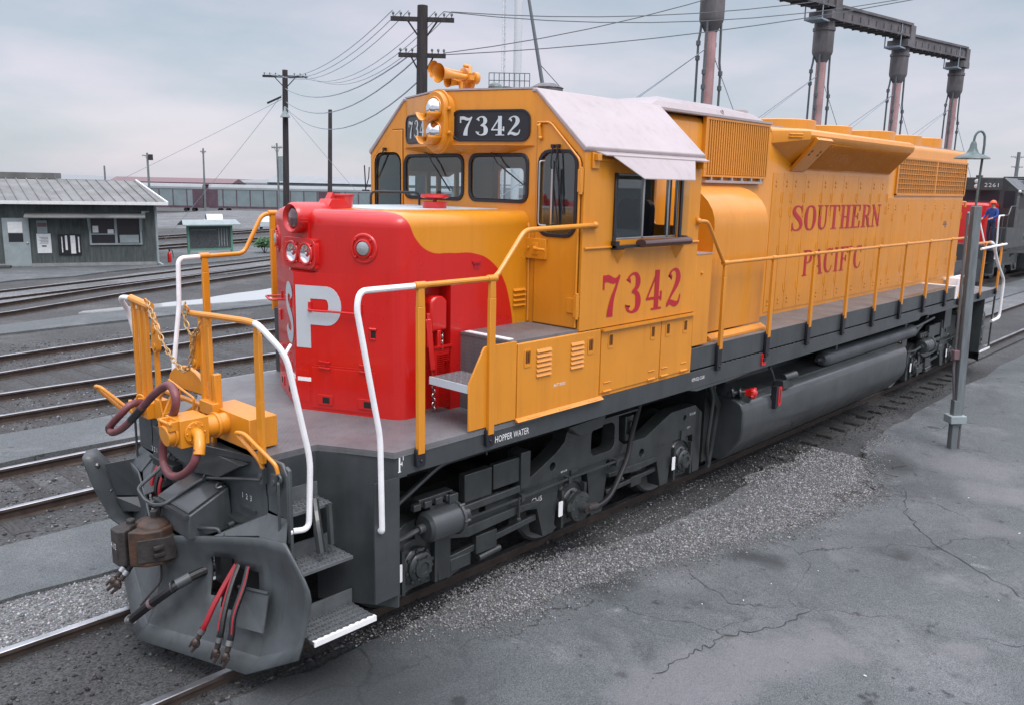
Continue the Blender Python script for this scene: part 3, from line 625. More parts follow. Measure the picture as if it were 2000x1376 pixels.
# --- battery boxes and side panels
def latch(mb, x, y, z, w=.06, h=.12, s=-1):
    mb.prism(rrect(x-w/2-.012, x+w/2+.012, z-h/2-.014, z+h/2+.012, .012, 2), 'y', y, y+s*.006, [rrect(x-w/2+.004, x+w/2-.004, z-h/2+.004, z+h/2-.002, .008, 2)])
for s in (-1, 1):
    Y0, Y1 = s*.88, s*1.535
    mb = MB(); mb.box(2.55, 5.42, Y0, Y1, 1.703, 2.375)
    mb.box(2.56, 5.40, s*1.0, s*1.545, 2.372, 2.385) if 0 else None
    bb = part(mb, 'battery_box', O, bevel=.006)
    mb = MB(); mb.box(2.52, 3.42, Y0, s*1.53, 2.376, 2.40); mb.box(2.525, 2.555, Y0, s*1.50, 1.703, 2.376); part(mb, 'box_top', 'deck_plate', bb)
    mb = MB(); mb.box(2.535, 2.60, s*.93, s*1.47, 2.401, 2.408); part(mb, 'edge_stripe', 'white_paint', bb)
    if s > 0:
        mb = MB(); mb.box(2.1, 2.53, .95, 1.52, 1.70, 2.39); part(mb, 'box_step', 'grey_paint', bb, bevel=.01); continue
    mb = MB(); mb.prism([(2.0, 1.715), (2.56, 1.715), (2.56, 2.40), (2.19, 2.40), (2.165, 2.39), (2.0, 2.12)], 'y', s*1.53, s*1.548); part(mb, 'side_panel', O, bevel=.003)
    mb = MB(); mb.box(2.02, 2.38, s*1.05, s*1.525, 2.065, 2.09)
    for i in range(5):
        for j in range(6): mb.lathe([(.020, 0), (.016, .008), (.010, .008)], (2.06+i*.07, s*(1.10+j*.072), 2.09), (0, 0, 1), 7)
    sp = part(mb, 'step', 'deck_plate'); mb = MB(); mb.box(2.008, 2.02, s*1.05, s*1.525, 2.03, 2.095); part(mb, 'step_edge', 'white_paint' if s > 0 else 'letter_grey', sp)
    if s > 0: continue
    mb = MB(); mb.box(2.575, 3.735, -1.535, -1.548, 1.715, 2.37)
    d = part(mb, 'battery_door', O, bevel=.003)
    mb = MB()
    for x0, x1 in ((2.815, 3.01), (3.29, 3.475)):
        for i in range(6):
            z = 2.295-i*.043; mb.add([(x0, -1.549, z), (x1, -1.549, z), (x1, -1.567, z-.026), (x0, -1.567, z-.026), (x0, -1.549, z-.03), (x1, -1.549, z-.03)], [(0, 1, 2, 3), (3, 2, 5, 4), (0, 3, 4), (1, 5, 2)])
    part(mb, 'louvre', O, d, smooth=0)
    mb = MB(); [latch(mb, x, -1.548, 2.235, .07, .13) for x in (2.70, 3.585)]; part(mb, 'latch', O, d)
    mb = MB()
    for x in (2.70, 3.585): mb.box(x-.028, x+.028, -1.5495, -1.5485, 2.19, 2.28)
    for x in (2.70, 3.585): mb.box(x-.022, x-.008, -1.556, -1.549, 2.2, 2.29); mb.box(x+.008, x+.022, -1.556, -1.549, 2.2, 2.29)
    part(mb, 'latch_recess', 'orange_shaded', d)
    mb = MB(); text_mesh(mb, 'BATTERIES', (3.06, -1.548, 1.922), (1, 0, 0), (0, 0, 1), .027, (0, -1, 0), .002, .9); part(mb, 'stencil_lettering', 'white_paint', d, smooth=0)
    mb = MB(); mb.add([(2.56, -1.545, 1.722), (3.78, -1.545, 1.722), (3.78, -1.585, 1.692), (2.56, -1.585, 1.692), (2.56, -1.545, 1.69), (3.78, -1.545, 1.69)], [(0, 1, 2, 3), (3, 2, 5, 4), (0, 3, 4), (1, 5, 2), (0, 4, 5, 1)])
    for x in (2.72, 3.15, 3.58):
        mb.beam((x-.02, -1.5695, 1.7065), (x+.13, -1.5695, 1.7065), .014, .004, (0, -.6, .8))
    part(mb, 'door_hinge', O, d, smooth=0)
    for x0, x1, la, hz in ((3.755, 4.77, (3.90, 4.62), (3.86, 4.62)), (4.785, 5.385, (4.90, 5.24), (4.86, 5.24))):
        mb = MB(); mb.box(x0, x1, -1.535, -1.547, 1.745, 2.345); d = part(mb, 'equipment_door', O, bevel=.003)
        mb = MB(); mb.box(x0-.01, x1+.005, -1.535, -1.58, 2.35, 2.372); part(mb, 'drip_rail', O, d)
        mb = MB(); [latch(mb, x, -1.547, 2.245, .065, .12) for x in la]; part(mb, 'latch', O, d)
        mb = MB()
        for x in la: mb.box(x-.026, x+.026, -1.5485, -1.5475, 2.2, 2.29); mb.box(x-.02, x-.007, -1.556, -1.548, 2.21, 2.30); mb.box(x+.007, x+.02, -1.556, -1.548, 2.21, 2.30)
        part(mb, 'latch_recess', 'orange_shaded', d)
        mb = MB()
        for x in hz: mb.cyl((x-.06, -1.552, 1.755), (x+.07, -1.552, 1.755), .011); mb.cyl((x-.05, -1.550, 1.84), (x+.06, -1.550, 1.84), .006)
        part(mb, 'door_hinge', O, d)
# --- short hood (nose)
NX, NY, NR, NL = 1.415, .06, -.89, 1.02
def nose_plan(inset, ridge=True, x1=3.41):
    r = .17; pts = []; yl, yr = NL-inset, NR+inset; fx = inset*1.09
    # left side (+y) rear to front, then the two front faces, then right side
    pts.append((x1, yl)); kx = 1.83+fx; tl_ = .095; cs, sn_ = .40, .917
    def cor(y, sg):
        A_, K_, B_ = Vector((kx+tl_, y)), Vector((kx, y)), Vector((kx-cs*tl_, y-sg*sn_*tl_)); return [tuple(A_*(1-q)**2+K_*2*q*(1-q)+B_*q*q) for q in (0, .2, .4, .6, .8, 1)]
    pts += cor(yl, 1)
    if ridge: pts += [(NX+fx, NY)]
    else: pts += [(1.52+fx*.5, .294), (1.52+fx*.5, -.172)]
    pts += cor(yr, -1)[::-1]
    pts.append((x1, yr)); return pts
mb = MB(); lo = nose_plan(0); mb.prism(lo[:], 'z', 1.70, 2.922)
low = part(mb, 'nose', 'nose_paint', smooth=38)
# cut the hand-brake recess out of the right side: rebuild the lower nose with a pocket
bmm = bmesh.new(); bmm.from_mesh(low.data)
bm2 = MB(); bm2.box(2.07, 2.40, -.95, -.74, 1.695, 2.84); cutter = bm2.build('cutter', 'red_paint', nrm=True, smooth=0)
md = low.modifiers.new('cut', 'BOOLEAN'); md.operation = 'DIFFERENCE'; md.object = cutter; md.solver = 'EXACT'; cutter.location = (0, 0, 0)
bmm.free()
mb = MB(); rs = []
for z, ins in ((2.922, 0), (3.33, 0), (3.355, 0), (3.395, .010), (3.43, .032), (3.453, .065), (3.464, .115)):
    rs.append([(p[0], p[1], z) for p in nose_plan(ins, False)])
mb.rings(rs); up = part(mb, 'nose_top', 'nose_paint', smooth=38)
bpy.context.view_layer.update()
dg = bpy.context.evaluated_depsgraph_get(); nm = bpy.data.meshes.new_from_object(low.evaluated_get(dg)); low.modifiers.clear(); low.data = nm; bpy.data.objects.remove(cutter)
nm.polygons.foreach_set('use_smooth', [True]*len(nm.polygons)); nm.set_sharp_from_angle(angle=R(38))
mb = MB(); mb.prism([(2.02, -.45), (2.3, -.5), (3.38, -.5), (3.38, .75), (2.3, .75), (2.0, .5)], 'z', 3.463, 3.47); part(mb, 'nonskid_mat', 'letter_grey', up)
mb = MB(); mb.tube([(3.40, -.80, 3.40), (3.40, -.90, 3.34), (3.40, -.905, 2.41)], .014, 6, .06); part(mb, 'weld_bead', O, up)
# local frames on the two slanted front faces; u runs from the ridge outwards
FR_D = Vector((1.83-NX+.0, NR-NY, 0)).normalized(); FL_D = Vector((1.83-NX, NL-NY, 0)).normalized()
def face(side, u, z, off=0.):
    d = FR_D if side < 0 else FL_D; nrm = Vector((d.y, -d.x, 0)) if side < 0 else Vector((-d.y, d.x, 0))
    return Vector((NX, NY, z))+d*u+nrm*off
nR = Vector((FR_D.y, -FR_D.x, 0)); nL = Vector((-FL_D.y, FL_D.x, 0))
# block letters S and P
mb = MB()
def blk(side, polys, t=.004):
    for i, pl in enumerate(polys):
        mb.prism([(p[0], p[1]) for p in pl[0]], lambda t_, p: face(side, p[0], p[1], t_), 0., t, pl[1:] if len(pl) > 1 else ())
bowl = [(.165, 2.812), (.33, 2.812)]+[(.33+.142*math.sin(a), 2.642+.17*math.cos(a)) for a in [math.pi*i/12 for i in range(1, 12)]]+[(.33, 2.472), (.165, 2.472)]
hole = [(.165, 2.70), (.315, 2.70)]+[(.315+.03*math.sin(a), 2.642+.058*math.cos(a)) for a in [math.pi*i/6 for i in range(1, 6)]]+[(.315, 2.584), (.165, 2.584)]
outer = [(.02, 2.263), (.163, 2.263), (.163, 2.472)]+bowl[::-1][1:-1]+[(.163, 2.812), (.02, 2.812)]
blk(-1, [(outer, [(p[0]+.002, p[1]) for p in hole])])
# letter S drawn as one wide ribbon on the left face
pts2 = [(.155, 2.68), (.19, 2.735), (.275, 2.757), (.37, 2.735), (.41, 2.66), (.375, 2.585), (.275, 2.535), (.175, 2.485), (.14, 2.41), (.185, 2.335), (.275, 2.315), (.375, 2.335), (.42, 2.40)]
c = [Vector((x-.045, z, 0)) for x, z in pts2]; c = crom(c, 5); q = []
for j, p in enumerate(c):
    d = (c[min(j+1, len(c)-1)]-c[max(j-1, 0)]).normalized(); q.append((p+Vector((-d.y, d.x, 0))*.056, p-Vector((-d.y, d.x, 0))*.056))
mb.add([face(1, p.x, p.y, .004) for pr in q for p in pr], [(2*j, 2*j+1, 2*j+3, 2*j+2) for j in range(len(q)-1)])
part(mb, 'lettering', 'letter_grey', low, smooth=0)
def fbox(mb, side, u0, u1, z0, z1, o0, o1): mb.prism([(u0, z0), (u1, z0), (u1, z1), (u0, z1)], lambda t_, p: face(side, p[0], p[1], t_), o0, o1)
# grab irons, doors, latches on the front faces
mb = MB()
for s in (-1, 1):
    fbox(mb, s, .17, .79, 1.735, 2.10, -.001, .006); fbox(mb, s, .17, .78, 2.115, 2.12, 0, .002)
part(mb, 'nose_hatch', 'red_paint', low, bevel=.002)
mb = MB()
for s in (-1, 1):
    for u in (.30, .70):
        fbox(mb, s, u-.075, u+.075, 1.77, 1.86, .006, .014); 
        mb.tube([face(s, u-.05, 2.16, .0), face(s, u-.05, 2.16, .018), face(s, u+.05, 2.155, .018), face(s, u+.05, 2.155, 0)], .006, 6, .008)
        mb.tube([face(s, u-.05, 2.105, .006), face(s, u-.05, 2.105, .022), face(s, u+.05, 2.10, .022), face(s, u+.05, 2.10, .006)], .007, 6, .008)
part(mb, 'hatch_latch', 'red_paint', low, bevel=.002)
mb = MB()
for s in (-1, 1):
    for u in (.31, .72): fbox(mb, s, u-.035, u+.035, 1.785, 1.84, .0135, .0146)
    fbox(mb, s, .755, .80, 2.40, 2.46, .001, .0045)
part(mb, 'hatch_recess', 'dark_inside', low)
mb = MB()
for s in (-1, 1):
    if s < 0: mb.tube([face(s, .165, 2.61, 0), face(s, .165, 2.605, .045), face(s, .66, 2.605, .045), face(s, .66, 2.62, 0)], .010, 8, .02)
    else: mb.tube([face(s, .62, 2.60, 0), face(s, .62, 2.60, .12), face(s, .9, 2.60, .12), face(s, .9, 2.60, 0)], .011, 8, .03)
    for u, z in ((.165, 2.625), (.66, 2.635)): fbox(mb, s, u-.016, u+.016, z-.04, z+.045, 0, .012)
    fbox(mb, s, .755, .81, 2.385, 2.475, 0, .003) if 0 else None
    mb.tube([face(s, .745, 2.475, .004), face(s, .81, 2.475, .004)], .012, 6); mb.tube([face(s, .748, 2.47, .004), face(s, .748, 2.39, .004), face(s, .80, 2.39, .004)], .009, 6)
part(mb, 'grab_iron', 'red_paint', low)
mb = MB(); fbox(mb, -1, .02, .155, 1.965, 2.0, .0, .004); fbox(mb, 1, .02, .155, 1.965, 2.0, .0, .004); part(mb, 'white_stripe', 'white_paint', low)
mb = MB(); fbox(mb, -1, 0, .14, 1.78, 2.07, -.002, .003); part(mb, 'ridge_plate', 'red_paint', low)
# class lights
for s in (-1, 1):
    uu = .70 if s < 0 else .80; o = face(s, uu, 3.155, -.005); n_ = nR if s < 0 else nL
    mb = MB(); mb.lathe([(.128, 0), (.128, .010), (.118, .018), (.104, .018), (.100, .008), (.080, .008), (.078, .030), (.066, .034), (.064, .012)], o, n_, 28, False)
    for k in range(4): a = R(45+90*k); mb.sphere(o+n_*.025+Vector((0, 0, 1))*.1*math.sin(a)+n_.cross(Vector((0, 0, 1)))*.1*math.cos(a), .01, 6, 4)
    cl = part(mb, 'class_light', 'red_paint'); mb = MB(); mb.lathe([(.066, .014), (.056, .034), (.035, .044), (.001, .047)], o, n_, 20, False); part(mb, 'lens', 'lens_grey', cl)
# notch ledge, twin headlight plate and gyrating warning light
mb = MB(); mb.add([(NX-.002, NY, 2.87), (1.525, .30, 2.94), (1.525, -.178, 2.94), (1.525, .30, 2.87), (1.525, -.178, 2.87)], [(0, 2, 1), (0, 1, 3), (0, 4, 2)]); part(mb, 'notch_ledge', 'red_paint', low, smooth=0)
mb = MB(); mb.prism(rrect(-.185, .305, 2.955, 3.215, .07), 'x', 1.525, 1.475, [circ(-.055, 3.085, .085, 20), circ(.16, 3.085, .085, 20)])
mb.box(1.485, 1.54, -.175, .295, 2.96, 3.21)
for y in (-.055, .16):
    mb.torus((1.47, y, 3.085), (1, 0, 0), .09, .014, 24)
    for k in range(4): a = R(45+90*k); mb.sphere((1.468, y+.11*math.cos(a), 3.085+.11*math.sin(a)), .011, 6, 4)
hl = part(mb, 'nose_headlight', 'red_paint', bevel=.003)
for y in (-.055, .16):
    mb = MB(); mb.lathe([(.086, -.004), (.07, .010), (.04, .020), (.001, .024)], (1.464, y, 3.085), (1, 0, 0), 22, False); part(mb, 'reflector', 'chrome', hl)
    mb = MB(); mb.sphere((1.475, y, 3.085), .012, 8, 6); part(mb, 'bulb', 'lens_white', hl)
mb = MB(); o = (1.42, .07, 3.385); mb.lathe([(.088, .03), (.10, 0), (.118, -.012), (.132, .01), (.135, .05), (.135, .33), (.11, .37), (.001, .38)], o, (1, 0, 0), 28, False); mb.box(1.50, 1.75, -.06, .20, 3.2, 3.4)
for k in range(3): mb.beam((1.395, -.10, 3.36+k*.025), (1.45, -.13, 3.36+k*.025), .03, .006)
mb.prism([(1.72, 3.46), (2.0, 3.46), (1.9, 3.545), (1.78, 3.545)], 'y', -.02, .16)
wl = part(mb, 'warning_light', 'red_paint', smooth=40); mb = MB(); mb.lathe([(.09, .032), (.08, .012), (.05, .0), (.001, -.004)], o, (1, 0, 0), 24, False); part(mb, 'lens', 'lens_dark', wl)
mb = MB(); mb.cyl((2.05, .22, 3.46), (2.05, .22, 3.57), .10, .11, 18); mb.prism([(1.85, 3.46), (2.0, 3.46), (1.97, 3.57), (1.93, 3.60)], 'y', .18, .26); mb.cyl((2.05, .22, 3.57), (2.05, .22, 3.585), .118, .118, 18); part(mb, 'nose_vent', 'red_paint')
mb = MB(); mb.cyl((2.75, -.28, 3.465), (2.75, -.28, 3.53), .11, .12, 20); mb.cyl((2.75, -.28, 3.52), (2.75, -.28, 3.57), .02); mb.lathe([(.10, 0), (.135, .01), (.13, .035), (.001, .045)], (2.75, -.28, 3.56), (0, 0, 1), 20); part(mb, 'nose_vent', 'red_paint')
mb = MB(); mb.tube([(2.95, .95, 3.45), (2.95, .95, 3.60), (3.25, .52, 3.60), (3.25, .52, 3.47)], .013, 8, .06); part(mb, 'grab_iron', 'black_paint', up)
mb = MB()
for i in range(4):
    z = 2.735-i*.048; x0, x1 = 3.20, 3.365; mb.add([(x0, -.892, z), (x1, -.892, z), (x1, -.918, z-.022), (x0, -.918, z-.022), (x0, -.892, z-.03), (x1, -.892, z-.03)], [(0, 1, 2, 3), (3, 2, 5, 4), (0, 3, 4), (1, 5, 2)])
part(mb, 'louvre', O, low, smooth=0)
mb = MB(); mb.box(2.66, 2.76, -.905, -.888, 3.0, 3.02); mb.box(2.68, 2.74, -.895, -.889, 2.95, 3.0); part(mb, 'side_catch', 'letter_red', low)
# hand brake in the recess
mb = MB(); mb.prism([(2.16, 2.43), (2.35, 2.43), (2.35, 2.70), (2.30, 2.74), (2.2, 2.74), (2.16, 2.70)], 'y', -.76, -.90); hb = part(mb, 'hand_brake', 'red_paint', bevel=.02)
mb = MB(); mb.box(2.12, 2.16, -.90, -.85, 2.30, 2.60); mb.beam((2.14, -.88, 2.55), (2.18, -.9, 2.1), .05, .05); mb.tube([(2.19, -.88, 2.12), (2.21, -.88, 1.95)], .02, 8); mb.box(2.24, 2.28, -.9, -.86, 2.26, 2.44); part(mb, 'brake_lever', 'red_paint', hb, bevel=.006)
mb = MB()
for (x, y, za, zb_) in ((2.30, -.88, 2.28, 2.43), (2.22, -.87, 1.74, 1.98)):
    for i in range(6): z = za+i*(zb_-za)/6; mb.torus((x, y, z), ((1, 0, 0), (0, 1, 0))[i % 2], .018, .005, 10, 5)
part(mb, 'brake_chain', 'steel', hb)
mb = MB(); gp = [(2.23, 1.74), (2.39, 1.74), (2.39, 1.98), (2.33, 2.05), (2.36, 2.15), (2.39, 2.29), (2.20, 2.29)]
hs = []
for i in range(15):
    for j in range(30):
        cx = 2.235+i*.0125+(j % 2)*.006; cz = 1.752+j*.018
        if cx < 2.385 and (cx > 2.232+(.0 if cz < 2.1 else -.025)) and not (cx > 2.325 and 1.97 < cz < 2.16) and cz < 2.275: hs.append(circ(cx, cz, .0048, 5))
mb.prism(gp, 'y', -.897, -.893, hs); mb.box(2.19, 2.41, -.91, -.89, 2.285, 2.305); part(mb, 'brake_guard', 'red_paint', hb, smooth=0)
# --- cab
CX0, CX1, W = 3.41, 5.40, 1.54
prof = [(-W, 2.385), (W, 2.385), (W, 4.03), (.945, 4.565), (-.945, 4.565), (-W, 4.03)]
fh = [rrect(.04, .925, 3.555, 3.97, .07), rrect(-.845, -.085, 3.555, 3.97, .07), rrect(-1.452, -1.03, 3.26, 4.0, .10), rrect(1.01, 1.435, 3.26, 4.0, .10)]
mb = MB(); mb.prism(prof, 'x', CX0, CX0+.04, fh)
rh = [rrect(.98, 1.42, 3.30, 3.9, .06), rrect(-1.42, -.98, 3.30, 3.9, .06)]
mb.prism(prof, 'x', CX1-.04, CX1, rh)
for s in (-1, 1):
    mb.prism([(CX0+.04, 2.385), (CX1-.04, 2.385), (CX1-.04, 4.035), (CX0+.04, 4.035)], 'y', s*W, s*(W-.04), [[(3.90, 3.205), (4.98, 3.205), (4.98, 3.83), (3.90, 3.83)]])
cab = part(mb, 'cab', O, smooth=30)
mb = MB(); mb.box(3.46, 5.35, -1.49, 1.49, 2.6, 2.63); mb.box(3.452, 3.46, -.80, .88, 2.63, 3.5); mb.box(5.340, 5.352, -.95, .95, 2.63, 4.5); mb.box(3.5, 3.95, .5, .9, 2.63, 3.3)
for s in (-1, 1): mb.box(3.46, 5.35, s*1.488, s*1.496, 2.63, 3.2); mb.box(3.46, 3.9, s*1.488, s*1.496, 3.2, 4.0); mb.box(4.98, 5.35, s*1.488, s*1.496, 3.2, 4.0)
part(mb, 'interior_lining', 'cab_inside', cab, smooth=0)
mb = MB(); mb.prism(rrect(4.45, 4.85, 3.06, 3.14, .03), 'y', -1.3, -.9); mb.prism(rrect(-1.32, -.9, 3.15, 3.58, .1), 'x', 4.80, 4.88); mb.cyl((4.65, -1.1, 2.63), (4.65, -1.1, 3.08), .05); part(mb, 'seat', 'black_paint', cab)
# roof
mb = MB()
def roofp(o):
    ps = [(W+.015+o, 4.015), (W+.02+o, 4.05)]
    ps += [(W+.005+o-.03, 4.085), (.955, 4.582+o), (-.955, 4.582+o), (-W-.005-o+.03, 4.085), (-W-.02-o, 4.05), (-W-.015-o, 4.015)]
    return ps
i_ = [(-W+.005, 4.0), (-.945, 4.545), (.945, 4.545), (W-.005, 4.0)]
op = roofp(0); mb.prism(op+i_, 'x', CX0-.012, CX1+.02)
roof = part(mb, 'cab_roof', 'pale_glare', bevel=.012)
mb = MB()
for s in (-1, 1):
    mb.add([(3.55, s*1.545, 4.02), (5.39, s*1.545, 4.02), (5.39, s*1.63, 3.985), (3.60, s*1.63, 3.985), (3.55, s*1.545, 4.008), (5.39, s*1.545, 4.008), (5.39, s*1.63, 3.975), (3.6, s*1.63, 3.975)], [(0, 1, 2, 3), (4, 7, 6, 5), (0, 4, 5, 1), (1, 5, 6, 2), (2, 6, 7, 3), (3, 7, 4, 0)])
part(mb, 'rain_gutter', 'pale_glare', roof)
mb = MB()
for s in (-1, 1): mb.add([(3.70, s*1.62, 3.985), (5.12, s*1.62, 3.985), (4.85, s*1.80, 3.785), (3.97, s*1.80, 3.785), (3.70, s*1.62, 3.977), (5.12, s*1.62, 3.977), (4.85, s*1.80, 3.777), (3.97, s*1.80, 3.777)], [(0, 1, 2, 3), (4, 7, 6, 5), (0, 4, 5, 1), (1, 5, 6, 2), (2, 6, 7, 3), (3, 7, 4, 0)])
part(mb, 'awning', 'pale_glare', cab)
mb = MB(); mb.box(3.50, 3.60, -1.56, -1.54, 3.86, 4.0); mb.box(3.52, 3.58, -1.60, -1.56, 3.93, 3.99); mb.box(5.29, 5.36, -1.62, -1.545, 3.90, 3.965); mb.box(3.6, 3.83, -1.56, -1.54, 3.93, 3.955); part(mb, 'awning_bracket', O, cab, bevel=.004)
# windows: gasket ring + pane
def window(y0, y1, z0, z1, r, x=CX0, wid=.028):
    t = MB(); t.prism(rrect(y0-wid, y1+wid, z0-wid, z1+wid, r+wid), 'x', x-.014, x+.012, [rrect(y0+.008, y1-.008, z0+.008, z1-.008, r)])
    wn = part(t, 'window', 'black_rubber', bevel=.006); t = MB(); t.box(x+.004, x+.009, y0-.004, y1+.004, z0-.004, z1+.004); part(t, 'pane', 'glass', wn, smooth=0); return wn
window(.04, .925, 3.555, 3.97, .07); window(-.845, -.085, 3.555, 3.97, .07)
window(1.01, 1.435, 3.26, 4.0, .10)
for s in (-1, 1):
    # cab doors either side of the nose
    y0, y1 = (-1.505, -.975) if s < 0 else (.975, 1.505)
    t = MB(); pl = [(y0, 2.41), (y1, 2.41), (y1, 4.255), (y1-.17, 4.255), (y0+.02, 3.95), (y0, 3.90)] if s < 0 else [(y0, 2.41), (y1, 2.41), (y1, 3.9), (y1-.02, 3.95), (y0+.17, 4.255), (y0, 4.255)]
    hh = rrect(-1.452, -1.03, 3.26, 4.0, .10) if s < 0 else rrect(1.01, 1.435, 3.26, 4.0, .10)
    t.prism(pl, 'x', CX0-.014, CX0, [hh]); dr = part(t, 'cab_door', O, bevel=.006)
    t = MB(); gp = [(p[0], p[1]) for p in pl]; ring = [(y0-.012, 2.40)]; 
    cyy = (y0+y1)/2; czz = 3.3; big = [(cyy+(p[0]-cyy)*1.035, czz+(p[1]-czz)*1.012) for p in pl]; t.prism(big, 'x', CX0-.004, CX0-.001, [[(cyy+(p[0]-cyy)*1.002, czz+(p[1]-czz)*1.001) for p in pl]]); part(t, 'door_gap', 'orange_shaded', dr, smooth=0)
    if s < 0:
        t = MB(); t.prism(rrect(-1.48, -1.002, 3.232, 4.028, .128), 'x', CX0-.028, CX0-.012, [rrect(-1.444, -1.038, 3.268, 3.992, .10)]); part(t, 'window_gasket', 'black_rubber', dr, bevel=.006)
        t = MB(); t.box(CX0-.008, CX0-.003, -1.456, -1.026, 3.256, 4.004); part(t, 'pane', 'glass', dr, smooth=0)
        t = MB(); t.tube([(3.385, -.985, 4.27), (3.385, -1.14, 4.27), (3.385, -1.505, 3.93), (3.385, -1.505, 2.42)], .010, 6, .05); part(t, 'rain_rail', O, dr)
        t = MB()
        for z in (3.75, 2.62): t.box(3.36, 3.40, -1.54, -1.50, z-.10, z+.10); t.cyl((3.375, -1.53, z-.12), (3.375, -1.53, z+.12), .016); t.box(3.383, 3.397, -1.50, -1.40, z-.07, z+.07) if z < 3 else None
        t.box(3.40, 3.405, -1.5, -1.0, 2.55, 2.556)
        part(t, 'hinge', O, dr, bevel=.003)
        t = MB(); t.box(3.365, 3.398, -1.14, -.86, 3.02, 3.21); t.box(3.355, 3.37, -1.05, -.98, 3.06, 3.17); t.tube([(3.36, -1.02, 3.13), (3.31, -1.04, 3.12), (3.29, -1.2, 3.115)], .016, 8, .03, rads=None)
        t.cyl((3.36, -.93, 3.12), (3.345, -.93, 3.12), .014); part(t, 'handle', O, dr, bevel=.003)
        t = MB(); t.tube([(3.388, -1.02, 4.26), (3.37, -1.02, 4.24), (3.375, -1.03, 4.14)], .012, 6); t.sphere((3.38, -1.03, 4.13), .022, 8, 6); t.sphere((3.385, -1.0, 4.24), .02, 8, 6); part(t, 'latch_chain', O, dr)
# wipers
def wiper(pts, name='wiper'):
    t = MB(); t.box(pts[0][0]-.012, pts[0][0]+.03, pts[0][1]-.015, pts[0][1]+.015, pts[0][2]-.012, pts[0][2]+.02); t.tube(pts, .007, 6); a, b = Vector(pts[-2]), Vector(pts[-1]); d = (b-a).normalized()
    t.beam(b-d*.16+Vector((.006, 0, 0)), b+d*.18+Vector((.006, 0, 0)), .012, .010); return part(t, name, 'black_paint')
wiper([(3.37, .55, 4.02), (3.36, .42, 3.88), (3.375, .32, 3.76)]); wiper([(3.37, -.40, 4.02), (3.36, -.5, 3.90), (3.375, -.66, 3.80)])
wiper([(3.37, -1.19, 4.05), (3.35, -1.19, 3.9), (3.372, -1.24, 3.52)]); wiper([(3.37, -1.25, 4.05), (3.35, -1.25, 3.9), (3.372, -1.29, 3.62)]); wiper([(3.37, 1.25, 4.05), (3.36, 1.33, 3.95), (3.375, 1.38, 3.85)])
t = MB(); t.tube([(3.34, -1.13, 3.92), (3.30, -1.10, 3.92), (3.30, -1.10, 3.34), (3.34, -1.16, 3.34)], .008, 6, .03); t.box(3.33, 3.345, -1.235, -1.215, 3.35, 3.85); part(t, 'window_bar', 'steel')
# side window furniture
t = MB()
for x in (3.90, 4.36, 4.80, 4.97): t.box(x-.014, x+.014, -1.535, -1.505, 3.205, 3.83)
t.box(3.90, 4.98, -1.535, -1.505, 3.205, 3.225); t.box(3.9, 4.98, -1.535, -1.505, 3.81, 3.83)
sw = part(t, 'side_window', 'steel', bevel=.003); t = MB(); t.box(3.905, 4.36, -1.522, -1.517, 3.21, 3.82); part(t, 'pane', 'glass', sw, smooth=0)
t = MB(); t.box(4.81, 4.9, -1.50, -1.49, 3.21, 3.83); t.box(3.86, 3.895, -1.56, -1.54, 3.20, 3.83); t.box(4.99, 5.03, -1.56, -1.54, 3.20, 3.83); part(t, 'window_post', 'black_paint', sw)
for x0, x1 in ((3.80, 3.90), (4.99, 5.08)):
    t = MB(); a = 1 if x0 < 4 else -1; xa, xb = (x0, x1) if a > 0 else (x1, x0)
    t.add([(xb, -1.545, 3.18), (xa, -1.60, 3.18), (xa, -1.60, 3.76), (xb, -1.545, 3.80)], [(0, 1, 2, 3)]); part(t, 'wind_deflector', 'glass', sw, smooth=0)
t = MB()
for y in (.02,): 
    for x in (3.90, 4.25, 4.42, 4.72, 4.97): t.box(x-.03, x+.03, 1.505, 1.535, 3.205, 3.83)
t.box(3.9, 4.98, 1.505, 1.535, 3.205, 3.24); part(t, 'side_window', O)
t = MB(); t.rings([[(x, -1.635+.062*math.cos(a), 3.172+.040*math.sin(a)) for a in [2*math.pi*i/14 for i in range(14)]] for x in (4.20, 5.04)]); ar = part(t, 'armrest', 'brown_leather')
t = MB(); t.box(3.84, 4.22, -1.62, -1.545, 3.135, 3.16); t.box(3.84, 3.9, -1.60, -1.545, 3.12, 3.20); t.box(5.03, 5.06, -1.62, -1.545, 3.13, 3.22); part(t, 'armrest_frame', 'black_paint', ar)
t = MB()
for x in (3.96, 4.98): t.add([(x-.1, -1.541, 3.12), (x+.1, -1.541, 3.12), (x, -1.541, 2.98), (x, -1.63, 3.12)], [(0, 1, 3), (1, 2, 3), (2, 0, 3), (0, 2, 1)])
part(t, 'armrest_bracket', O, ar, smooth=0)
t = MB(); t.cyl((3.44, -1.547, 3.145), (3.86, -1.547, 3.145), .012); t.cyl((5.06, -1.547, 3.145), (5.40, -1.547, 3.145), .012); t.cyl((3.75, -1.547, 2.40), (4.77, -1.547, 2.40), .015) if 0 else None; part(t, 'side_moulding', O, cab)
t = MB(); t.cyl((3.38, 1.60, 3.60), (3.38, 1.62, 3.88), .007); t.beam((3.38, 1.54, 3.60), (3.38, 1.66, 3.60), .016, .016); t.tube([(3.38, 1.60, 3.62), (3.38, 1.545, 3.74), (3.39, 1.545, 3.86)], .006, 5); part(t, 'side_mirror', 'black_paint')
# cab-side number
t = MB(); serif(t, '7342', (3.745, -1.54, 2.478), (1, 0, 0), (0, 0, 1), (0, -1, 0), .405, 1.12, .905, .003); part(t, 'cab_number', 'letter_red', cab, smooth=0)
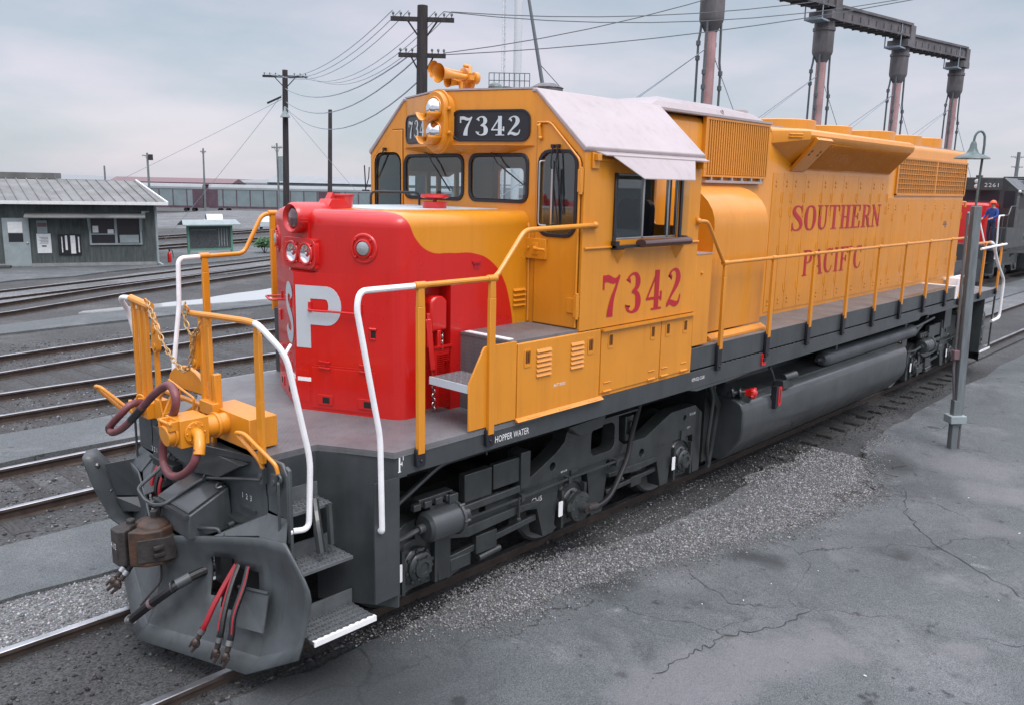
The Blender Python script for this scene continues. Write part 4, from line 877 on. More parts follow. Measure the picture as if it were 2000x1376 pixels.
# number boards and headlight above the windshields
AX = 3.06; NBd = {s: Vector((CX0-AX, s*.945, 0)) for s in (-1, 1)}; LB = NBd[1].length
t = MB(); t.prism([(CX0+.01, -.95), (AX, 0), (CX0+.01, .95)], 'z', 4.06, 4.572); t.add([(CX0, -.95, 4.06), (AX, 0, 4.06), (CX0, .95, 4.06), (CX0, -.6, 4.0), (CX0, .6, 4.0), (AX+.1, 0, 4.03)], [(0, 1, 5, 3), (1, 2, 4, 5), (3, 5, 4)])
nbx = part(t, 'number_board_box', O, bevel=.006)
t = MB(); t.prism([(CX0+.005, -.95), (AX-.01, 0), (CX0+.005, .95)], 'z', 4.574, 4.590); part(t, 'box_top', 'pale_glare', nbx)
for s in (-1, 1):
    d = NBd[s].normalized(); nn = Vector((-abs(d.y), s*abs(d.x), 0)).normalized()
    def P(t_, p): return Vector((AX, 0, p[1]))+d*p[0]+nn*t_
    t = MB(); t.prism(rrect(.13, .955, 4.10, 4.395, .09), P, -.002, .012, [rrect(.150, .935, 4.12, 4.375, .075)]); nb = part(t, 'number_board', 'black_rubber', bevel=.003)
    t = MB(); t.prism(rrect(.145, .94, 4.115, 4.38, .08), P, -.001, .005); part(t, 'board_glass', 'black_paint', nb, smooth=0)
    u0 = .225 if s < 0 else .855; ux = d if s < 0 else -d
    t = MB(); serif(t, '7342', Vector((AX, 0, 4.155))+d*u0+nn*.006, ux, (0, 0, 1), nn, .178, 1.24, .935, .003); part(t, 'numerals', 'letter_grey', nb, smooth=0)
HX = 2.985
t = MB(); ov = lambda k: [(.155*k*math.cos(a), 4.285+(.13 if math.sin(a) >= 0 else -.13)+.155*k*math.sin(a)) for a in [2*math.pi*i/28 for i in range(28)]]
t.prism(ov(1.12), 'x', HX+.05, HX+.07); t.prism(ov(1.0), 'x', HX, CX0, [circ(0, 4.405, .105, 18), circ(0, 4.185, .105, 18)]) if 0 else t.rings([[(x, p[0], p[1]) for p in ov(k)] for x, k in ((CX0, 1.0), (HX+.03, 1.0), (HX, .94))], True)
for z in (4.405, 4.185): t.torus((HX-.004, 0, z), (1, 0, 0), .105, .012, 22)
for z in (4.40, 4.18):
    t.box(HX+.03, HX+.06, -.20, -.15, z-.012, z+.012); t.sphere((HX+.03, -.19, z), .016, 6, 5)
hd = part(t, 'headlight', O, smooth=40)
for z in (4.405, 4.185):
    t = MB(); t.lathe([(.10, -.004), (.085, -.03), (.05, -.05), (.001, -.056)], (HX, 0, z), (1, 0, 0), 22, False); part(t, 'reflector', 'chrome', hd)
    t = MB(); rs = []
    for x, k in ((HX, 1.), (HX-.08, 1.0), (HX-.15, .8)):
        rs.append([(x, .118*k*math.cos(a), z-.0+.118*math.sin(a)*(1)) for a in [R(200+140*i/10) for i in range(11)]])
    t.rings(rs, False, False); vs = part(t, 'visor', O, hd); sm = vs.modifiers.new('s', 'SOLIDIFY'); sm.thickness = .006
# air horn on the roof
HZ = 4.77
t = MB()
def bell(x0, y, z, ln, r, sg=-1): t.lathe([(r, 0), (r*.97, .004), (r*.72, .05), (r*.50, .11), (r*.36, .2), (r*.28, ln*.7), (r*.26, ln)], (x0, y, z), (1, 0, 0), 20, False); t.lathe([(r*.93, .004), (r*.62, .06), (r*.3, .2), (.001, .21)], (x0, y, z), (1, 0, 0), 20, False)
bell(3.22, .20, HZ+.0, .48, .095); bell(3.30, .36, HZ+.055, .42, .085); bell(3.42, .28, HZ-.055, .3, .06)
for y, z, x in ((.20, HZ, 3.72), (.36, HZ+.055, 3.72), (.28, HZ-.055, 3.72)): t.lathe([(.03, 0), (.058, .01), (.062, .05), (.04, .07), (.001, .075)], (x-.02, y, z), (1, 0, 0), 16)
t.box(3.60, 3.66, .14, .42, HZ-.03, HZ+.02); t.cyl((3.63, .28, 4.57), (3.63, .28, HZ), .03); t.cyl((3.55, .22, 4.57), (3.55, .22, HZ-.05), .022); t.box(3.5, 3.75, .15, .4, 4.58, 4.60); t.tube([(3.66, .2, HZ+.03), (3.7, .24, HZ+.11), (3.7, .33, HZ+.13)], .02, 8)
part(t, 'air_horn', O)
t = MB(); t.cyl((3.95, .12, 4.57), (3.95, .12, 4.70), .08, .075, 16); t.sphere((3.95, .12, 4.70), .075, 12, 6, (1, 1, .6)); part(t, 'antenna_dome', 'lamp_green')
# --- long hood
t = MB(); hp_ = [(-.90, 1.966), (.90, 1.966), (.90, 4.44), (.87, 4.50), (.81, 4.535), (-.81, 4.535), (-.87, 4.50), (-.90, 4.44)]
t.prism(hp_, 'x', 5.41, 16.85); hood = part(t, 'long_hood', O, smooth=45)
t = MB(); t.box(5.45, 8.05, -.96, .96, 4.54, 4.567); t.cyl((5.5, -.945, 4.545), (8.05, -.945, 4.545), .014); part(t, 'roof_edge', 'pale_glare', hood)
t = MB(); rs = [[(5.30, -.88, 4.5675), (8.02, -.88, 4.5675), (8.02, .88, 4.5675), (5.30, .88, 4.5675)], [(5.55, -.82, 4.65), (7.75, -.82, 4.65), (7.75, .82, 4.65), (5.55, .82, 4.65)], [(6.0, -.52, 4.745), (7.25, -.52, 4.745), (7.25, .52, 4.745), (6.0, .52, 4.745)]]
t.rings(rs); t.torus((6.95, -.845, 4.625), (0, -1, .6), .028, .006, 12, 5); part(t, 'roof_hatch', 'pale_glare', smooth=20)
t = MB(); t.cyl((8.75, 0, 4.53), (8.75, 0, 4.70), .30, .27, 20); t.cyl((8.75, 0, 4.70), (8.75, 0, 4.80), .20, .19, 20); t.box(8.2, 9.3, -.5, .5, 4.5355, 4.60); part(t, 'exhaust_stack', 'pale_glare')
# inertial air intake grille
t = MB(); t.box(6.46, 8.0, -.903, -.915, 3.855, 4.515)
gr = part(t, 'air_intake_grille', 'orange_shaded')
t = MB()
for i in range(28): x = 6.47+i*.0547; t.box(x, x+.026, -.945, -.912, 3.87, 4.505)
t.box(6.42, 8.03, -.95, -.90, 3.84, 3.865); t.box(6.42, 8.03, -.95, -.90, 4.505, 4.53); t.box(6.42, 6.46, -.95, -.9, 3.865, 4.505); t.box(7.995, 8.03, -.95, -.9, 3.865, 4.505); part(t, 'grille_frame', O, gr, smooth=0)
t = MB(); t.box(6.46, 7.9, -.96, -.90, 3.77, 3.80)
for i in range(6): t.box(6.6+i*.25, 6.63+i*.25, -.95, -.90, 3.80, 3.84)
part(t, 'grille_ledge', 'pale_glare', gr)
# blower housing, the bulge behind the cab
t = MB(); arc = [(-.90, 3.735)]+[(-.90-.5*math.sin(R(a))*1.0, 3.30+.435*math.cos(R(a))) for a in (12, 25, 38, 52, 66, 80, 90)]+[(-1.40, 3.1), (-1.38, 2.06), (-.9, 2.06)]
t.prism(arc, 'x', 5.98, 7.27); bl = part(t, 'blower_housing', O, bevel=.008)
t = MB(); t.add([(5.98, -1.37, 2.045), (7.33, -1.37, 2.045), (7.33, -1.45, 2.0), (5.98, -1.45, 2.0), (5.98, -1.37, 1.967), (7.33, -1.37, 1.967), (7.33, -1.45, 1.967), (5.98, -1.45, 1.967)], [(0, 1, 2, 3), (4, 7, 6, 5), (0, 4, 5, 1), (1, 5, 6, 2), (2, 6, 7, 3), (3, 7, 4, 0)]); part(t, 'base_strip', O, bl, bevel=.004)
t = MB(); t.cyl((5.975, -1.0, 3.62), (5.96, -1.0, 3.62), .02); part(t, 'rivet', O, bl)
t = MB(); t.box(5.40, 5.735, -1.54, -.9, 1.99, 3.0); t.box(5.735, 5.98, -1.40, -.9, 1.967, 2.985); eb = part(t, 'equipment_box', O, bevel=.008)
t = MB(); t.sphere((5.52, -1.545, 2.80), .018, 8, 5); part(t, 'bolt', O, eb)
t = MB(); t.box(5.40, 5.74, -1.545, -.9, 3.0, 3.012); part(t, 'box_top', 'pale_glare', eb)
# right-hand-side copies that only show as silhouette
t = MB(); t.box(5.41, 7.2, .9, 1.5, 1.97, 3.0); part(t, 'equipment_box', O, bevel=.008)
# hood doors with latches and hinges
xs = [8.30, 8.62, 8.90, 9.31, 9.89, 10.26, 10.67, 11.24, 11.81, 12.20, 12.56, 12.90]
dark = MB()
def hlatch(x, z):
    dark.box(x-.022, x+.022, -.9105, -.9085, z-.062, z+.062)
def hood_door(x0, x1, z0, z1, top=True):
    t = MB(); t.box(x0+.004, x1-.004, -.898, -.908, z0, z1); d = part(t, 'hood_door', O, bevel=.002)
    t = MB(); t3 = MB(); xm = (x0+x1)/2
    for z in (z0+.13, z1-.14):
        for dz in (-.03, .03): t.lathe([(.017, 0), (.013, .01), (.001, .012)], (x0+.10, -.909, z+dz), (0, -1, 0), 8)
        for dz in (-.03, .03): dark.box(x0+.088, x0+.112, -.9095, -.9085, z+dz-.02, z+dz+.02)
    for z in (z0+.32, (z0+z1)/2-.1, (z0+z1)/2+.42, z1-.33):
        if z1-z0 < 1.7 and abs(z-z1+.33) > .01 and abs(z-z0-.32) > .01: continue
        t3.box(x1-.055, x1-.008, -.913, -.907, z-.06, z+.06); t3.cyl((x1-.006, -.914, z-.065), (x1-.006, -.914, z+.065), .008, seg=6)
    part(t, 'latch', O, d); part(t3, 'hinge', O, d)
for i in range(len(xs)-1): hood_door(xs[i], xs[i+1], 2.02, 3.93 if xs[i+1] < 12.6 else 3.6)
for a, b_ in ((12.90, 13.55), (13.55, 14.45), (14.45, 15.05), (15.05, 15.6), (15.6, 16.2), (16.2, 16.83)): hood_door(a, b_, 2.02, 3.58)
t = MB(); t.box(8.30, 8.9, -.9, -.903, 3.94, 3.945); part(dark, 'latch_recess', 'orange_shaded', hood, smooth=0)
t = MB(); serif(t, 'SOUTHERN', (8.95, -.909, 3.125), (1, 0, 0), (0, 0, 1), (0, -1, 0), .365, 1.72, 1.165, .004)
serif(t, 'PACIFIC', (9.44, -.909, 2.455), (1, 0, 0), (0, 0, 1), (0, -1, 0), .375, 1.45, .86, .004) if 0 else None
xo = 9.44
for chh, adv in zip('PACIFIC', (.36, .38, .375, .225, .33, .225, .3)):
    serif(t, chh, (xo, -.909, 2.455), (1, 0, 0), (0, 0, 1), (0, -1, 0), .38, 1.42, 1, .004); xo += adv
part(t, 'lettering', 'letter_red', hood, smooth=0)
t = MB(); t.box(15.72, 15.95, -.909, -.911, 3.07, 3.10); t.box(15.75, 15.80, -.909, -.911, 3.1, 3.15); t.box(15.84, 15.9, -.909, -.911, 3.02, 3.07); t.box(15.84, 15.9, -.909, -.911, 3.1, 3.15); part(t, 'maker_plate', 'far_red', hood)
# dynamic-brake bulge flaring out below the roof line
t = MB()
for s in (-1, 1):
    X0, X1 = 8.95, 12.55
    sec = [(.80, 4.536), (1.18, 4.515), (1.25, 4.485), (1.275, 4.43), (1.26, 4.37), (.90, 3.985)]
    t.rings([[(8.14, s*.895, 4.50), (8.15, s*.899, 4.49), (8.15, s*.90, 4.47), (8.16, s*.90, 4.42), (8.17, s*.90, 4.31), (8.30, s*.90, 4.26)], [(8.62, s*.80, 4.536), (8.62, s*1.16, 4.512), (8.62, s*1.23, 4.482), (8.62, s*1.25, 4.43), (8.62, s*1.235, 4.375), (9.0, s*.90, 3.985)], [(X1, s*y, z) for y, z in sec]])
br = part(t, 'dynamic_brake_housing', O, smooth=35)
t = MB(); dv = Vector((0, -.36, .385)).normalized(); nn = Vector((0, -.385, -.36)).normalized(); b0 = Vector((0, -.90, 3.985))
for i in range(62):
    x = 9.22+i*.0535; a = b0+Vector((x, 0, 0))+dv*.03+nn*.004; b_ = a+dv*.46; t.beam(a, b_, .014, .022, nn)
ff = part(t, 'brake_grille', O, br, smooth=0)
t = MB(); t.beam(b0+Vector((10.87, 0, 0))+dv*.26+nn*.0015, b0+Vector((10.8701, 0, 0))+dv*.261+nn*.0015, .01, .01) if 0 else None
q4 = [b0+Vector((x, 0, 0))+dv*k+nn*.003 for x, k in ((9.20, .03), (12.52, .03), (12.52, .49), (9.20, .49))]; t.add(q4, [(0, 1, 2, 3)]); part(t, 'grille_backing', 'orange_shaded', br, smooth=0)
t = MB(); o_ = b0+Vector((8.95, 0, 0)); A_ = lambda x, k, o2: Vector((x, -.90, 3.985))+dv*k+nn*o2
t.add([A_(8.70+.10, -.01, .03), A_(9.22, -.01, .03), A_(9.22, .56, .03), A_(8.70+.03, .56, .03), A_(8.70+.10, -.01, -.02), A_(9.22, -.01, -.02), A_(9.22, .56, -.02), A_(8.73, .56, -.02)], [(0, 1, 2, 3), (7, 6, 5, 4), (0, 4, 5, 1), (1, 5, 6, 2), (2, 6, 7, 3), (3, 7, 4, 0)]); ap = part(t, 'access_panel', O, br, bevel=.005)
t = MB()
for x in (8.86, 9.13):
    for k in (.30, .36): t.cyl(A_(x, k, .030), A_(x, k, .034), .022, seg=8)
part(t, 'panel_latch', 'orange_shaded', ap)
t = MB(); t.box(8.28, 8.5, -1.02, -1.0, 4.43, 4.445) if 0 else None
for z in (4.40, 4.435): t.cyl((8.36, -1.055, z), (8.52, -1.17, z), .012, seg=6)
part(t, 'grab_iron', O, br)
# radiator section: grilles and fans
t = MB(); t.box(12.93, 16.82, -.903, -.912, 3.665, 4.285); rg = part(t, 'radiator_grille', 'grille_mesh')
t = MB()
for i in range(33): x = 12.95+i*.12; t.box(x, x+.014, -.922, -.911, 3.67, 4.28)
for i in range(8): z = 3.67+i*.0855; t.box(12.93, 16.82, -.924, -.911, z, z+.010)
t.box(14.925, 14.975, -.926, -.911, 3.66, 4.29); t.box(12.88, 12.93, -.93, -.9, 3.65, 4.3); t.box(16.79, 16.84, -.93, -.9, 3.65, 4.3); t.box(12.88, 16.84, -.93, -.9, 4.28, 4.31); t.box(12.88, 16.84, -.93, -.9, 3.64, 3.67); part(t, 'grille_frame', O, rg, smooth=0)
t = MB()
for x0, x1 in ((12.93, 14.9), (15.0, 16.8)):
    for i in range(48): x = x0+(x1-x0)*(i+.5)/48; t.box(x-.010, x+.010, -.9135, -.911, 3.68, 4.27)
part(t, 'radiator_slats', 'grille_brown', rg, split=False)
def fan(x, r, z1, name):
    t = MB(); t.lathe([(r, 0), (r, z1-4.53), (r-.02, z1-4.53+.01), (r-.03, z1-4.53), (r-.03, z1-4.6)], (x, 0, 4.53), (0, 0, 1), 36, False); f_ = part(t, name, O, smooth=40)
    t = MB()
    for i in range(9): y = -r*.9+r*1.8*i/8; hw = math.sqrt(max(0, r*r*.93-y*y)); t.box(x-hw, x+hw, y-.006, y+.006, z1-.02, z1-.008)
    t.cyl((x, 0, z1-.12), (x, 0, z1-.02), .12); part(t, 'fan_guard', 'grille_mesh', f_); return f_
fan(10.1, .58, 4.735, 'roof_fan'); fan(11.62, .53, 4.735, 'roof_fan'); fan(13.35, .62, 4.745, 'roof_fan'); fan(14.8, .60, 4.75, 'roof_fan'); fan(16.2, .55, 4.77, 'roof_fan')
t = MB(); t.box(8.2, 16.85, -.80, .80, 4.536, 4.552); part(t, 'roof_walk', 'pale_glare', hood)
t = MB(); t.box(16.85, 17.0, -.62, .62, 1.73, 4.2); t.prism([(-.9, 1.74), (.9, 1.74), (.9, 1.966), (-.9, 1.966)], 'x', 5.42, 16.85); part(t, 'hood_end', O, bevel=.02)
t = MB(); t.box(15.05, 15.35, -1.48, -1.3, 1.73, 2.1); part(t, 'step_box', 'white_paint', bevel=.01)
# --- handrails and stanchions
def rail(pts, name, m_, r=.0215, fil=.07, seg=10, parent=LOCO):
    t = MB(); t.tube(pts, r, seg, fil); return t.build(name, m_, parent)
YS = -1.556
def stanchion(x, s, zb, zs, zt, parent=LOCO, shoe=True):
    y = s*1.556; t = MB()
    t.box(x-.034, x+.034, y-.022, y+.014, zs-.05, zt-.16)
    t.prism([(x-.034, zt-.1605), (x+.034, zt-.1605), (x+.028, zt-.02), (x-.028, zt-.02)], 'y', y-.02, y+.012); t.cyl((x-.05, y, zt), (x+.05, y, zt), .030, seg=12)
    st = t.build('stanchion', O, parent, bevel=.004)
    if shoe:
        t = MB(); t.prism(rrect(x-.046, x+.046, zb, zs, .02, 2), 'y', y-s*.02, y+s*.014); t.sphere((x, y+s*.016, zb+.05), .014, 6, 4); t.build('post_shoe', 'black_paint', st, bevel=.004)
    return st
rail([(1.09, -1.53, 1.125), (1.07, -1.585, 1.13), (1.068, -1.575, 1.87), (.985, -1.565, 2.31), (.885, YS, 2.84), (.915, YS, 2.955), (1.41, YS, 2.955)], 'grab_rail', 'white_paint', .0225, .09)
rail([(1.40, YS, 2.955), (2.28, YS, 2.957), (2.62, YS, 3.335), (3.50, -1.572, 3.357), (3.56, -1.565, 3.357)], 'handrail', O, .022, .07)
t = MB(); t.sphere((3.56, -1.565, 3.357), .035, 10, 6); t.cyl((3.56, -1.54, 3.357), (3.56, -1.58, 3.357), .02); part(t, 'rail_bracket', O)
stanchion(1.47, -1, 1.545, 1.70, 2.955); stanchion(2.235, -1, 1.545, 1.70, 2.957)
rail([(5.37, -1.56, 3.36), (5.52, -1.575, 3.355), (5.96, YS, 2.885), (15.06, YS, 2.882)], 'handrail', O, .021, .06)
t = MB(); t.sphere((5.36, -1.56, 3.36), .035, 10, 6); t.box(5.33, 5.39, -1.55, -1.54, 3.32, 3.40); part(t, 'rail_bracket', O)
for x in (5.995, 7.18, 8.36, 9.54, 10.67, 11.845, 13.0, 14.17): stanchion(x, -1, 1.645, 1.945, 2.885)
# rear platform rails
stanchion(15.03, -1, 1.60, 1.74, 2.885); stanchion(16.38, -1, 1.6, 1.74, 2.73); stanchion(17.62, -1, 1.6, 1.74, 2.66)
rail([(15.06, YS, 2.882), (15.3, YS, 2.75), (16.72, YS, 2.74)], 'handrail', O); rail([(15.87, -1.62, 2.64), (17.78, -1.60, 2.665)], 'grab_rail', 'white_paint', .024)
rail([(16.7, YS, 2.74), (16.95, YS, 2.71), (17.45, -1.57, 2.25), (18.02, -1.585, 1.88), (18.04, -1.585, 1.06), (17.66, -1.53, 1.01)], 'grab_rail', 'white_paint', .03, .1)
# far-side rails
rail([(1.02, 1.55, 1.12), (1.0, 1.556, 1.88), (1.09, 1.556, 2.50), (1.105, 1.556, 2.945), (1.38, 1.556, 2.95)], 'grab_rail', 'white_paint', .0225, .07)
rail([(1.37, 1.556, 2.95), (1.80, 1.556, 2.96), (2.02, 1.556, 3.345), (2.15, 1.556, 3.36), (3.45, 1.57, 3.36)], 'handrail', O, .022, .07)
stanchion(1.37, 1, 1.5, 1.66, 2.955); stanchion(2.14, 1, 2.3, 2.40, 3.36, shoe=False)
for x in (5.995, 8.36, 10.67, 13.0, 15.0): stanchion(x, 1, 1.645, 1.945, 2.885)
rail([(5.5, 1.556, 3.35), (5.96, 1.556, 2.885), (15.06, 1.556, 2.882)], 'handrail', O)
# end rails over the front platform
XE = .455
def endpost(y, z0, z1, w=.045, m_=O):
    t = MB(); t.box(XE-.012, XE+.022, y-w/2, y+w/2, z0, z1-.0695); t.prism([(y-w/2, z1-.07), (y+w/2, z1-.07), (y+.018, z1), (y-.018, z1)], 'x', XE-.014, XE+.014); return t.build('stanchion', m_, LOCO, bevel=.004)
rail([(.45, .02, 2.655), (.45, -.3, 2.675), (.45, -.82, 2.70), (.44, -.97, 2.70)], 'handrail', O, .024, .1); rail([(.44, -.96, 2.70), (.40, -1.08, 2.705), (.53, -1.205, 2.50), (.698, -1.22, 1.69), (.67, -1.22, 1.16), (.53, -1.22, 1.185)], 'grab_rail', 'white_paint', .0225, .1)
t = MB(); t.cyl((.52, -1.215, 1.185), (.505, -1.215, 1.185), .03); t.tube([(.54, -1.19, 2.47), (.62, -1.03, 2.45), (.70, -1.0, 2.52)], .012, 8, .05); part(t, 'rail_bracket', 'white_paint')
endpost(-.955, 1.66, 2.69, .07); endpost(-.12, 1.62, 2.65); endpost(-.235, 1.62, 2.65); 
rail([(.45, .74, 2.625), (.45, 1.12, 2.66)], 'handrail', O, .034); rail([(.45, 1.10, 2.66), (.42, 1.30, 2.655), (.56, 1.46, 2.50), (.75, 1.50, 1.66), (.72, 1.49, 1.10), (.5, 1.30, 1.14)], 'grab_rail', 'white_paint', .0225, .1)
for y in (1.10, .98, .87): endpost(y, 1.62, 2.64)
endpost(.70, 1.62, 2.58)
def chain(pts, name, r=.026, rr=.006):
    P = crom(pts, 24); cum = [0]
    for i in range(1, len(P)): cum.append(cum[-1]+(P[i]-P[i-1]).length)
    t = MB(); n = int(cum[-1]/.052)
    for i in range(n):
        s = i*.052; j = next(k for k in range(1, len(cum)) if cum[k] >= s); c = P[j]; d = (P[j]-P[j-1]).normalized(); a = d.orthogonal().normalized(); b_ = d.cross(a)
        if i % 2: a, b_ = b_, a
        t.tube([c+d*(.034*math.cos(q))+a*(.017*math.sin(q)) for q in [2*math.pi*k/10 for k in range(11)]], rr, 5)
    return part(t, name, 'galv_chain')
chain([(.42, .72, 2.66), (.40, .62, 2.60), (.40, .42, 2.36), (.40, .22, 2.23), (.40, .08, 2.19), (.40, -.02, 2.27), (.40, -.10, 2.47), (.42, -.20, 2.62)], 'safety_chain')
chain([(.41, .03, 2.72), (.40, .02, 2.62), (.40, -.06, 2.50), (.40, -.16, 2.54), (.41, -.22, 2.66)], 'safety_chain')
t = MB(); t.torus((.42, .03, 2.70), (1, 0, .4), .028, .007, 14); t.torus((.42, .74, 2.67), (1, 0, .4), .028, .007, 14)
t.prism(rrect(.60, .70, 2.25, 2.50, .05), 'x', .42, .46); t.cyl((.41, .65, 2.30), (.47, .65, 2.30), .03); t.cyl((.41, .65, 2.44), (.47, .65, 2.44), .03); t.prism(rrect(-.10, .0, 2.22, 2.52, .05), 'x', .42, .46); t.cyl((.41, -.05, 2.28), (.47, -.05, 2.28), .03)
part(t, 'chain_hook', O, bevel=.006)
# walk-over plate folded up between the posts
t = MB(); ap_ = [(-.06, 1.66), (-.06, 2.0)]+[(.27+.33*math.cos(a), 1.98+.20*math.sin(a)) for a in [math.pi*i/12 for i in range(13)]]+[(.60, 1.66)]
t.prism(ap_, lambda q, p: (.52+q-(p[1]-1.66)*.0, p[0], p[1]), -.02, .02); t.box(.46, .50, -.05, .6, 1.90, 1.93); t.box(.46, .5, -.05, .6, 1.70, 1.73); t.prism([(1.66, .50), (1.95, .50), (1.66, .36)], lambda q, p: (p[1], q, p[0]), .02, .05); t.prism([(1.66, .50), (1.95, .50), (1.66, .36)], lambda q, p: (p[1], q, p[0]), .50, .53)
part(t, 'walkover_plate', O, bevel=.008)
t = MB(); hx = lambda y, z: (.42, y, z)
t.tube([hx(.40, 2.03), hx(.60, 1.87), hx(.56, 1.72), hx(.40, 1.78), hx(.30, 1.86), hx(.20, 2.02), hx(.42, 2.06), hx(.40, 2.0)], .010, 7, .02); t.tube([hx(.32, 2.04), hx(-.02, 1.98), hx(.02, 1.82), hx(.10, 1.74)], .010, 7, .03); t.torus(hx(-.07, 1.84), (1, 0, 0), .035, .009, 14)
part(t, 'hose_hook', O)
# control-cable box and receptacle
t = MB(); t.prism([(-.80, 1.715), (-.17, 1.715), (-.17, 1.955), (-.80, 1.955)], 'x', .455, .69); t.box(.40, .46, -.36, -.14, 1.90, 2.0); t.box(.44, .50, -.33, -.28, 1.95, 2.22); t.cyl((.24, -.44, 1.86), (.46, -.44, 1.86), .085, seg=18); t.cyl((.36, -.44, 1.86), (.385, -.44, 1.86), .10, seg=18); mu = part(t, 'control_cable_box', O, bevel=.006)
t = MB(); t.box(.04, .26, -.56, -.32, 1.765, 1.975); t.cyl((.04, -.44, 1.86), (-.03, -.44, 1.85), .085, .08, seg=18); t.cyl((.02, -.44, 1.86), (.04, -.44, 1.86), .10, .10, seg=18); t.box(-.03, .05, -.53, -.50, 1.90, 1.97); t.box(-.03, .05, -.38, -.35, 1.90, 1.97); t.cyl((-.02, -.54, 1.955), (-.02, -.34, 1.955), .012)
t.cyl((.15, -.56, 1.87), (.15, -.575, 1.87), .085, seg=20)
for k in range(8): a = math.pi*k/4; t.sphere((.15+.068*math.cos(a), -.577, 1.87+.068*math.sin(a)), .009, 6, 4)
t.tube([(.15, -.565, 1.87), (.15, -.62, 1.865), (.12, -.68, 1.80), (.10, -.70, 1.74)], .042, 12, .05); part(t, 'cable_receptacle', O, mu, bevel=.004)
t = MB(); P = crom([(.10, -.69, 1.78), (.07, -.66, 1.66), (.05, -.50, 1.545), (.06, -.30, 1.50), (.08, -.16, 1.56), (.09, -.155, 1.72), (.09, -.26, 1.88), (.08, -.40, 2.02), (.08, -.43, 2.12), (.09, -.36, 2.18), (.10, -.24, 2.175), (.11, .02, 2.05), (.12, .35, 1.84), (.12, .64, 1.66), (.12, .86, 1.565), (.13, .96, 1.56), (.14, .965, 1.60), (.17, .82, 1.72), (.24, .78, 1.80), (.34, .82, 1.80), (.42, .86, 1.76)], 7)
t.tube(P, .031, 12); part(t, 'control_cable', 'maroon_hose', mu)
t = MB(); P2 = [p for p in P]; t.tube(P[104:112], .035, 12); t.tube(P[82:88], .033, 12); part(t, 'tape_wrap', 'black_hose', mu)
t = MB(); t.box(.36, .52, .72, .98, 1.66, 1.80); t.cyl((.30, .84, 1.74), (.42, .84, 1.74), .06); t.torus((.34, .80, 1.83), (1, .5, 0), .04, .01, 12); t.box(.42, .5, .60, .72, 1.66, 1.84); t.beam((.40, 1.06, 1.68), (.30, .92, 1.80), .03, .03); part(t, 'cable_bracket', O, bevel=.005)
rail([(.47, -.95, 1.60), (.45, -.93, 1.68), (.37, -.73, 1.865), (.39, -.84, 1.872), (.47, -1.13, 1.68), (.48, -1.15, 1.56)], 'step_handle', O, .016, .04); rail([(.44, 1.15, 1.60), (.22, 1.33, 1.86), (.2, 1.42, 1.86), (.40, 1.25, 1.60)], 'step_handle', O, .016, .03)
t = MB()
for y in (-.95, -1.13): t.box(.44, .49, y-.03, y+.03, 1.50, 1.62); t.cyl((.43, y, 1.56), (.5, y, 1.56), .022)
t.tube([(.47, -1.16, 1.56), (.45, -1.18, 1.56), (.45, -1.18, 1.12), (.49, -1.12, 1.12)], .012, 7, .02); t.tube([(.47, 1.16, 1.6), (.44, 1.18, 1.56), (.44, 1.18, 1.2), (.49, 1.12, 1.2)], .012, 7, .02); t.torus((.47, -1.16, 1.585), (1, 0, 0), .03, .012, 12)
part(t, 'step_bracket', G, bevel=.004)
# uncoupling lever
t = MB(); t.tube([(.45, -.95, 1.53), (.43, -.62, 1.46), (.42, -.15, 1.35), (.34, -.12, 1.31), (.10, -.08, 1.185), (.08, .05, 1.15), (.09, .24, 1.135), (.10, .41, 1.19), (.28, .38, 1.32), (.46, .5, 1.42)], .016, 8, .05); t.box(.44, .49, -.20, -.12, 1.31, 1.44); t.torus((.42, -.16, 1.352), (0, 1, 0), .028, .01, 12); t.torus((.095, .10, 1.14), (0, 1, 0), .025, .008, 10); t.tube([(.095, .1, 1.12), (.09, .06, 1.06), (.1, .03, 1.02)], .008, 6); part(t, 'uncoupling_lever', G)
# sloped drop-step cover above the coupler
t = MB(); t.add([(.13, -.42, 1.175), (.13, .14, 1.175), (.47, .14, 1.33), (.47, -.42, 1.33), (.13, -.42, .98), (.13, .14, .98), (.5, .14, .98), (.5, -.42, .98)], [(0, 1, 2, 3), (4, 7, 6, 5), (0, 4, 5, 1), (1, 5, 6, 2), (2, 6, 7, 3), (3, 7, 4, 0)])
dc = part(t, 'coupler_pocket', 'plow_paint', bevel=.012); t = MB(); t.beam((.14, -.14, 1.192), (.46, -.14, 1.338), .52, .012); t.tube([(.45, -.36, 1.35), (.40, -.37, 1.36), (.38, -.39, 1.33), (.42, -.4, 1.34)], .012, 7, .02); t.beam((.12, -.42, 1.17), (.12, .14, 1.17), .03, .03); part(t, 'cover_plate', G, dc, bevel=.005)
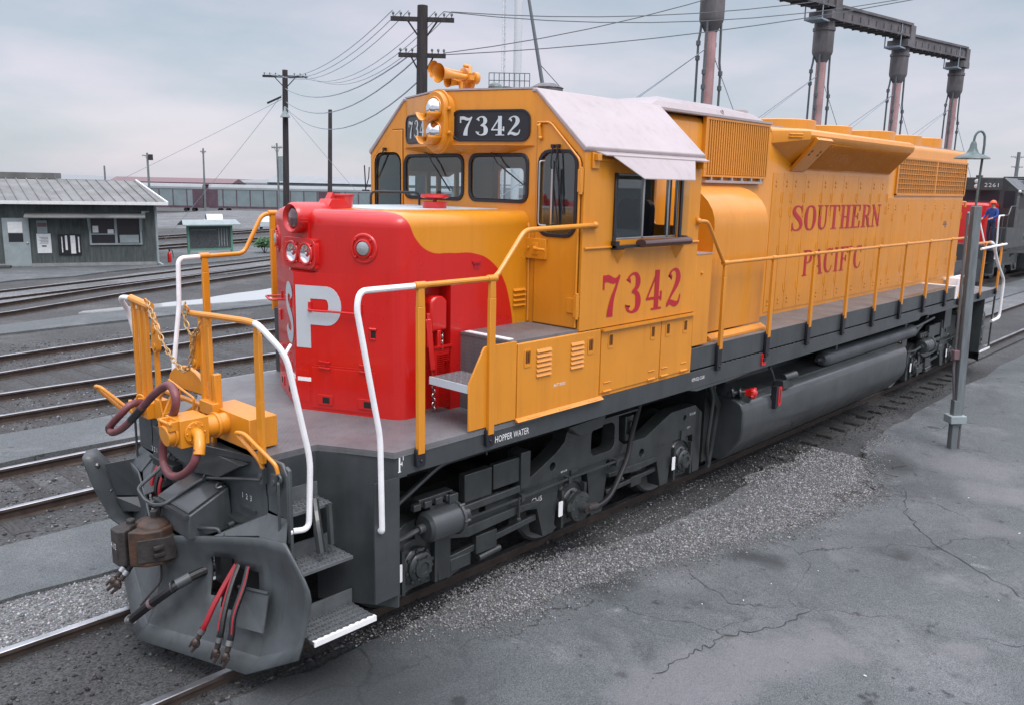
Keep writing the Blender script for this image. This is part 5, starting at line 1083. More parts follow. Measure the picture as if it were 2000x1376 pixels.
# coupler
t = MB(); t.box(.08, .55, -.10, .10, .78, .98); t.prism([(-.19, -.05), (-.10, -.15), (.02, -.19), (.12, -.16), (.16, -.10), (.16, .10), (.08, .17), (.0, .17), (-.06, .12), (-.02, .05), (-.08, .0)], 'z', .74, 1.03); t.sphere((.03, -.03, 1.02), .13, 12, 7, (1, 1, .45)); cp = part(t, 'coupler', 'rust', bevel=.025)
t = MB(); t.prism([(-.23, .06), (-.23, .17), (-.12, .22), (-.02, .21), (-.01, .13), (-.09, .10), (-.12, .05), (-.18, .02)], 'z', .72, 1.01); t.cyl((-.07, .16, .68), (-.07, .16, 1.045), .035); part(t, 'knuckle', 'dark_rust', cp, bevel=.03, seg=3)
t = MB(); t.prism([(-.16, -.13), (.04, -.215), (.12, -.21), (.12, -.15), (-.08, -.10)], 'z', .78, .97); t.box(-.06, .02, -.225, -.19, .83, .86); t.box(-.06, .02, -.225, -.19, .89, .92); t.cyl((.05, 0, 1.05), (.05, 0, 1.13), .03); t.cyl((.09, .03, 1.06), (.11, .04, 1.14), .02); t.tube([(.06, -.05, .74), (.05, -.06, .55), (-.1, .02, .36)], .010, 6, .05); part(t, 'lock_lifter', 'dark_rust', cp, bevel=.015)
t = MB(); text_mesh(t, '4 1/2', (-.232, .155, .86), (0, -1, 0), (0, 0, 1), .05, (-1, 0, 0), .002, .6); part(t, 'chalk_mark', 'white_paint', cp, smooth=0)
# V-shaped snow plow
cols = [[(-.15, 0, .10), (-.05, 0, .20), (.04, 0, .40), (.08, 0, .58), (.09, 0, .70)], [(-.10, .16, .10), (.00, .17, .20), (.10, .17, .43), (.14, .17, .70), (.09, .16, .955)], [(.05, .60, .10), (.155, .61, .205), (.25, .62, .46), (.30, .62, .80), (.24, .60, 1.04)], [(.20, 1.06, .10), (.305, 1.08, .21), (.40, 1.08, .48), (.44, 1.06, .82), (.375, 1.03, 1.12)], [(.37, 1.50, .33), (.40, 1.505, .42), (.445, 1.52, .62), (.46, 1.525, .84), (.41, 1.31, 1.155)]]
t = MB(); t2 = MB()
for s in (-1, 1):
    g_ = []; sub = 8
    vc = [[Vector(p) for p in [c_[0]]+crom(c_[1:], 4)] for c_ in cols]
    for i in range(len(vc)-1):
        for j in range(sub if i < len(vc)-2 else sub+1):
            k = j/sub; kk = k if i != 3 else k; g_.append([a*(1-kk)+b_*kk for a, b_ in zip(vc[i], vc[i+1])])
    nc, nr = len(g_), len(g_[0]); vs = [(p.x, s*p.y, p.z) for c_ in g_ for p in c_]; fs = []
    for i in range(nc-1):
        for j in range(nr-1):
            c_ = (g_[i][j]+g_[i+1][j+1])*.5
            if .50 < c_.y < .94 and .50 < c_.z < .84: continue
            fs.append((i*nr+j, i*nr+j+1, (i+1)*nr+j+1, (i+1)*nr+j))
    t.add(vs, fs)
pw = part(t, 'snow_plow', 'plow_paint', smooth=14); sm = pw.modifiers.new('s', 'SOLIDIFY'); sm.thickness = .016; sm.offset = 0
t = MB()
for s in (-1, 1):
    t.prism([(.10, -.18), (.24, -.60), (.40, -1.02), (.455, -1.24), (.52, -1.22), (.5, -.2)], lambda q, p: (p[0], -s*p[1]*-1 if s > 0 else p[1], q), .965, .985) if 0 else None
    t.add([(.385, s*1.0, 1.115), (.415, s*1.30, 1.15), (.50, s*1.2, 1.30), (.49, s*.95, 1.26)], [(0, 1, 2, 3)]); t.add([(.24, s*.6, 1.035), (.42, s*1.03, 1.115), (.51, s*.95, 1.24), (.50, s*.6, 1.08)], [(0, 1, 2, 3)])
    t.box(.49, .55, s*.50, s*1.0, .45, 1.1); t.box(.46, .6, s*.15, s*.25, .45, 1.0)
part(t, 'plow_brace', 'plow_paint', pw, smooth=0)
for b_ in [o for o in pw.children if o.name.startswith('plow_brace')]: sm = b_.modifiers.new('s', 'SOLIDIFY'); sm.thickness = .012
t = MB(); t.box(.47, .51, -.98, -.42, .46, .9); part(t, 'hose_opening_shade', 'dark_inside', pw)  # dark block set behind the cut-out to paint its shade
t = MB(); t.add([(.31, -.80, .665), (.385, -1.10, .69), (.30, -1.15, .43), (.225, -.90, .415)], [(0, 1, 2, 3)]); fl = part(t, 'hose_flap', 'plow_paint', pw, smooth=0); sm = fl.modifiers.new('s', 'SOLIDIFY'); sm.thickness = .012
t = MB(); t.tube([(.31, -.80, .675), (.385, -1.10, .70)], .013, 8); part(t, 'flap_hinge', G, pw)
# left wing plate that curls forward at its top, and the bolted grab handle
t = MB(); cv = [(.16, 1.50, 1.26), (.14, 1.44, 1.22), (.19, 1.41, 1.10), (.24, 1.39, .95), (.30, 1.37, .80), (.34, 1.33, .64), (.36, 1.25, .56)]
cw = [.06, .11, .15, .17, .18, .16, .08]; cc = crom(cv, 4); ww = np.interp(np.linspace(0, 6, len(cc)), range(7), cw)
t.rings([[p+Vector((-k_*.8, -k_*.2, 0)), p+Vector((k_*.8, k_*.2, 0))] for p, k_ in zip(cc, ww)], False, False)
lw = part(t, 'plow_wing', 'plow_paint', pw); sm = lw.modifiers.new('s', 'SOLIDIFY'); sm.thickness = .02
t = MB(); t.add([(.22, 1.38, 1.13), (.50, 1.15, 1.20), (.50, 1.15, .82), (.30, 1.36, .82)], [(0, 1, 2, 3)]); t.add([(.30, 1.36, .80), (.50, 1.2, .80), (.5, 1.1, .68), (.34, 1.33, .66)], [(0, 1, 2, 3)]); t.tube([(.18, 1.44, 1.12), (.24, 1.41, .9)], .01, 6); t.sphere((.17, 1.42, 1.12), .03, 8, 5); t.sphere((.26, 1.40, .86), .03, 8, 5); x_ = part(t, 'wing_brace', G, pw, smooth=0, split=False); sm = x_.modifiers.new('s', 'SOLIDIFY'); sm.thickness = .012
t = MB(); t.tube([(.15, -.25, .955), (.15, -.25, 1.04), (.27, -.63, 1.10), (.27, -.63, 1.0)], .014, 8, .04); t.sphere((.16, -.32, 1.0), .022, 8, 5); t.sphere((.29, -.68, 1.06), .022, 8, 5); part(t, 'grab_iron', G, pw)
# air hoses with their glad-hands
def hose(pts, m_, r=.021, hand=True):
    t = MB(); t.tube(crom(pts, 5), r, 9); h_ = part(t, 'air_hose', m_)
    a, b_ = Vector(pts[-2]), Vector(pts[-1]); d = (b_-a).normalized()
    t = MB(); t.cyl(b_-d*.02, b_+d*.02, r+.006); part(t, 'hose_clamp', 'steel', h_)
    if hand:
        t = MB(); t.cyl(b_+d*.02, b_+d*.07, r*.9); sd = d.cross(Vector((1, .3, 0))).normalized(); t.sphere(b_+d*.11, .036, 10, 6, (.9, .9, 1.2)); t.beam(b_+d*.10+sd*.025, b_+d*.19-sd*.0, .03, .022); t.beam(b_+d*.10-sd*.03, b_+d*.17-sd*.035, .022, .018); t.torus(b_+d*.115, d.cross(sd), .025, .009, 10); part(t, 'glad_hand', 'brown_iron', h_, bevel=.006)
    return h_
hose([(.38, -.72, .86), (.25, -.74, .72), (.13, -.76, .58), (.06, -.76, .46), (.035, -.735, .39)], 'red_hose')
hose([(.38, -.74, .86), (.26, -.80, .72), (.15, -.87, .55), (.10, -.905, .43), (.085, -.90, .37)], 'black_hose', .024)
hose([(.40, -.82, .86), (.30, -.90, .72), (.18, -.96, .56), (.135, -.995, .43), (.115, -.995, .37)], 'black_hose', .024)
t = MB(); t.tube(crom([(.36, -.735, .86), (.235, -.80, .725), (.128, -.865, .56), (.076, -.90, .44)], 5), .006, 6); t.tube(crom([(.385, -.855, .86), (.278, -.925, .72), (.16, -.985, .56), (.118, -1.02, .44)], 5), .006, 6); part(t, 'hose_stripe', 'red_hose')
h_ = hose([(.30, -.45, .72), (.16, -.42, .69), (.05, -.40, .655), (-.03, -.36, .60), (-.11, -.20, .46), (-.19, 0, .28)], 'black_hose', .036, False)
t = MB(); t.cyl((.12, -.415, .685), (.02, -.385, .645), .046); t.cyl((-.005, -.37, .63), (.0, -.375, .632), .05); part(t, 'hose_fitting', G, h_); t = MB(); t.cyl((-.10, -.22, .475), (-.112, -.195, .457), .0385); part(t, 'tape_band', 'far_red', h_)
hose([(-.02, .10, .80), (-.12, .12, .72), (-.17, .13, .66)], 'black_hose', .02); hose([(-.02, .06, .80), (-.10, .07, .72), (-.16, .09, .64)], 'black_hose', .02)
for y in (.55, .62, .70): hose([(.46, y, 1.28), (.38, y-.01, 1.20), (.33, y-.03, 1.08), (.34, y-.05, .98)], 'red_hose' if y != .62 else 'black_hose', .016, False)
t = MB(); t.box(.40, .49, .40, .78, 1.24, 1.31); t.box(.36, .49, .44, .60, 1.18, 1.26); t.cyl((.36, .5, 1.2), (.49, .5, 1.2), .03); t.beam((.47, .75, 1.36), (.44, .40, 1.36), .05, .012); part(t, 'hose_manifold', 'truck_paint', bevel=.005)
t = MB()
for i in range(3): t.box(.42, .49, -.62-.09*i, -.56-.09*i, 1.08, 1.13); t.cyl((.36, -.59-.09*i, 1.09), (.42, -.59-.09*i, 1.10), .022)
t.box(.40, .5, -.85, -.50, 1.125, 1.14); part(t, 'hose_valve', 'truck_paint')
# --- fuel tank
t = MB(); tp = []
for s in (-1, 1):
    q = [(-1.05, 1.16), (-1.38, 1.115), (-1.46, 1.075), (-1.50, .99), (-1.505, .74), (-1.48, .62), (-1.40, .50), (-1.22, .30)]
    tp += q if s < 0 else [(-y, z) for y, z in q[::-1]]
t.prism([(p[0], p[1]) for p in tp], 'x', 6.80, 12.62); tk = part(t, 'fuel_tank', G, bevel=.02, seg=3, smooth=40)
t = MB(); t.beam((6.95, -1.32, 1.128), (12.55, -1.32, 1.128), .04, .012); t.box(7.4, 12.4, -.9, .9, 1.15, 1.5); part(t, 'tank_seam', G, tk)
t = MB(); t.prism([(6.35, 1.49), (6.62, 1.49), (6.58, 1.30), (6.66, 1.18), (6.78, 1.05), (6.60, .25), (6.54, .25), (6.68, 1.0), (6.48, 1.25)], 'y', -1.2, -1.16); t.box(6.55, 6.8, -1.1, 1.1, .3, 1.5); part(t, 'tank_bracket', 'truck_paint', tk)
t = MB(); t.prism(rrect(7.62, 7.71, .93, 1.19, .035), 'y', -1.55, -1.56); sg = part(t, 'sight_glass', 'red_paint', tk); t = MB(); t.box(7.56, 7.62, -1.555, -1.48, .90, 1.2); t.box(7.655, 7.675, -1.5615, -1.559, .97, 1.15); part(t, 'gauge_frame', 'black_paint', tk)
t = MB(); t.cyl((7.0, -1.40, 1.17), (7.0, -1.50, 1.20), .06, seg=10); t.sphere((7.0, -1.50, 1.20), .065, 10, 6); 
for k in range(5): a = 2*math.pi*k/5; t.sphere((7.0+.055*math.cos(a), -1.52, 1.20+.055*math.sin(a)), .025, 6, 4)
part(t, 'filler_cap', 'red_paint', tk)
t = MB(); t.cyl((7.0, -1.38, 1.11), (7.0, -1.43, 1.18), .10, .08, 14); t.torus((6.88, -1.40, 1.21), (.4, -1, .2), .05, .018, 12); t.torus((6.76, -1.36, 1.23), (.4, -1, .2), .05, .018, 12); t.cyl((6.7, -1.33, 1.22), (7.0, -1.42, 1.20), .025); part(t, 'filler_neck', 'truck_paint', tk)
t = MB(); t.box(7.86, 8.14, -1.50, -1.36, 1.10, 1.22); t.cyl((7.95, -1.45, 1.24), (8.2, -1.5, 1.26), .055); t.tube([(7.85, -1.38, 1.2), (7.8, -1.35, 1.33), (7.76, -1.33, 1.40)], .02, 6); part(t, 'drain_valve', 'truck_paint', tk, bevel=.006)
t = MB(); t.lathe([(.001, 0), (.08, .012), (.118, .06), (.125, .12), (.125, 3.78), (.118, 3.84), (.08, 3.9), (.001, 3.91)], (9.52, -1.27, 1.25), (1, 0, 0), 20, False); t.box(9.9, 9.95, -1.34, -1.08, 1.2, 1.5); t.box(12.9, 12.95, -1.33, -1.08, 1.2, 1.5); t.cyl((9.40, -1.27, 1.25), (9.55, -1.27, 1.25), .03); part(t, 'air_reservoir', 'plow_paint')
for x, z in ((12.75, 1.22), (16.0, 1.42)):
    t = MB(); t.sphere((x, -1.30, z), .05, 10, 6); t.cyl((x, -1.3, z-.1), (x, -1.3, z), .03); part(t, 'drain_cap', 'yellow_paint')
# --- trucks
def truck(dx):
    X = lambda p: (p[0]+dx, p[1]); T_ = 'truck_paint'; root = None
    top = [(1.40, .80), (1.60, .92), (2.06, .97), (2.94, .90), (3.16, .94), (3.35, 1.02), (3.55, 1.11), (3.68, 1.20), (3.72, 1.34), (4.58, 1.34), (4.60, 1.02), (4.70, .95), (5.12, .95), (5.38, 1.05), (5.62, 1.14), (6.15, 1.14), (6.32, 1.02)]
    bot = [(6.32, .28), (6.17, .28), (6.12, .78), (5.68, .78), (5.62, .28), (5.46, .28), (5.36, .62), (4.9, .60), (4.40, .66), (4.34, .28), (4.15, .28), (4.06, .78), (3.60, .78), (3.54, .28), (3.38, .28), (3.28, .60), (2.94, .65), (2.31, .60), (2.13, .66), (2.13, .28), (1.99, .28), (1.95, .78), (1.55, .78), (1.51, .28), (1.40, .28)]
    for s in (-1, 1):
        mb = MB(); mb.prism([X(p) for p in top+bot], 'y', s*1.20, s*1.03, [[X(p) for p in rrect(4.11, 4.52, .94, 1.25, .08)], [X(p) for p in circ(2.52, .80, .045, 10)], [X(p) for p in circ(3.50, .98, .045, 10)], [X(p) for p in circ(4.42, .80, .04, 10)], [X(p) for p in circ(5.05, .78, .05, 10)], [X(p) for p in circ(5.93, 1.02, .035, 10)]])
        mb.box(2.0+dx, 4.6+dx, s*1.24, s*1.20, .66, .69) if 0 else None
        mb.prism([X(p) for p in [(2.0, .70), (2.9, .72), (3.25, .70), (3.25, .66), (2.31, .61), (2.1, .66)]], 'y', s*1.24, s*1.2); mb.prism([X(p) for p in [(4.4, .70), (5.3, .68), (5.3, .63), (4.9, .61), (4.4, .66)]], 'y', s*1.24, s*1.2)
        fr_ = part(mb, 'truck_frame', T_, bevel=.014)
        if s < 0:
            t = MB(); t.box(3.72+dx, 4.8+dx, -1.30, -1.18, 1.335, 1.36); t.prism([X(p) for p in [(3.55, 1.40), (4.15, 1.42), (4.1, 1.30), (3.72, 1.28)]], 'y', -1.35, -1.22)
            t.box(4.72+dx, 4.9+dx, -1.2, -1.06, .98, 1.26); t.box(4.76+dx, 4.84+dx, -1.24, -1.2, 1.05, 1.2); part(t, 'bolster', T_, fr_, bevel=.01)
            t = MB(); text_mesh(t, 'G2-15', (3.19+dx, -1.202, .675), (1, 0, -.0), (0, 0, 1), .05, (0, -1, 0), .004, .85); text_mesh(t, 'SO-12-80', (6.02+dx, -1.202, 1.03), (1, 0, 0), (0, 0, 1), .03, (0, -1, 0), .004, .8); text_mesh(t, 'G10-12-80', (3.62+dx, -1.202, .885), (1, 0, 0), (0, 0, 1), .02, (0, -1, 0), .004, .8); text_mesh(t, 'G12-15', (5.98+dx, -1.202, .88), (1, 0, 0), (0, 0, 1), .02, (0, -1, 0), .004, .8); part(t, 'stencil_lettering', 'white_paint', fr_, smooth=0)
            t = MB(); t.tube([(1.95+dx, -1.26, .86), (2.3+dx, -1.26, .80), (3.0+dx, -1.25, .80), (3.7+dx, -1.25, .82), (4.8+dx, -1.25, .82)], .014, 7, .05); t.tube([(2.95+dx, -1.26, .82), (2.95+dx, -1.26, .58)], .014, 7)
            for x in (2.3, 3.0, 3.7, 4.5): t.box(x-.02+dx, x+.02+dx, -1.27, -1.19, .77, .84)
            for x in (2.95, 4.6): t.sphere((x+dx, -1.26, .60), .025, 6, 5)
            part(t, 'brake_pipe', T_, fr_)
        for ax in (1.753, 3.823, 5.893):
            x = ax+dx; t = MB()
            t.prism(rrect(x-.185, x+.185, .30, .76, .03), 'y', s*1.17, s*1.0); t.prism(rrect(x-.20, x-.165, .30, .70, .01), 'y', s*1.23, s*1.15); t.prism(rrect(x+.165, x+.20, .30, .70, .01), 'y', s*1.23, s*1.15)
            jb = part(t, 'journal_box', T_, bevel=.012)
            t = MB(); t.lathe([(.165, 0), (.165, .03), (.15, .045), (.13, .05), (.13, .075), (.115, .09), (.09, .095), (.085, .115), (.055, .12), (.05, .105), (.001, .105)], (x, s*1.165, .508), (0, s, 0), 24, False)
            for k in range(8): a = math.pi*k/4+.2; t.lathe([(.018, 0), (.018, .018), (.001, .02)], (x+.142*math.cos(a), s*1.21, .508+.142*math.sin(a)), (0, s, 0), 6)
            for k in range(6): a = math.pi*k/3; t.lathe([(.013, 0), (.013, .014), (.001, .015)], (x+.10*math.cos(a), s*1.257, .508+.10*math.sin(a)), (0, s, 0), 6)
            t.torus((x, s*1.17, .55), (0, s, 0), .20, .018, 24) ; part(t, 'bearing_cap', T_, jb)
            if s < 0:
                t = MB(); t.prism(rrect(x-.255 if ax > 2 else x-.275, x-.19 if ax > 2 else x-.205, .44, .60, .012), 'y', -1.236, -1.24); part(t, 'white_mark', 'white_paint', jb)
                for xx in (x-.24, x+.24):
                    pass
                t = MB(); t.box(x-.05, x+.05, -1.22, -1.1, .76, .88)
                for k in range(4): t.torus((x+.0, -1.16, .80+k*.018), (0, 0, 1), .05, .01, 12, 5)
                part(t, 'spring', T_, jb)
    for ax in (1.753, 3.823, 5.893):
        x = ax+dx
        for s in (-1, 1):
            t = MB(); t.lathe([(.10, -.08), (.46, -.07), (.53, -.07), (.505, -.02), (.50, .06), (.47, .07), (.43, .05), (.2, .02), (.12, .06), (.001, .06)], (x, s*.77, .508), (0, s, 0), 36, False); part(t, 'wheel', 'truck_paint')
        t = MB(); t.cyl((x, -1.1, .508), (x, 1.1, .508), .09); t.box(x+.15, x+1.0, -.5, .5, .25, .85); part(t, 'axle_motor', 'dark_inside')
    # brake cylinder, slack adjusters and rigging on the visible side
    t = MB(); t.lathe([(.001, 0), (.10, .005), (.13, .03), (.135, .08), (.135, .34), (.15, .345), (.15, .37), (.10, .39), (.05, .42), (.05, .5), (.001, .5)], (1.70+dx, -1.33, .90), (1, 0, 0), 22, False)
    for k in range(6): a = math.pi*k/3; t.cyl((2.04+dx, -1.33+.14*math.cos(a), .90+.14*math.sin(a)), (2.1+dx, -1.33+.14*math.cos(a), .90+.14*math.sin(a)), .014, seg=6)
    t.box(1.8+dx, 2.0+dx, -1.3, -1.2, .95, 1.05); t.tube([(1.72+dx, -1.33, .90), (1.62+dx, -1.33, .90), (1.5+dx, -1.28, .84), (1.36+dx, -1.2, .82)], .022, 8, .05); t.cyl((1.64+dx, -1.33, .9), (1.70+dx, -1.33, .9), .04); bc = part(t, 'brake_cylinder', G)
    t = MB(); t.beam((2.1+dx, -1.30, .92), (2.95+dx, -1.26, .91), .03, .07); t.box(2.22+dx, 2.56+dx, -1.28, -1.2, .96, 1.22); t.box(2.60+dx, 2.95+dx, -1.26, -1.2, .98, 1.22); t.box(2.95+dx, 3.08+dx, -1.28, -1.1, .9, 1.26); t.box(1.68+dx, 2.06+dx, -1.3, -1.2, 1.07, 1.14); t.box(1.98+dx, 2.08+dx, -1.35, -1.2, .98, 1.12)
    for i in range(4): t.box(1.6+dx+i*.12, 1.68+dx+i*.12, -1.33, -1.28, 1.06, 1.12)
    part(t, 'brake_lever', T_, bc, bevel=.008)
    t = MB(); t.beam((2.1+dx, -1.15, .42), (3.3+dx, -1.15, .50), .05, .06); t.box(2.45+dx, 2.72+dx, -1.20, -1.14, .38, .56); t.box(2.15+dx, 2.4+dx, -1.18, -1.05, .30, .42); t.cyl((2.5+dx, -1.18, .33), (2.78+dx, -1.18, .35), .03); t.beam((4.45+dx, -1.15, .46), (5.4+dx, -1.15, .5), .05, .05); t.box(4.9+dx, 5.1+dx, -1.18, -1.1, .40, .52); t.cyl((2.14+dx, -1.1, .26), (2.3+dx, -1.1, .30), .05)
    for ax in (2.2, 3.30, 4.42, 5.40): t.prism(X((ax, .5)) and [X(p) for p in [(ax-.06, .30), (ax+.06, .32), (ax+.08, .62), (ax-.02, .72)]], 'y', -.86, -.72)
    part(t, 'brake_rigging', T_, bc, bevel=.006)
truck(0); truck(12.19)
# speed recorder drive and its flexible shaft on the middle front axle
t = MB(); t.lathe([(.155, 0), (.155, .05), (.13, .055), (.10, .06), (.06, .065), (.05, .12), (.001, .12)], (3.823, -1.27, .508), (0, -1, 0), 24, False)
for k in range(8): a = math.pi*k/4; t.sphere((3.823+.12*math.cos(a), -1.325, .508+.12*math.sin(a)), .013, 6, 4)
sr = part(t, 'speed_recorder_drive', 'truck_paint'); t = MB(); t.tube(crom([(3.83, -1.39, .508), (4.0, -1.40, .49), (4.25, -1.36, .52), (4.5, -1.30, .66), (4.68, -1.27, .85), (4.76, -1.25, 1.05), (4.82, -1.27, 1.30), (4.84, -1.3, 1.48)], 6), .030, 10); part(t, 'flexible_shaft', 'black_hose', sr)
t = MB(); t.cyl((3.823, -1.33, .508), (3.823, -1.42, .508), .05); t.cyl((3.83, -1.39, .508), (3.98, -1.40, .495), .042); part(t, 'shaft_coupling', 'dark_rust', sr)
# pipes and clutter under the sill
t = MB(); t.tube([(1.3, -1.25, 1.05), (2.0, -1.2, 1.35), (5.5, -1.15, 1.42), (6.2, -1.2, 1.36)], .025, 8, .1); t.tube([(6.25, -1.3, 1.45), (6.4, -1.3, 1.2), (6.35, -1.28, .6), (6.45, -1.25, .35)], .022, 8, .1); t.tube([(13.0, -1.2, 1.4), (13.5, -1.3, 1.3), (14.5, -1.3, 1.38)], .03, 8, .1); t.tube([(2.35, -1.4, 1.5), (2.38, -1.38, 1.40)], .012, 6); t.box(12.9, 13.15, -1.3, -1.1, 1.0, 1.3); t.box(15.2, 15.6, -1.3, -.9, 1.1, 1.45); t.beam((13.6, -1.25, 1.15), (14.3, -1.25, 1.42), .05, .08)
part(t, 'underframe_piping', 'truck_paint')
# rear end plate, steps and plow seen at the far end
t = MB(); t.box(17.72, 17.76, -1.25, 1.25, .95, 1.72); t.box(16.95, 16.98, -1.53, -.95, .42, 1.55); t.box(17.74, 17.80, -1.53, -1.5, .4, 1.6); t.box(17.0, 17.76, -1.53, -1.25, .42, .45); t.box(17.1, 17.76, -1.4, -1.1, .85, .88); t.rings([[(18.3, 0, .1), (18.1, 0, .9)], [(17.95, -1.2, .1), (17.85, -1.2, 1.0)], [(17.75, -1.35, .1), (17.75, -1.35, 1.0)]], False, False); t.rings([[(18.3, 0, .1), (18.1, 0, .9)], [(17.95, 1.2, .1), (17.85, 1.2, 1.0)]], False, False); part(t, 'rear_steps', G, smooth=0)
t = MB(); t.box(17.0, 17.76, -1.545, -1.53, .41, .45); part(t, 'step_edge', 'white_paint')
t = MB(); t.cyl((16.86, -.80, 3.62), (16.95, -.82, 3.62), .05, seg=10); t.sphere((16.95, -.82, 3.74), .06, 10, 6); ml = part(t, 'lamp_or_helmet', 'red_paint'); t = MB(); t.tube([(16.85, -.88, 3.52), (16.95, -.93, 3.52), (16.95, -.93, 3.42)], .025, 7); part(t, 'worker_face_bit', O, ml)  # red and orange bits stand in for a second worker's helmet and face

# ============================================================ SECOND LOCOMOTIVE (background right)
D2 = Vector((35.6, 4.72, 0))
L2 = thing('diesel_locomotive', (D2.x+7, D2.y, 0), 'dark grey locomotive with red nose and number 2261, farther off than the orange one', 'locomotive')
def p2(mb, name, m_, parent=L2, **k):
    mb.v = [(x+D2.x, y+D2.y, z*.955) for x, y, z in mb.v]; return mb.build(name, m_, parent, **k)
t = MB(); t.box(.5, 17.5, -1.53, 1.53, 1.48, 1.70); t.box(.9, 17, -1.1, 1.1, .9, 1.5); t.box(.45, .5, -1.25, 1.25, .9, 1.7); t.box(2.5, 5.4, -1.53, 1.53, 1.70, 2.39); p2(t, 'underframe', G, bevel=.01)
t = MB(); t.prism(lo, 'z', 1.70, 3.35); t.rings([[(p[0], p[1], z) for p in nose_plan(i_)] for z, i_ in ((3.35, 0), (3.43, .05), (3.46, .14))]); n2 = p2(t, 'nose', 'red_paint', smooth=38)
t = MB()
for q in (outer,): t.prism([(p[0]+.25, p[1]+.25) for p in q], lambda t_, p: face(-1, p[0], p[1], t_), 0., .005, [[(p[0]+.252, p[1]+.25) for p in hole]])
p2(t, 'lettering', 'letter_grey', n2, smooth=0)
t = MB(); t.prism(prof, 'x', 3.41, 5.4, ()); t.prism([(CX0+.01, -.95), (AX, 0), (CX0+.01, .95)], 'z', 4.02, 4.56); t.box(3.2, 3.4, -.12, .12, 4.5, 4.68); c2 = p2(t, 'cab', 'truck_paint', smooth=30, bevel=.01)
t = MB(); t.prism(op+i_ if isinstance(i_, list) else op+[(-1.53, 4.0), (-.945, 4.545), (.945, 4.545), (1.53, 4.0)], 'x', 3.40, 5.45); p2(t, 'cab_roof', G)
t = MB()
for y0, y1, z0, z1 in ((.04, .925, 3.55, 3.97), (-.845, -.085, 3.55, 3.97), (-1.45, -1.03, 3.26, 4.0)): t.prism(rrect(y0, y1, z0, z1, .06), 'x', 3.40, 3.405)
t.box(3.9, 4.98, -1.545, -1.54, 3.2, 3.83); p2(t, 'window', 'black_rubber', smooth=0)
t = MB(); dN = NBd[-1].normalized(); nn2 = Vector((-abs(dN.y), -abs(dN.x), 0)).normalized()
text_mesh(t, '2261', Vector((AX, 0, 4.16))+dN*.28+nn2*.004, dN, (0, 0, 1), .18, nn2, .004, 1.1, 1.1); p2(t, 'numerals', 'lens_white', smooth=0)
t = MB()
for z in (4.40, 4.18): t.lathe([(.10, 0), (.08, -.03), (.001, -.05)], (AX-.06, 0, z), (1, 0, 0), 16)
p2(t, 'headlight', 'lens_white'); t = MB(); t.sphere((3.45, -1.6, 3.98), .07, 10, 6); p2(t, 'lamp_or_helmet', 'lens_white')
t = MB(); t.prism(hp_, 'x', 5.41, 17.0); t.box(7.5, 9.5, -1.0, 1.0, 4.2, 4.62); t.box(10, 12, -.7, .7, 4.5, 4.75); t.cyl((13, 0, 4.5), (13, 0, 4.8), .6, seg=20); p2(t, 'long_hood', 'truck_paint', bevel=.02)
t = MB(); t.add([(3.85, -1.55, 3.95), (5.3, -1.55, 3.95), (5.3, -1.86, 3.80), (3.95, -1.86, 3.80)], [(0, 1, 2, 3)]); p2(t, 'awning', G, smooth=0)
t = MB(); t.tube([(1.02, -1.55, 1.1), (1.03, -1.56, 1.9), (.88, -1.556, 2.7), (.92, -1.556, 2.95), (1.6, -1.556, 2.955)], .035, 8, .08); t.tube([(.45, -.6, 2.7), (.45, -.98, 2.70), (.69, -1.22, 1.69), (.67, -1.22, 1.16)], .03, 8, .08); p2(t, 'grab_rail', 'white_paint')
t = MB(); t.tube([(1.6, -1.556, 2.955), (2.3, -1.556, 2.96), (2.6, -1.556, 3.33), (3.5, -1.56, 3.35)], .025, 8, .08); t.tube([(5.5, -1.556, 2.9), (17, -1.556, 2.9)], .025, 8)
for x in (1.47, 2.23, 6, 8, 10, 12, 14, 16): t.box(x-.03, x+.03, -1.57, -1.55, 1.5, 2.92)
p2(t, 'handrail', G)
for dx in (0, 11.2):
    t = MB(); t.prism([(1.40+dx, .75), (2.1+dx, .95), (3.0+dx, .92), (3.7+dx, 1.3), (4.7+dx, 1.3), (4.9+dx, .95), (5.6+dx, 1.1), (6.3+dx, 1.05), (6.3+dx, .3), (5.5+dx, .3), (5.3+dx, .6), (4.3+dx, .62), (4.2+dx, .3), (3.4+dx, .3), (3.2+dx, .6), (2.2+dx, .6), (2.1+dx, .3), (1.4+dx, .3)], 'y', -1.2, -1.0)
    for x in (1.75, 3.82, 5.9): t.cyl((x+dx, -1.26, .508), (x+dx, 1.26, .508), .15); t.lathe([(.1, -.07), (.53, -.07), (.5, 0), (.5, .06), (.1, .06)], (x+dx, -.77, .508), (0, -1, 0), 24); t.lathe([(.1, -.07), (.53, -.07), (.5, 0), (.5, .06), (.1, .06)], (x+dx, .77, .508), (0, 1, 0), 24)
    p2(t, 'truck', 'truck_paint', bevel=.01)
t = MB(); t.prism([(-1.45, .3), (1.45, .3), (1.5, 1.05), (-1.5, 1.05)], 'x', 7.0, 11.8); p2(t, 'fuel_tank', G, bevel=.05)
t = MB(); t.box(.5, 1.1, -1.53, -1.2, .42, .46); t.box(.5, 1.05, -1.35, -1.1, .9, .94); t.box(1.1, 1.25, -1.53, -.95, .42, 1.5); t.rings([[(-.1, 0, .1), (.1, 0, .95)], [(.3, -1.1, .1), (.42, -1.1, 1.1)], [(.6, -1.36, .2), (.5, -1.3, 1.1)]], False, False); t.rings([[(-.1, 0, .1), (.1, 0, .95)], [(.3, 1.1, .1), (.42, 1.1, 1.1)]], False, False); p2(t, 'front_steps', G, smooth=0)
t = MB(); t.box(-.2, .4, -.12, .12, .72, 1.0); p2(t, 'coupler', 'dark_rust', bevel=.03)

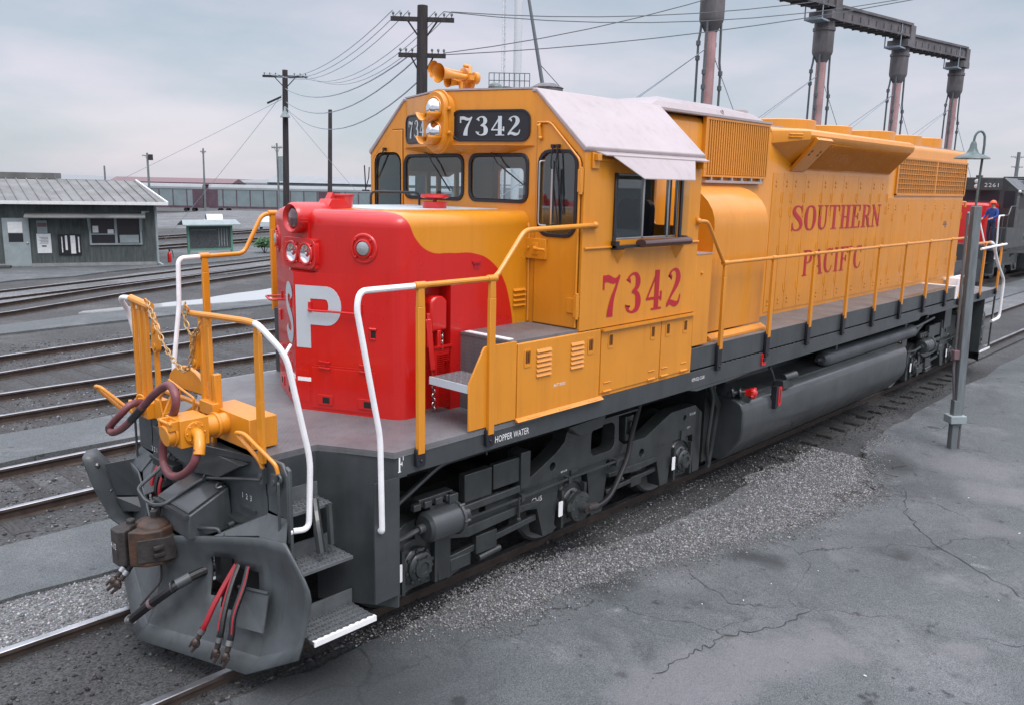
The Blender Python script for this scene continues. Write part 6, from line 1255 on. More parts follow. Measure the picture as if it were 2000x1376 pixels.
# ============================================================ WORKER on the second locomotive
def skin_person(name, base, yaw, label):
    J = {'pel': (0, 0, .93, .135), 'waist': (.0, 0, 1.10, .125), 'chest': (.02, 0, 1.33, .145), 'neck': (.03, 0, 1.50, .062), 'head': (.055, 0, 1.60, .078), 'crown': (.05, 0, 1.70, .082),
         'hipL': (0, .10, .90, .095), 'kneeL': (.05, .11, .50, .066), 'ankL': (-.01, .11, .09, .045), 'toeL': (.17, .12, .05, .04), 'hipR': (0, -.10, .90, .095), 'kneeR': (.02, -.11, .50, .066), 'ankR': (-.06, -.11, .09, .045), 'toeR': (.12, -.12, .05, .04),
         'shL': (.01, .19, 1.42, .072), 'elL': (.10, .26, 1.17, .048), 'wrL': (.32, .20, 1.08, .034), 'haL': (.40, .18, 1.07, .040), 'shR': (.01, -.19, 1.42, .072), 'elR': (.08, -.27, 1.16, .048), 'wrR': (.30, -.22, 1.06, .034), 'haR': (.38, -.20, 1.05, .040)}
    E_ = ['pel waist', 'waist chest', 'chest neck', 'neck head', 'head crown', 'pel hipL', 'hipL kneeL', 'kneeL ankL', 'ankL toeL', 'pel hipR', 'hipR kneeR', 'kneeR ankR', 'ankR toeR', 'chest shL', 'shL elL', 'elL wrL', 'wrL haL', 'chest shR', 'shR elR', 'elR wrR', 'wrR haR']
    ks = list(J); V = [J[k][:3] for k in ks]; rad = [J[k][3] for k in ks]; ed = [tuple(ks.index(q) for q in e_.split()) for e_ in E_]
    for sd in 'LR':
        h = ks.index('ha'+sd); b_ = J['ha'+sd]
        for i in range(4):
            y = b_[1]+(i-1.5)*.021; n0 = len(V); V += [(b_[0]+.045, y, b_[2]-.004), (b_[0]+.085, y, b_[2]-.03), (b_[0]+.075, y, b_[2]-.055)]; rad += [.010, .009, .008]; ed += [(h, n0), (n0, n0+1), (n0+1, n0+2)]
        n0 = len(V); sg = -1 if sd == 'L' else 1; V += [(b_[0]+.02, b_[1]+sg*.045, b_[2]-.01), (b_[0]+.055, b_[1]+sg*.05, b_[2]-.035)]; rad += [.011, .009]; ed += [(h, n0), (n0, n0+1)]
    me = bpy.data.meshes.new(name); me.from_pydata(V, ed, []); ob = bpy.data.objects.new(name, me); COL.objects.link(ob)
    ob.modifiers.new('s', 'SKIN'); 
    for i, r_ in enumerate(rad): me.skin_vertices[0].data[i].radius = (r_, r_)
    me.skin_vertices[0].data[0].use_root = True
    for i in range(1, len(rad)): me.skin_vertices[0].data[i].use_root = False
    ss = ob.modifiers.new('u', 'SUBSURF'); ss.levels = 2; ss.render_levels = 2
    bpy.context.view_layer.update(); nm_ = bpy.data.meshes.new_from_object(ob.evaluated_get(bpy.context.evaluated_depsgraph_get())); ob.modifiers.clear(); ob.data = nm_; nm_.name = name
    for q in M('blue_cloth', 'navy_cloth', 'skin', 'black_paint'): nm_.materials.append(q)
    for p in nm_.polygons:
        x, y, z = p.center; i = 1 if z < .98 else 0
        if z > 1.49: i = 2
        if z < .10: i = 3
        if abs(y) > .12 and x > .30 and .9 < z < 1.2: i = 2
        p.material_index = i; p.use_smooth = True
    ob.location = base; ob.rotation_euler = (0, 0, yaw); tag(ob, label, 'person')
    def ch(mb, n_, m_):
        o2 = mb.build(n_, m_, None, smooth=50); o2.parent = ob; return o2
    t = MB(); t.sphere((.055, 0, 1.70), .125, 14, 10, (1.12, .95, .95), bot=-.05); t.lathe([(.001, 0), (.15, 0), (.152, .01), (.10, .018)], (.075, 0, 1.688), (0, 0, 1), 18); ch(t, 'helmet', 'helmet_orange')
    t = MB(); t.sphere((.02, 0, 1.64), .09, 10, 8, (.9, .92, 1.)); ch(t, 'hair', 'hair_dark')
    t = MB(); t.sphere((.145, 0, 1.615), .018, 6, 5, (1.2, .7, 1)); t.sphere((.05, .083, 1.615), .022, 6, 5, (.7, .4, 1.2)); t.sphere((.05, -.083, 1.615), .022, 6, 5, (.7, .4, 1.2)); ch(t, 'nose_and_ears', 'skin')
    t = MB(); [t.sphere((.128, y, 1.645), .010, 6, 5) for y in (-.03, .03)]; t.box(.128, .134, -.022, .022, 1.572, 1.577); ch(t, 'eyes_and_mouth', 'hair_dark')
    return ob
skin_person('person', (D2.x+1.15, D2.y-1.25, 1.625), R(160), 'worker in blue shirt and orange helmet standing on the dark locomotive beside its nose')

# ============================================================ LAMP POST
t0 = thing('street_lamp', (10.98, -2.84, 0), 'leaning grey wooden post with a green enamel shade on a gooseneck, at the pavement edge', 'lamp post')
bx = Vector((10.98, -2.84, -.07)); lean = Vector((-.075, .08, 0))
def lp(z, dx=0.): return bx+lean*(z/3.55)+Vector((0, 0, z))+Vector((-.681, .732, 0))*dx
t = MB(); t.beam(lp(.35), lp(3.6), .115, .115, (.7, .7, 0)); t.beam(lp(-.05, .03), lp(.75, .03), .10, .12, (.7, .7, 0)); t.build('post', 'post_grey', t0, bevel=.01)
t = MB(); t.cyl(lp(-.05, -.06), lp(2.0, -.06), .025, seg=8); t.cyl(lp(-.05, -.02), lp(1.2, .11), .02, seg=8); t.cyl(lp(1.2, .11), lp(3.5, .11), .02, seg=8); t.build('conduit', 'gantry_grey', t0)
t = MB(); t.beam(lp(.40, .02), lp(.52, .02), .24, .22, (.7, .7, 0)); t.build('clamp', 'shed_trim', t0, bevel=.01)
t = MB(); t.beam(lp(1.36, .10), lp(1.50, .10), .09, .09, (.7, .7, 0)); t.build('switch_box', 'far_red', t0, bevel=.01)
gn = [lp(3.3, .02), lp(3.9, .0), lp(4.45, -.03)]+[lp(4.52, .045)+Vector((-.681, .732, 0))*(.075*-math.cos(a))+Vector((0, 0, .12*math.sin(a))) for a in [math.pi*i/8 for i in range(1, 9)]]
t = MB(); t.tube(gn+[gn[-1]-Vector((0, 0, .08))], .017, 8); t.build('gooseneck', 'lamp_green', t0)
sc_ = gn[-1]-Vector((0, 0, .05)); t = MB(); t.lathe([(.025, .03), (.042, -.01), (.048, -.06), (.075, -.12), (.085, -.135), (.15, -.155), (.228, -.195), (.236, -.212), (.225, -.212), (.14, -.175), (.06, -.16)], sc_, (0, 0, 1), 28, False); sh = t.build('lamp_shade', 'lamp_green', t0, smooth=50)
t = MB(); t.sphere(sc_-Vector((0, 0, .175)), .045, 10, 7); t.build('bulb', 'lens_white', sh)

# ============================================================ SANDING GANTRY
GT = thing('sanding_tower', (26.6, 6.8, 0), 'row of tall pink pipe columns carrying dark sand conveyors behind the locomotive', 'sanding tower')
GXs = [19.34, 26.63, 33.79, 41.04]
for gx_ in GXs:
    t = MB(); t.cyl((gx_, 6.8, -.14), (gx_, 6.8, 8.0), .165, seg=16); cl_ = t.build('column', 'gantry_pink', GT)
    t = MB(); t.lathe([(.17, 7.95), (.32, 8.22), (.34, 8.3), (.34, 8.95), (.37, 8.97), (.37, 9.07), (.33, 9.09), (.33, 9.6)], (gx_, 6.8, 0), (0, 0, 1), 10); t.box(gx_-.4, gx_+.4, 6.4, 7.2, 9.3, 9.55); t.build('hopper', 'gantry_grey', cl_)
    t = MB()
    for a, top in ((.2, 7.7), (-.75, 6.9), (2.4, 7.7), (3.3, 6.9)):
        q = Vector((gx_+.34*math.cos(a), 6.8+.34*math.sin(a), 0)); t.cyl(q, q+Vector((0, 0, top)), .035, seg=7); t.tube([q+Vector((0, 0, top)), (gx_+.30*math.cos(a), 6.8+.30*math.sin(a), top+.25), (gx_+.28*math.cos(a), 6.8+.28*math.sin(a), 8.2)], .035, 7)
        for z in (top-.1, top-.5): t.cyl(q+Vector((0, 0, z)), q+Vector((0, 0, z+.12)), .065, seg=7)
    t.build('sand_pipe', 'wire', cl_)
    t = MB()
    for z in (9.25, 9.7, 10.1): t.cyl((gx_-.9, 7.1, z), (gx_-.35, 7.1, z), .025, seg=5); t.cyl((gx_-.9, 7.1, z), (gx_-.9, 6.5, z), .025, seg=5)
    for yy in (6.5, 7.1): t.cyl((gx_-.9, yy, 9.2), (gx_-.9, yy, 10.15), .025, seg=5)
    t.box(gx_-.95, gx_-.3, 6.5, 7.1, 9.2, 9.25); t.build('platform_rail', 'light_wire', cl_)
    t = MB(); t.cyl((gx_, 6.8, 7.6), (gx_-4.2, 8.2, 4.8), .012, seg=4); t.cyl((gx_, 6.8, 7.6), (gx_-5.5, 12, 2.0), .012, seg=4); t.cyl((gx_-2.6, 7.66, 5.87), (gx_-2.5, 7.63, 5.93), .06, seg=6); t.cyl((gx_-3.4, 7.93, 5.3), (gx_-3.4, 7.93, 4.2), .02, seg=5); t.cyl((gx_, 6.8, 7.6), (gx_+3.0, 5.6, 2.0), .012, seg=4); t.build('guy_wire', 'light_wire', GT)
for i in range(3):
    a = Vector((GXs[i]+.1, 6.8, 9.55)); b_ = Vector((GXs[i+1]+.25, 6.8, 9.95)); t = MB(); t.beam(a, b_, .55, .42); nn_ = 10
    for k in range(nn_+1): q = a.lerp(b_, (k+.0)/nn_); t.beam(q-Vector((0, 0, .28)), q+Vector((0, 0, .05)), .62, .06, (1, 0, 0)); 
    for s in (-1, 1): t.beam(a+Vector((0, s*.3, .24)), b_+Vector((0, s*.3, .24)), .07, .09); t.beam(a+Vector((0, s*.3, -.2)), b_+Vector((0, s*.3, -.2)), .05, .07)
    t.box(GXs[i+1]+.0, GXs[i+1]+.5, 6.45, 7.15, 9.5, 10.15)
    t.build('conveyor_beam', 'gantry_grey', GT, smooth=0)

# ============================================================ POLES AND WIRES
def pole(base, top, r, label, arms=(), pm='pole_wood', adir=(.72, -.69, 0)):
    if not arms:
        t = MB(); t.cyl(base, top, r*1.12, r*.85, 12); return tag(t.build('utility_pole', pm, None, loc=base), label, 'utility pole')
    t0 = thing('utility_pole', base, label, 'utility pole'); t = MB(); t.cyl(base, top, r*1.12, r*.85, 12); t.build('shaft', pm, t0); ad = Vector(adir).normalized()
    for z, ln in arms:
        p = Vector(base).lerp(Vector(top), (z-base[2])/(top[2]-base[2])); t = MB(); t.beam(p-ad*ln+Vector((0, 0, 0)), p+ad*ln, .09, .105); t.beam(p-Vector((0, 0, .55)), p+ad*ln*.5, .03, .04); t.beam(p-Vector((0, 0, .55)), p-ad*ln*.5, .03, .04); am = t.build('crossarm', pm, t0)
        t = MB()
        for k in (-.92, -.68, -.42, .42, .68, .92): q = p+ad*ln*k+Vector((0, 0, .052)); t.lathe([(.012, 0), (.016, .05), (.034, .06), (.034, .09), (.02, .115), (.001, .12)], q, (0, 0, 1), 7)
        t.build('insulator', 'lamp_green', am)
    return t0
PA, PB = Vector((12.2, 10.9, -.14)), Vector((20.5, 30.5, -.14)); ta, tb = Vector((12.3, 10.9, 8.05)), Vector((20.7, 30.5, 8.75))
pole(PA, ta, .155, 'near wooden utility pole with two crossarms right behind the cab', ((7.72, .80), (6.85, .6)))
pb_ = pole(PB, tb, .15, 'wooden utility pole with one crossarm and a small lamp on its shaft', ((8.45, 1.05),))
t = MB(); t.beam((20.45, 30.5, 7.5), (20.0, 31.0, 7.2), .08, .08); t.build('bracket', 'pole_wood', pb_); t = MB(); t.lathe([(.04, .5), (.07, .3), (.22, .06), (.24, 0), (.1, .08)], (20.45, 30.2, 6.55), (0, 0, 1), 14); t.build('lamp_shade', 'shed_trim', pb_)
pole((24.0, 31.9, -.14), (24.7, 32.6, 7.3), .12, 'bare leaning pole without crossarm beside the pole with the lamp'); 
PC = Vector((26.0, -2.0, -.14)); tc_ = Vector((26.0, -2.0, 13.8)); pole(PC, tc_, .16, 'tall pole beyond the right edge that holds the wire ends', ((13.0, 1.1), (10.4, .8)))
def wires(pairs, name, label, group, r=.011, sag=.5, m_='light_wire'):
    for a, b_, sg in pairs:
        a = Vector(a); b_ = Vector(b_); t = MB(); t.tube([a.lerp(b_, k/14)-Vector((0, 0, 4*sg*(k/14)*(1-k/14))) for k in range(15)], r, 4); o_ = t.build(name, m_, None, loc=a); tag(o_, label, 'wire', group)
ad = Vector((.72, -.69, 0)).normalized()
pa_ = lambda z, k, ln: Vector((12.28, 10.9, z))+ad*ln*k; pbp = lambda z, k, ln: Vector((20.68, 30.5, z))+ad*ln*k; pcp = lambda z, k, ln: Vector((26, -2, z))+ad*ln*k
wires([(pa_(7.92, k, .8), pbp(8.62, k, 1.05), .75+.06*i) for i, k in enumerate((-.92, -.68, -.42, .42, .68, .92))], 'overhead_wire', 'one of six thin wires sagging from the near pole top to the lamp pole', 'wires between the two wooden poles', .010)
wires([(pa_(6.9, k, .6), pbp(7.9-.6*i, .0, .5), .7+.25*i) for i, k in enumerate((-.4, .0))]+[(pa_(6.3, .0, .5), pbp(7.05, .0, .5), 1.15)], 'overhead_wire', 'lower heavy cable sagging between the near pole and the lamp pole', 'cables between the two wooden poles', .018)
wires([(pa_(7.92, .92, .8), pcp(10.45, -.6, .8), .8), (pa_(7.92, .68, .8), pcp(10.45, .4, .8), 1.0)], 'overhead_wire', 'wire running right from the top crossarm of the near pole', 'wires from the top crossarm', .012, m_='wire')
wires([(pa_(6.92, .9, .6), pcp(13.05, -.8, 1.1), .9), (pa_(6.88, .9, .6), pcp(10.3, .9, .8), .5)], 'overhead_wire', 'dark wire running right from the lower crossarm of the near pole', 'wires from the lower crossarm', .013, m_='wire')
wires([((20.5, 30.5, 7.6), (17.5, 38, .0), .1), ((20.5, 30.5, 7.4), (12, 44, .5), .1), ((20.6, 30.4, 7.0), (27.5, 29.5, 0), .1)], 'guy_wire', 'thin guy wire slanting down from the lamp pole', 'guy wires of the lamp pole', .010)
wires([(ta-Vector((0, 0, .5)), (15.5, 9.6, 9.6), .1)], 'guy_wire', 'short stay wire from the near pole top', None) if 0 else None
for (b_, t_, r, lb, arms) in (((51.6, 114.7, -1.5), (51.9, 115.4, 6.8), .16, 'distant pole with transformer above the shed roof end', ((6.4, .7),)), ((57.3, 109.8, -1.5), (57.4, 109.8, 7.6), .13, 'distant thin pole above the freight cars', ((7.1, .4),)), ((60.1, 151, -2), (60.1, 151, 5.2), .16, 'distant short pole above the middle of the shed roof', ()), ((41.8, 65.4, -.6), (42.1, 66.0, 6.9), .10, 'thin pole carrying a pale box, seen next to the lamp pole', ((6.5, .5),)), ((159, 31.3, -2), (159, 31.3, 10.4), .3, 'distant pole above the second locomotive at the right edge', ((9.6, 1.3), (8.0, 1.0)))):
    q = pole(b_, t_, r, lb, arms, 'post_grey')  # lighter grey puts distance haze into the colour of the far poles
    if 'pale box' in lb: t = MB(); t.box(41.9, 42.3, 64.9, 65.5, 3.4, 5.7); t.build('sign_box', 'shed_trim', q)
    if 'transformer' in lb: t = MB(); t.cyl((52.2, 115, 5.8), (52.2, 115, 6.6), .3); t.build('transformer', 'pole_wood', q)
for p, lb in (((110.8, 102.8), 'faint lattice floodlight tower in the distance, left of the pair'), ((112.5, 101.0), 'pale thick floodlight mast in the distance, right of the pair')):
    t0 = thing('light_tower', (p[0], p[1], -3), lb, 'light tower'); t = MB()
    if 'lattice' in lb:
        for dx_, dy_ in ((-.4, 0), (.4, .3), (0, -.4)): t.cyl((p[0]+dx_, p[1]+dy_, -3), (p[0]+dx_, p[1]+dy_, 42), .08, seg=5)
        for k in range(40): a = k*1.1; t.cyl((p[0]-.4, p[1], a), (p[0]+.4, p[1]+.3, a+.55), .04, seg=4); t.cyl((p[0]+.4, p[1]+.3, a+.55), (p[0], p[1]-.4, a+1.1), .04, seg=4)
    else: t.cyl((p[0], p[1], -3), (p[0], p[1], 42), .78, .70, 14)
    t.build('mast', 'car_paint', t0); t = MB(); t.box(p[0]-1, p[0]+1, p[1]-1, p[1]+1, 42, 42.6); t.build('lamp_head', 'car_paint', t0)
t0 = thing('storage_tank', (44.45, 34.7, -.14), 'dark tank top with railing behind the cab roof', 'tank'); t = MB(); t.lathe([(1.15, 0), (1.15, 10.4), (1.2, 10.45), (.6, 10.75), (.001, 10.8)], (44.45, 34.7, -.14), (0, 0, 1), 28); t.build('shell', 'gantry_grey', t0)
t = MB()
for k in range(9): q = Vector((43.2-k*.24, 35.2+k*.26, 10.2)); t.cyl(q, q+Vector((0, 0, 1.0)), .03, seg=5)
for z in (10.7, 11.2): t.cyl((43.2, 35.2, z), (41.3, 37.3, z), .03, seg=5)
t.box(41.3, 43.2, 35.6, 37.0, 10.1, 10.2); t.cyl((41.5, 36.9, -.14), (41.5, 36.9, 10.1), .08, seg=6); t.cyl((41.5, 35.8, -.14), (41.5, 35.8, 10.1), .08, seg=6); t.build('railing', 'wire', t0); t = MB(); t.cyl((44.3, 34.9, 10.3), (44.5, 36.9, 17.5), .14, .10, 8); t.cyl((44.4, 35.4, 12), (45.4, 34.2, 10.4), .03, seg=5); t.build('mast', 'wire', t0)

# ============================================================ YARD OFFICE SHED
SO = Vector((13.98, 30.27, -.12)); se = Vector((-.916, .402, 0)).normalized(); sn = Vector((-.402, -.916, 0)).normalized()
def sp_(s, d, z): return SO+se*s+sn*d+Vector((0, 0, z))
SH = thing('yard_office', SO, 'grey board-sided yard office with ribbed metal roof and small awning', 'shed')
def sbox(mb, s0, s1, d0, d1, z0, z1):
    vs = [sp_(s, d, z) for z in (z0, z1) for s, d in ((s0, d0), (s1, d0), (s1, d1), (s0, d1))]
    return mb.add(vs, [(3, 2, 1, 0), (4, 5, 6, 7), (0, 1, 5, 4), (1, 2, 6, 5), (2, 3, 7, 6), (3, 0, 4, 7)])
t = MB(); sbox(t, 0, 9, -7, 0, 0, 2.62); g_ = [sp_(0, 0, 2.62), sp_(0, -7, 2.62), sp_(.7, -3.8, 3.45)]; t.add(g_+[p+se*9 for p in g_], [(0, 1, 2), (5, 4, 3), (0, 2, 5, 3), (1, 4, 5, 2)]); wl_ = t.build('wall', 'shed_wall', SH, smooth=0)
t = MB()
for i in range(44): sbox(t, i*.205+.02, i*.205+.06, 0, .022, .15, 2.6)
t.build('battens', 'shed_wall', wl_, smooth=0)
t = MB(); sbox(t, -.03, 9, .0, .05, 0, .16); t.build('concrete_base', 'concrete', SH, smooth=0)
t = MB(); q = [sp_(-.45, .5, 2.68), sp_(9.2, .5, 2.68), sp_(9.2, -3.8, 3.56), sp_(.75, -3.8, 3.56), sp_(-.1, -7.5, 2.70), sp_(9.2, -7.5, 2.70)]; t.add(q+[p-Vector((0, 0, .08)) for p in q], [(0, 1, 2, 3), (3, 2, 5, 4), (6, 9, 8, 7), (9, 10, 11, 8), (0, 6, 7, 1), (3, 9, 6, 0), (4, 10, 9, 3)]); rf = t.build('roof', 'shed_roof', SH, smooth=0)
t = MB()
for i in range(24): s = .1+i*.40; t.beam(sp_(s-.2, .5, 2.70), sp_(s+.72, -3.8, 3.58), .035, .05)
t.build('roof_ribs', 'shed_roof', rf, smooth=0)
t = MB(); t.beam(sp_(-.48, .53, 2.66), sp_(9.2, .53, 2.66), .08, .13); t.beam(sp_(-.46, .53, 2.68), sp_(.75, -3.8, 3.57), .07, .12); t.build('fascia', 'paper', rf, smooth=0)
t = MB(); t.beam(sp_(.04, .05, .1), sp_(.04, .05, 2.6), .10, .08); t.beam(sp_(-.15, .3, .02), sp_(.04, .05, .12), .1, .08); t.build('downspout', 'shed_trim', SH, smooth=0)
t = MB(); sbox(t, 4.86, 5.82, .0, .06, .05, 2.02); dr_ = t.build('door', 'shed_trim', SH, bevel=.01); t = MB(); sbox(t, 5.1, 5.62, .06, .07, 1.42, 1.86); t.build('door_panel', 'paper', dr_, smooth=0); t = MB(); sbox(t, 5.1, 5.62, .06, .07, 1.05, 1.40); t.build('pane', 'black_paint', dr_, smooth=0); t = MB(); t.sphere(sp_(4.96, .09, 1.0), .035, 8, 5); t.build('handle', 'steel', dr_)
t = MB()
for s0, s1, z0, z1 in ((.62, 2.66, .90, .97), (.62, 2.66, 2.02, 2.09), (.62, .70, .97, 2.02), (2.58, 2.66, .97, 2.02), (1.58, 1.68, .97, 2.02), (1.68, 2.58, 1.33, 1.38)): sbox(t, s0, s1, .0, .07, z0, z1)
wn_ = t.build('window', 'green_trim' if 0 else 'shed_trim', SH, smooth=0); t = MB(); sbox(t, .68, 2.6, .005, .03, .95, 2.04); t.build('pane', 'black_paint', wn_, smooth=0)
t = MB(); sbox(t, .75, 1.5, .035, .10, .98, 1.32); t.build('air_conditioner', 'shed_trim', wn_, bevel=.01); t = MB(); sbox(t, 2.3, 2.52, .035, .04, 1.42, 1.7); sbox(t, 1.72, 1.95, .035, .04, 1.38, 1.55); t.build('window_notice', 'paper', wn_, smooth=0)
t = MB(); q = [sp_(.45, .0, 2.27), sp_(4.95, .0, 2.27), sp_(4.95, .75, 2.10), sp_(.45, .75, 2.10)]; t.add(q+[p-Vector((0, 0, .05)) for p in q], [(0, 1, 2, 3), (7, 6, 5, 4), (0, 4, 5, 1), (1, 5, 6, 2), (2, 6, 7, 3), (3, 7, 4, 0)]); aw = t.build('awning', 'shed_roof', SH, smooth=0); t = MB(); t.beam(sp_(.6, .05, 1.5), sp_(.6, .7, 2.08), .04, .04); t.beam(sp_(2.65, .05, 1.5), sp_(2.65, .7, 2.08), .04, .04); t.build('awning_brace', 'shed_trim', aw)
t = MB(); sbox(t, 3.0, 3.85, .0, .06, .50, 1.36); kb = t.build('display_case', 'black_rubber', SH, smooth=0); t = MB(); sbox(t, 3.2, 3.38, .06, .065, .55, 1.3); sbox(t, 3.5, 3.58, .06, .065, .7, 1.3); sbox(t, 3.05, 3.1, .06, .065, .6, 1.25); sbox(t, 3.68, 3.72, .06, .065, .6, 1.25); t.build('case_paper', 'paper', kb, smooth=0)
t = MB(); sbox(t, 4.1, 4.62, .02, .04, .58, 1.38); nb_ = t.build('notice', 'paper', SH, smooth=0); t = MB(); text_mesh(t, 'NOTICE', sp_(4.47, .045, .92), -se, (0, 0, 1), .07, sn, .003, .9); text_mesh(t, 'PASS', sp_(4.44, .045, .78), -se, (0, 0, 1), .05, sn, .003, .9) if 0 else None; bpy.data.objects.remove(t.build('notice_print', 'black_paint', nb_, smooth=0))
t = MB()
for i in range(5): sbox(t, 4.2, 4.52-.05*(i % 2), .041, .044, .98+.06*i, 1.0+.06*i)
sbox(t, 4.28, 4.45, .041, .044, .84, .90); t.build('notice_print', 'board_dark', nb_, smooth=0)
t = MB(); sbox(t, 4.2, 4.58, .02, .04, 1.40, 1.92); nr_ = t.build('notice', 'shed_trim', SH, smooth=0); t = MB(); sbox(t, 4.22, 4.56, .041, .044, 1.66, 1.82); t.build('red_band', 'far_red', nr_, smooth=0)
t = MB(); t.sphere(sp_(.52, .15, 2.25), .1, 10, 7); t.beam(sp_(.3, .0, 2.3), sp_(.5, .15, 2.3), .05, .05); t.build('wall_lamp', 'shed_trim', SH)
t = MB(); sbox(t, 5.6, 8.0, .05, .7, -.02, .10); tag(t.build('door_step', 'tie_wood', None, loc=sp_(6.5, .4, 0), bevel=.02), 'dark timber step lying in front of the pale shed door', 'step')
BB = thing('workshop_building', (6, 46, -.14), 'low grey building whose flat roof shows above the ribbed shed roof', 'building'); o_ = sp_(4.9, -10.5, 0); t = MB(); sbox(t, 4.75, 12, -14, -10, 0, 3.55); t.build('wall', 'shed_wall', BB, smooth=0); t = MB(); sbox(t, 4.6, 12, -14.2, -9.8, 3.55, 3.85); t.build('roof', 'shed_roof', BB, smooth=0)
t0 = thing('fire_extinguisher', (14.8, 31.0, -.12), 'red fire extinguisher standing on the ground by the shed corner', 'fire extinguisher'); t = MB(); t.lathe([(.001, 0), (.075, .01), (.085, .05), (.085, .36), (.06, .44), (.03, .47)], (14.8, 31.0, -.1), (0, 0, 1), 14); t.build('body', 'red_paint', t0); t = MB(); t.cyl((14.8, 31, .36), (14.8, 31, .50), .03); t.tube([(14.8, 31, .46), (14.92, 30.96, .44), (14.95, 30.94, .12)], .016, 6, .06); t.build('hose', 'black_paint', t0)
# green notice-board shelter
k0 = Vector((16.65, 32.9, -.12)); ke = Vector((2.05, -.35, 0)).normalized(); kn = Vector((-ke.y*-1, -ke.x, 0)); kn = Vector((ke.y, -ke.x, 0)); KL = 2.08
def kp(s, d, z): return k0+ke*s+kn*d+Vector((0, 0, z))
def kbox(mb, s0, s1, d0, d1, z0, z1): return mb.add([kp(s, d, z) for z in (z0, z1) for s, d in ((s0, d0), (s1, d0), (s1, d1), (s0, d1))], [(3, 2, 1, 0), (4, 5, 6, 7), (0, 1, 5, 4), (1, 2, 6, 5), (2, 3, 7, 6), (3, 0, 4, 7)])
KB = thing('notice_board', k0, 'green framed notice board on legs with a pale pitched roof', 'notice board'); t = MB()
for s in (0, KL): kbox(t, s-.05, s+.05, -.05, .05, 0, 1.75)
kbox(t, 0, KL, -.04, .06, 1.45, 1.56); kbox(t, 0, KL, -.04, .06, .33, .42); fr_ = t.build('frame', 'green_trim', KB, smooth=0); t = MB(); kbox(t, .05, KL-.05, -.03, .02, .42, 1.45); pn = t.build('panel', 'board_dark', KB, smooth=0)
t = MB(); [kbox(t, 1.45+.13*i, 1.48+.13*i, .021, .024, .5, 1.38) for i in range(4)]; kbox(t, .12, 1.35, .021, .024, 1.3, 1.32); t.build('board_slips', 'shed_trim', pn, smooth=0)
t = MB(); q = [kp(-.35, .45, 1.58), kp(KL+.35, .45, 1.58), kp(KL+.25, 0, 1.80), kp(-.25, 0, 1.80), kp(-.35, -.45, 1.58), kp(KL+.35, -.45, 1.58)]; t.add(q+[p-Vector((0, 0, .05)) for p in q], [(0, 1, 2, 3), (3, 2, 5, 4), (6, 9, 8, 7), (9, 10, 11, 8), (0, 6, 7, 1), (4, 5, 11, 10), (0, 3, 9, 6), (3, 4, 10, 9), (1, 7, 8, 2), (2, 8, 11, 5)]); t.build('roof', 'shed_trim', KB, smooth=0)
# shrub
t0 = thing('shrub', (20.9, 33.2, -.14), 'low green bush behind the far handrail post', 'bush'); t = MB()
for i in range(520):
    v = Vector(rng.normal(0, 1, 3)); v.normalize(); rr_ = rng.random()**.4; c_ = Vector((20.9, 33.2, .22))+Vector((v.x*.55*rr_, v.y*.55*rr_, abs(v.z)*.5*rr_)); a = Vector(rng.normal(0, 1, 3)).normalized()*.09; b2_ = a.orthogonal().normalized()*.05; t.add([c_-a, c_+b2_, c_+a, c_-b2_], [(0, 1, 2, 3)])
t.build('foliage', 'leaf', t0, smooth=0, nrm=False); t = MB(); [t.cyl((20.9, 33.2, -.14), (20.9+.3*math.cos(k), 33.2+.3*math.sin(k), .4), .015, seg=5) for k in range(5)]; t.build('stem', 'pole_wood', t0)
# parked cars seen over the notice board
def car(p, yaw, label, m_):
    t0 = thing('parked_car', p, label, 'car'); Rm = Matrix.Translation(p) @ Matrix.Rotation(yaw, 4, 'Z')
    def cb(mb, n_, mm, par=t0, **k): mb.v = [tuple(Rm @ Vector(q)) for q in mb.v]; return mb.build(n_, mm, par, **k)
    t = MB(); t.prism([(-2.2, .35), (2.2, .35), (2.25, .7), (1.3, .88), (-1.5, .92), (-2.2, .85)], 'y', -.85, .85); t.prism([(-1.5, .9), (1.2, .86), (.45, 1.38), (-.9, 1.4)], 'y', -.72, .72); cb(t, 'body', m_, bevel=.05)
    t = MB(); t.prism([(-1.38, .93), (1.08, .9), (.42, 1.33), (-.86, 1.34)], 'y', -.735, .735); t.prism([(-.68, .92), (.68, .92), (.6, 1.32), (-.6, 1.32)], lambda q, p_: (p_[1]*-1.55+2.62+q, p_[0], p_[1]), 0, .02); cb(t, 'window', 'black_rubber')
    for x in (-1.35, 1.35):
        for s in (-1, 1): t = MB(); t.lathe([(.1, -.1), (.31, -.1), (.32, .08), (.2, .1), (.001, .1)], (x, s*.78, .32), (0, s, 0), 18); cb(t, 'wheel', 'black_rubber')
car((37.3, 69.5, tz(37.3, 69.5)-.12), R(66), 'pale parked car whose roof shows above the green notice board', 'car_paint'); car((38.4, 61.5, tz(38.4, 61.5)-.1), R(58), 'pale blue-grey parked car at the left side of the locomotive nose', 'letter_grey')

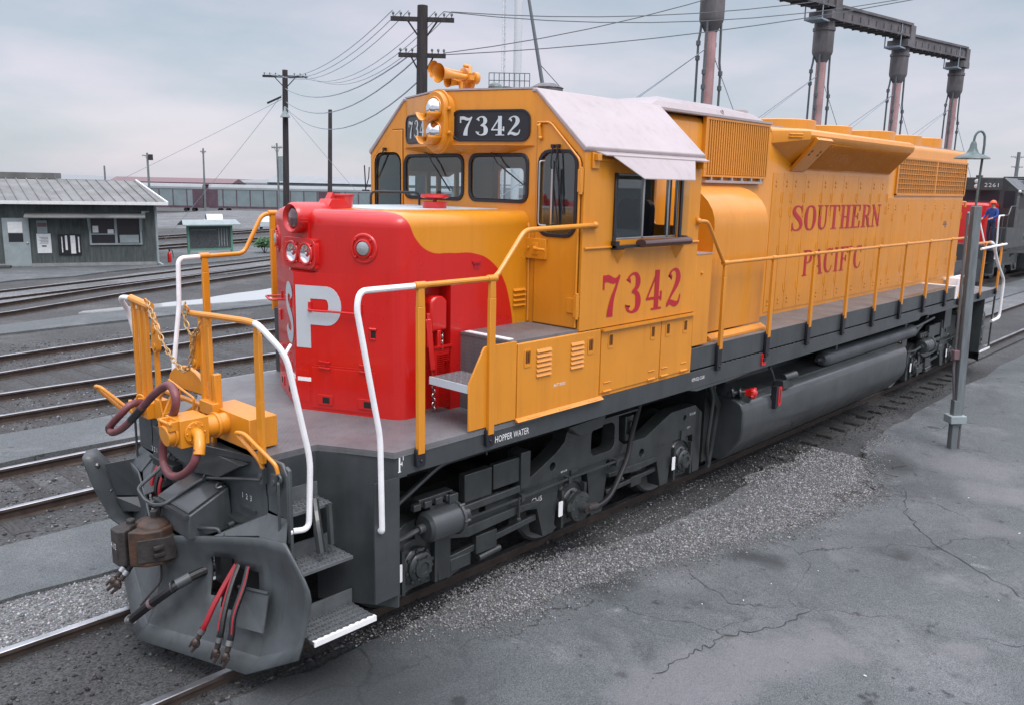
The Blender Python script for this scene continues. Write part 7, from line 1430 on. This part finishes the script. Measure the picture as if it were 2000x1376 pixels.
# ============================================================ AUTORACK FREIGHT CARS
e2 = Vector((.7613, -.6484, 0)).normalized(); n2_ = Vector((-e2.y*-1, -e2.x, 0)); n2_ = Vector((e2.y, -e2.x, 0))
if n2_.y > 0: n2_ = -n2_
def autorack(s0, ln, label, doors):
    P0 = Vector((96.8, 183.7, -4.3))+e2*s0; t0 = thing('freight_car', P0, label, 'freight car', 'car-carrier wagons on the far track')
    Q = lambda s, d, z: P0+e2*s+n2_*d+Vector((0, 0, z))
    def bx_(mb, s0, s1, d0, d1, z0, z1): mb.add([Q(s, d, z) for z in (z0, z1) for s, d in ((s0, d0), (s1, d0), (s1, d1), (s0, d1))], [(3, 2, 1, 0), (4, 5, 6, 7), (0, 1, 5, 4), (1, 2, 6, 5), (2, 3, 7, 6), (3, 0, 4, 7)])
    t = MB(); bx_(t, 0, ln, 0, 3, 1.1, 5.2); t.build('side_screen', 'autorack_grey', t0, smooth=0)
    t = MB(); bx_(t, 0, ln, -.06, 3.06, .85, 1.35); bx_(t, 0, ln, 0, 3, 1.2, 1.3)
    k = 0
    while k < ln: bx_(t, k, k+.22, -.06, 3.06, 1.3, 5.2); k += 3.05
    bx_(t, ln-2.2, ln, -.08, 3.08, 1.2, 5.2); bx_(t, 0, 2.0, -.08, 3.08, 1.2, 5.2); bx_(t, 0, ln*.36, -.1, .0, 4.6, 5.2); t.build('rack_frame', 'autorack_red', t0, smooth=0)
    t = MB(); r0 = [Q(0, d, z) for d, z in ((-.1, 5.15), (-.05, 5.6), (.6, 6.15), (1.5, 6.3), (2.4, 6.15), (3.05, 5.6), (3.1, 5.15))]; t.rings([r0, [p+e2*ln for p in r0]]); t.build('roof', 'autorack_roof', t0)
    t = MB(); bx_(t, ln-1.6, ln-1.0, -.1, -.08, 1.9, 2.9); bx_(t, 3.5, 7.5, -.12, -.1, 4.75, 5.05); t.build('stencil_panel', 'paper', t0, smooth=0)
    for wx in (2.2, 4.0, ln-4, ln-2.2): t = MB(); t.cyl(Q(wx, .3, .42), Q(wx, .5, .42), .42, seg=14); t.cyl(Q(wx, 2.5, .42), Q(wx, 2.7, .42), .42, seg=14); t.build('wheel', 'dark_rust', t0)
autorack(-29, 28, 'leftmost car-carrier wagon, half hidden behind the shed roof', 1); autorack(.4, 27, 'middle car-carrier wagon with purple end panel behind the lamp pole', 1); autorack(28.2, 28, 'rightmost car-carrier wagon, running in behind the locomotive nose', 0)
t0 = thing('warehouse', (150, 218, -4), 'long pale-roofed warehouse beyond the freight cars', 'warehouse'); t = MB(); a, b_ = Vector((141, 228, -5)), Vector((185, 180, -5)); dd = (b_-a).normalized(); nw = Vector((-dd.y, dd.x, 0))
t.beam(a+Vector((0, 0, 3)), b_+Vector((0, 0, 3)), 14, 9); t.build('wall', 'autorack_grey', t0, smooth=0); t = MB(); r0 = [a+nw*k+Vector((0, 0, z)) for k, z in ((-7.6, 7.4), (0, 9.4), (7.6, 7.4))]; t.rings([r0, [p+(b_-a) for p in r0]]); t.build('roof', 'autorack_roof', t0, smooth=0)
t0 = thing('warehouse', (113, 228, -4), 'long warehouse with reddish roof behind the shed and freight cars', 'warehouse'); t = MB(); a, b_ = Vector((100, 243, -5)), Vector((123, 217, -5)); t.beam(a+Vector((0, 0, 3)), b_+Vector((0, 0, 3)), 12, 8); t.build('wall', 'autorack_red', t0, smooth=0); dd = (b_-a).normalized(); nw = Vector((-dd.y, dd.x, 0)); t = MB(); r0 = [a+nw*k+Vector((0, 0, z)) for k, z in ((-6.6, 6.6), (0, 8.2), (6.6, 6.6))]; t.rings([r0, [p+(b_-a) for p in r0]]); t.build('roof', 'far_red', t0, smooth=0)
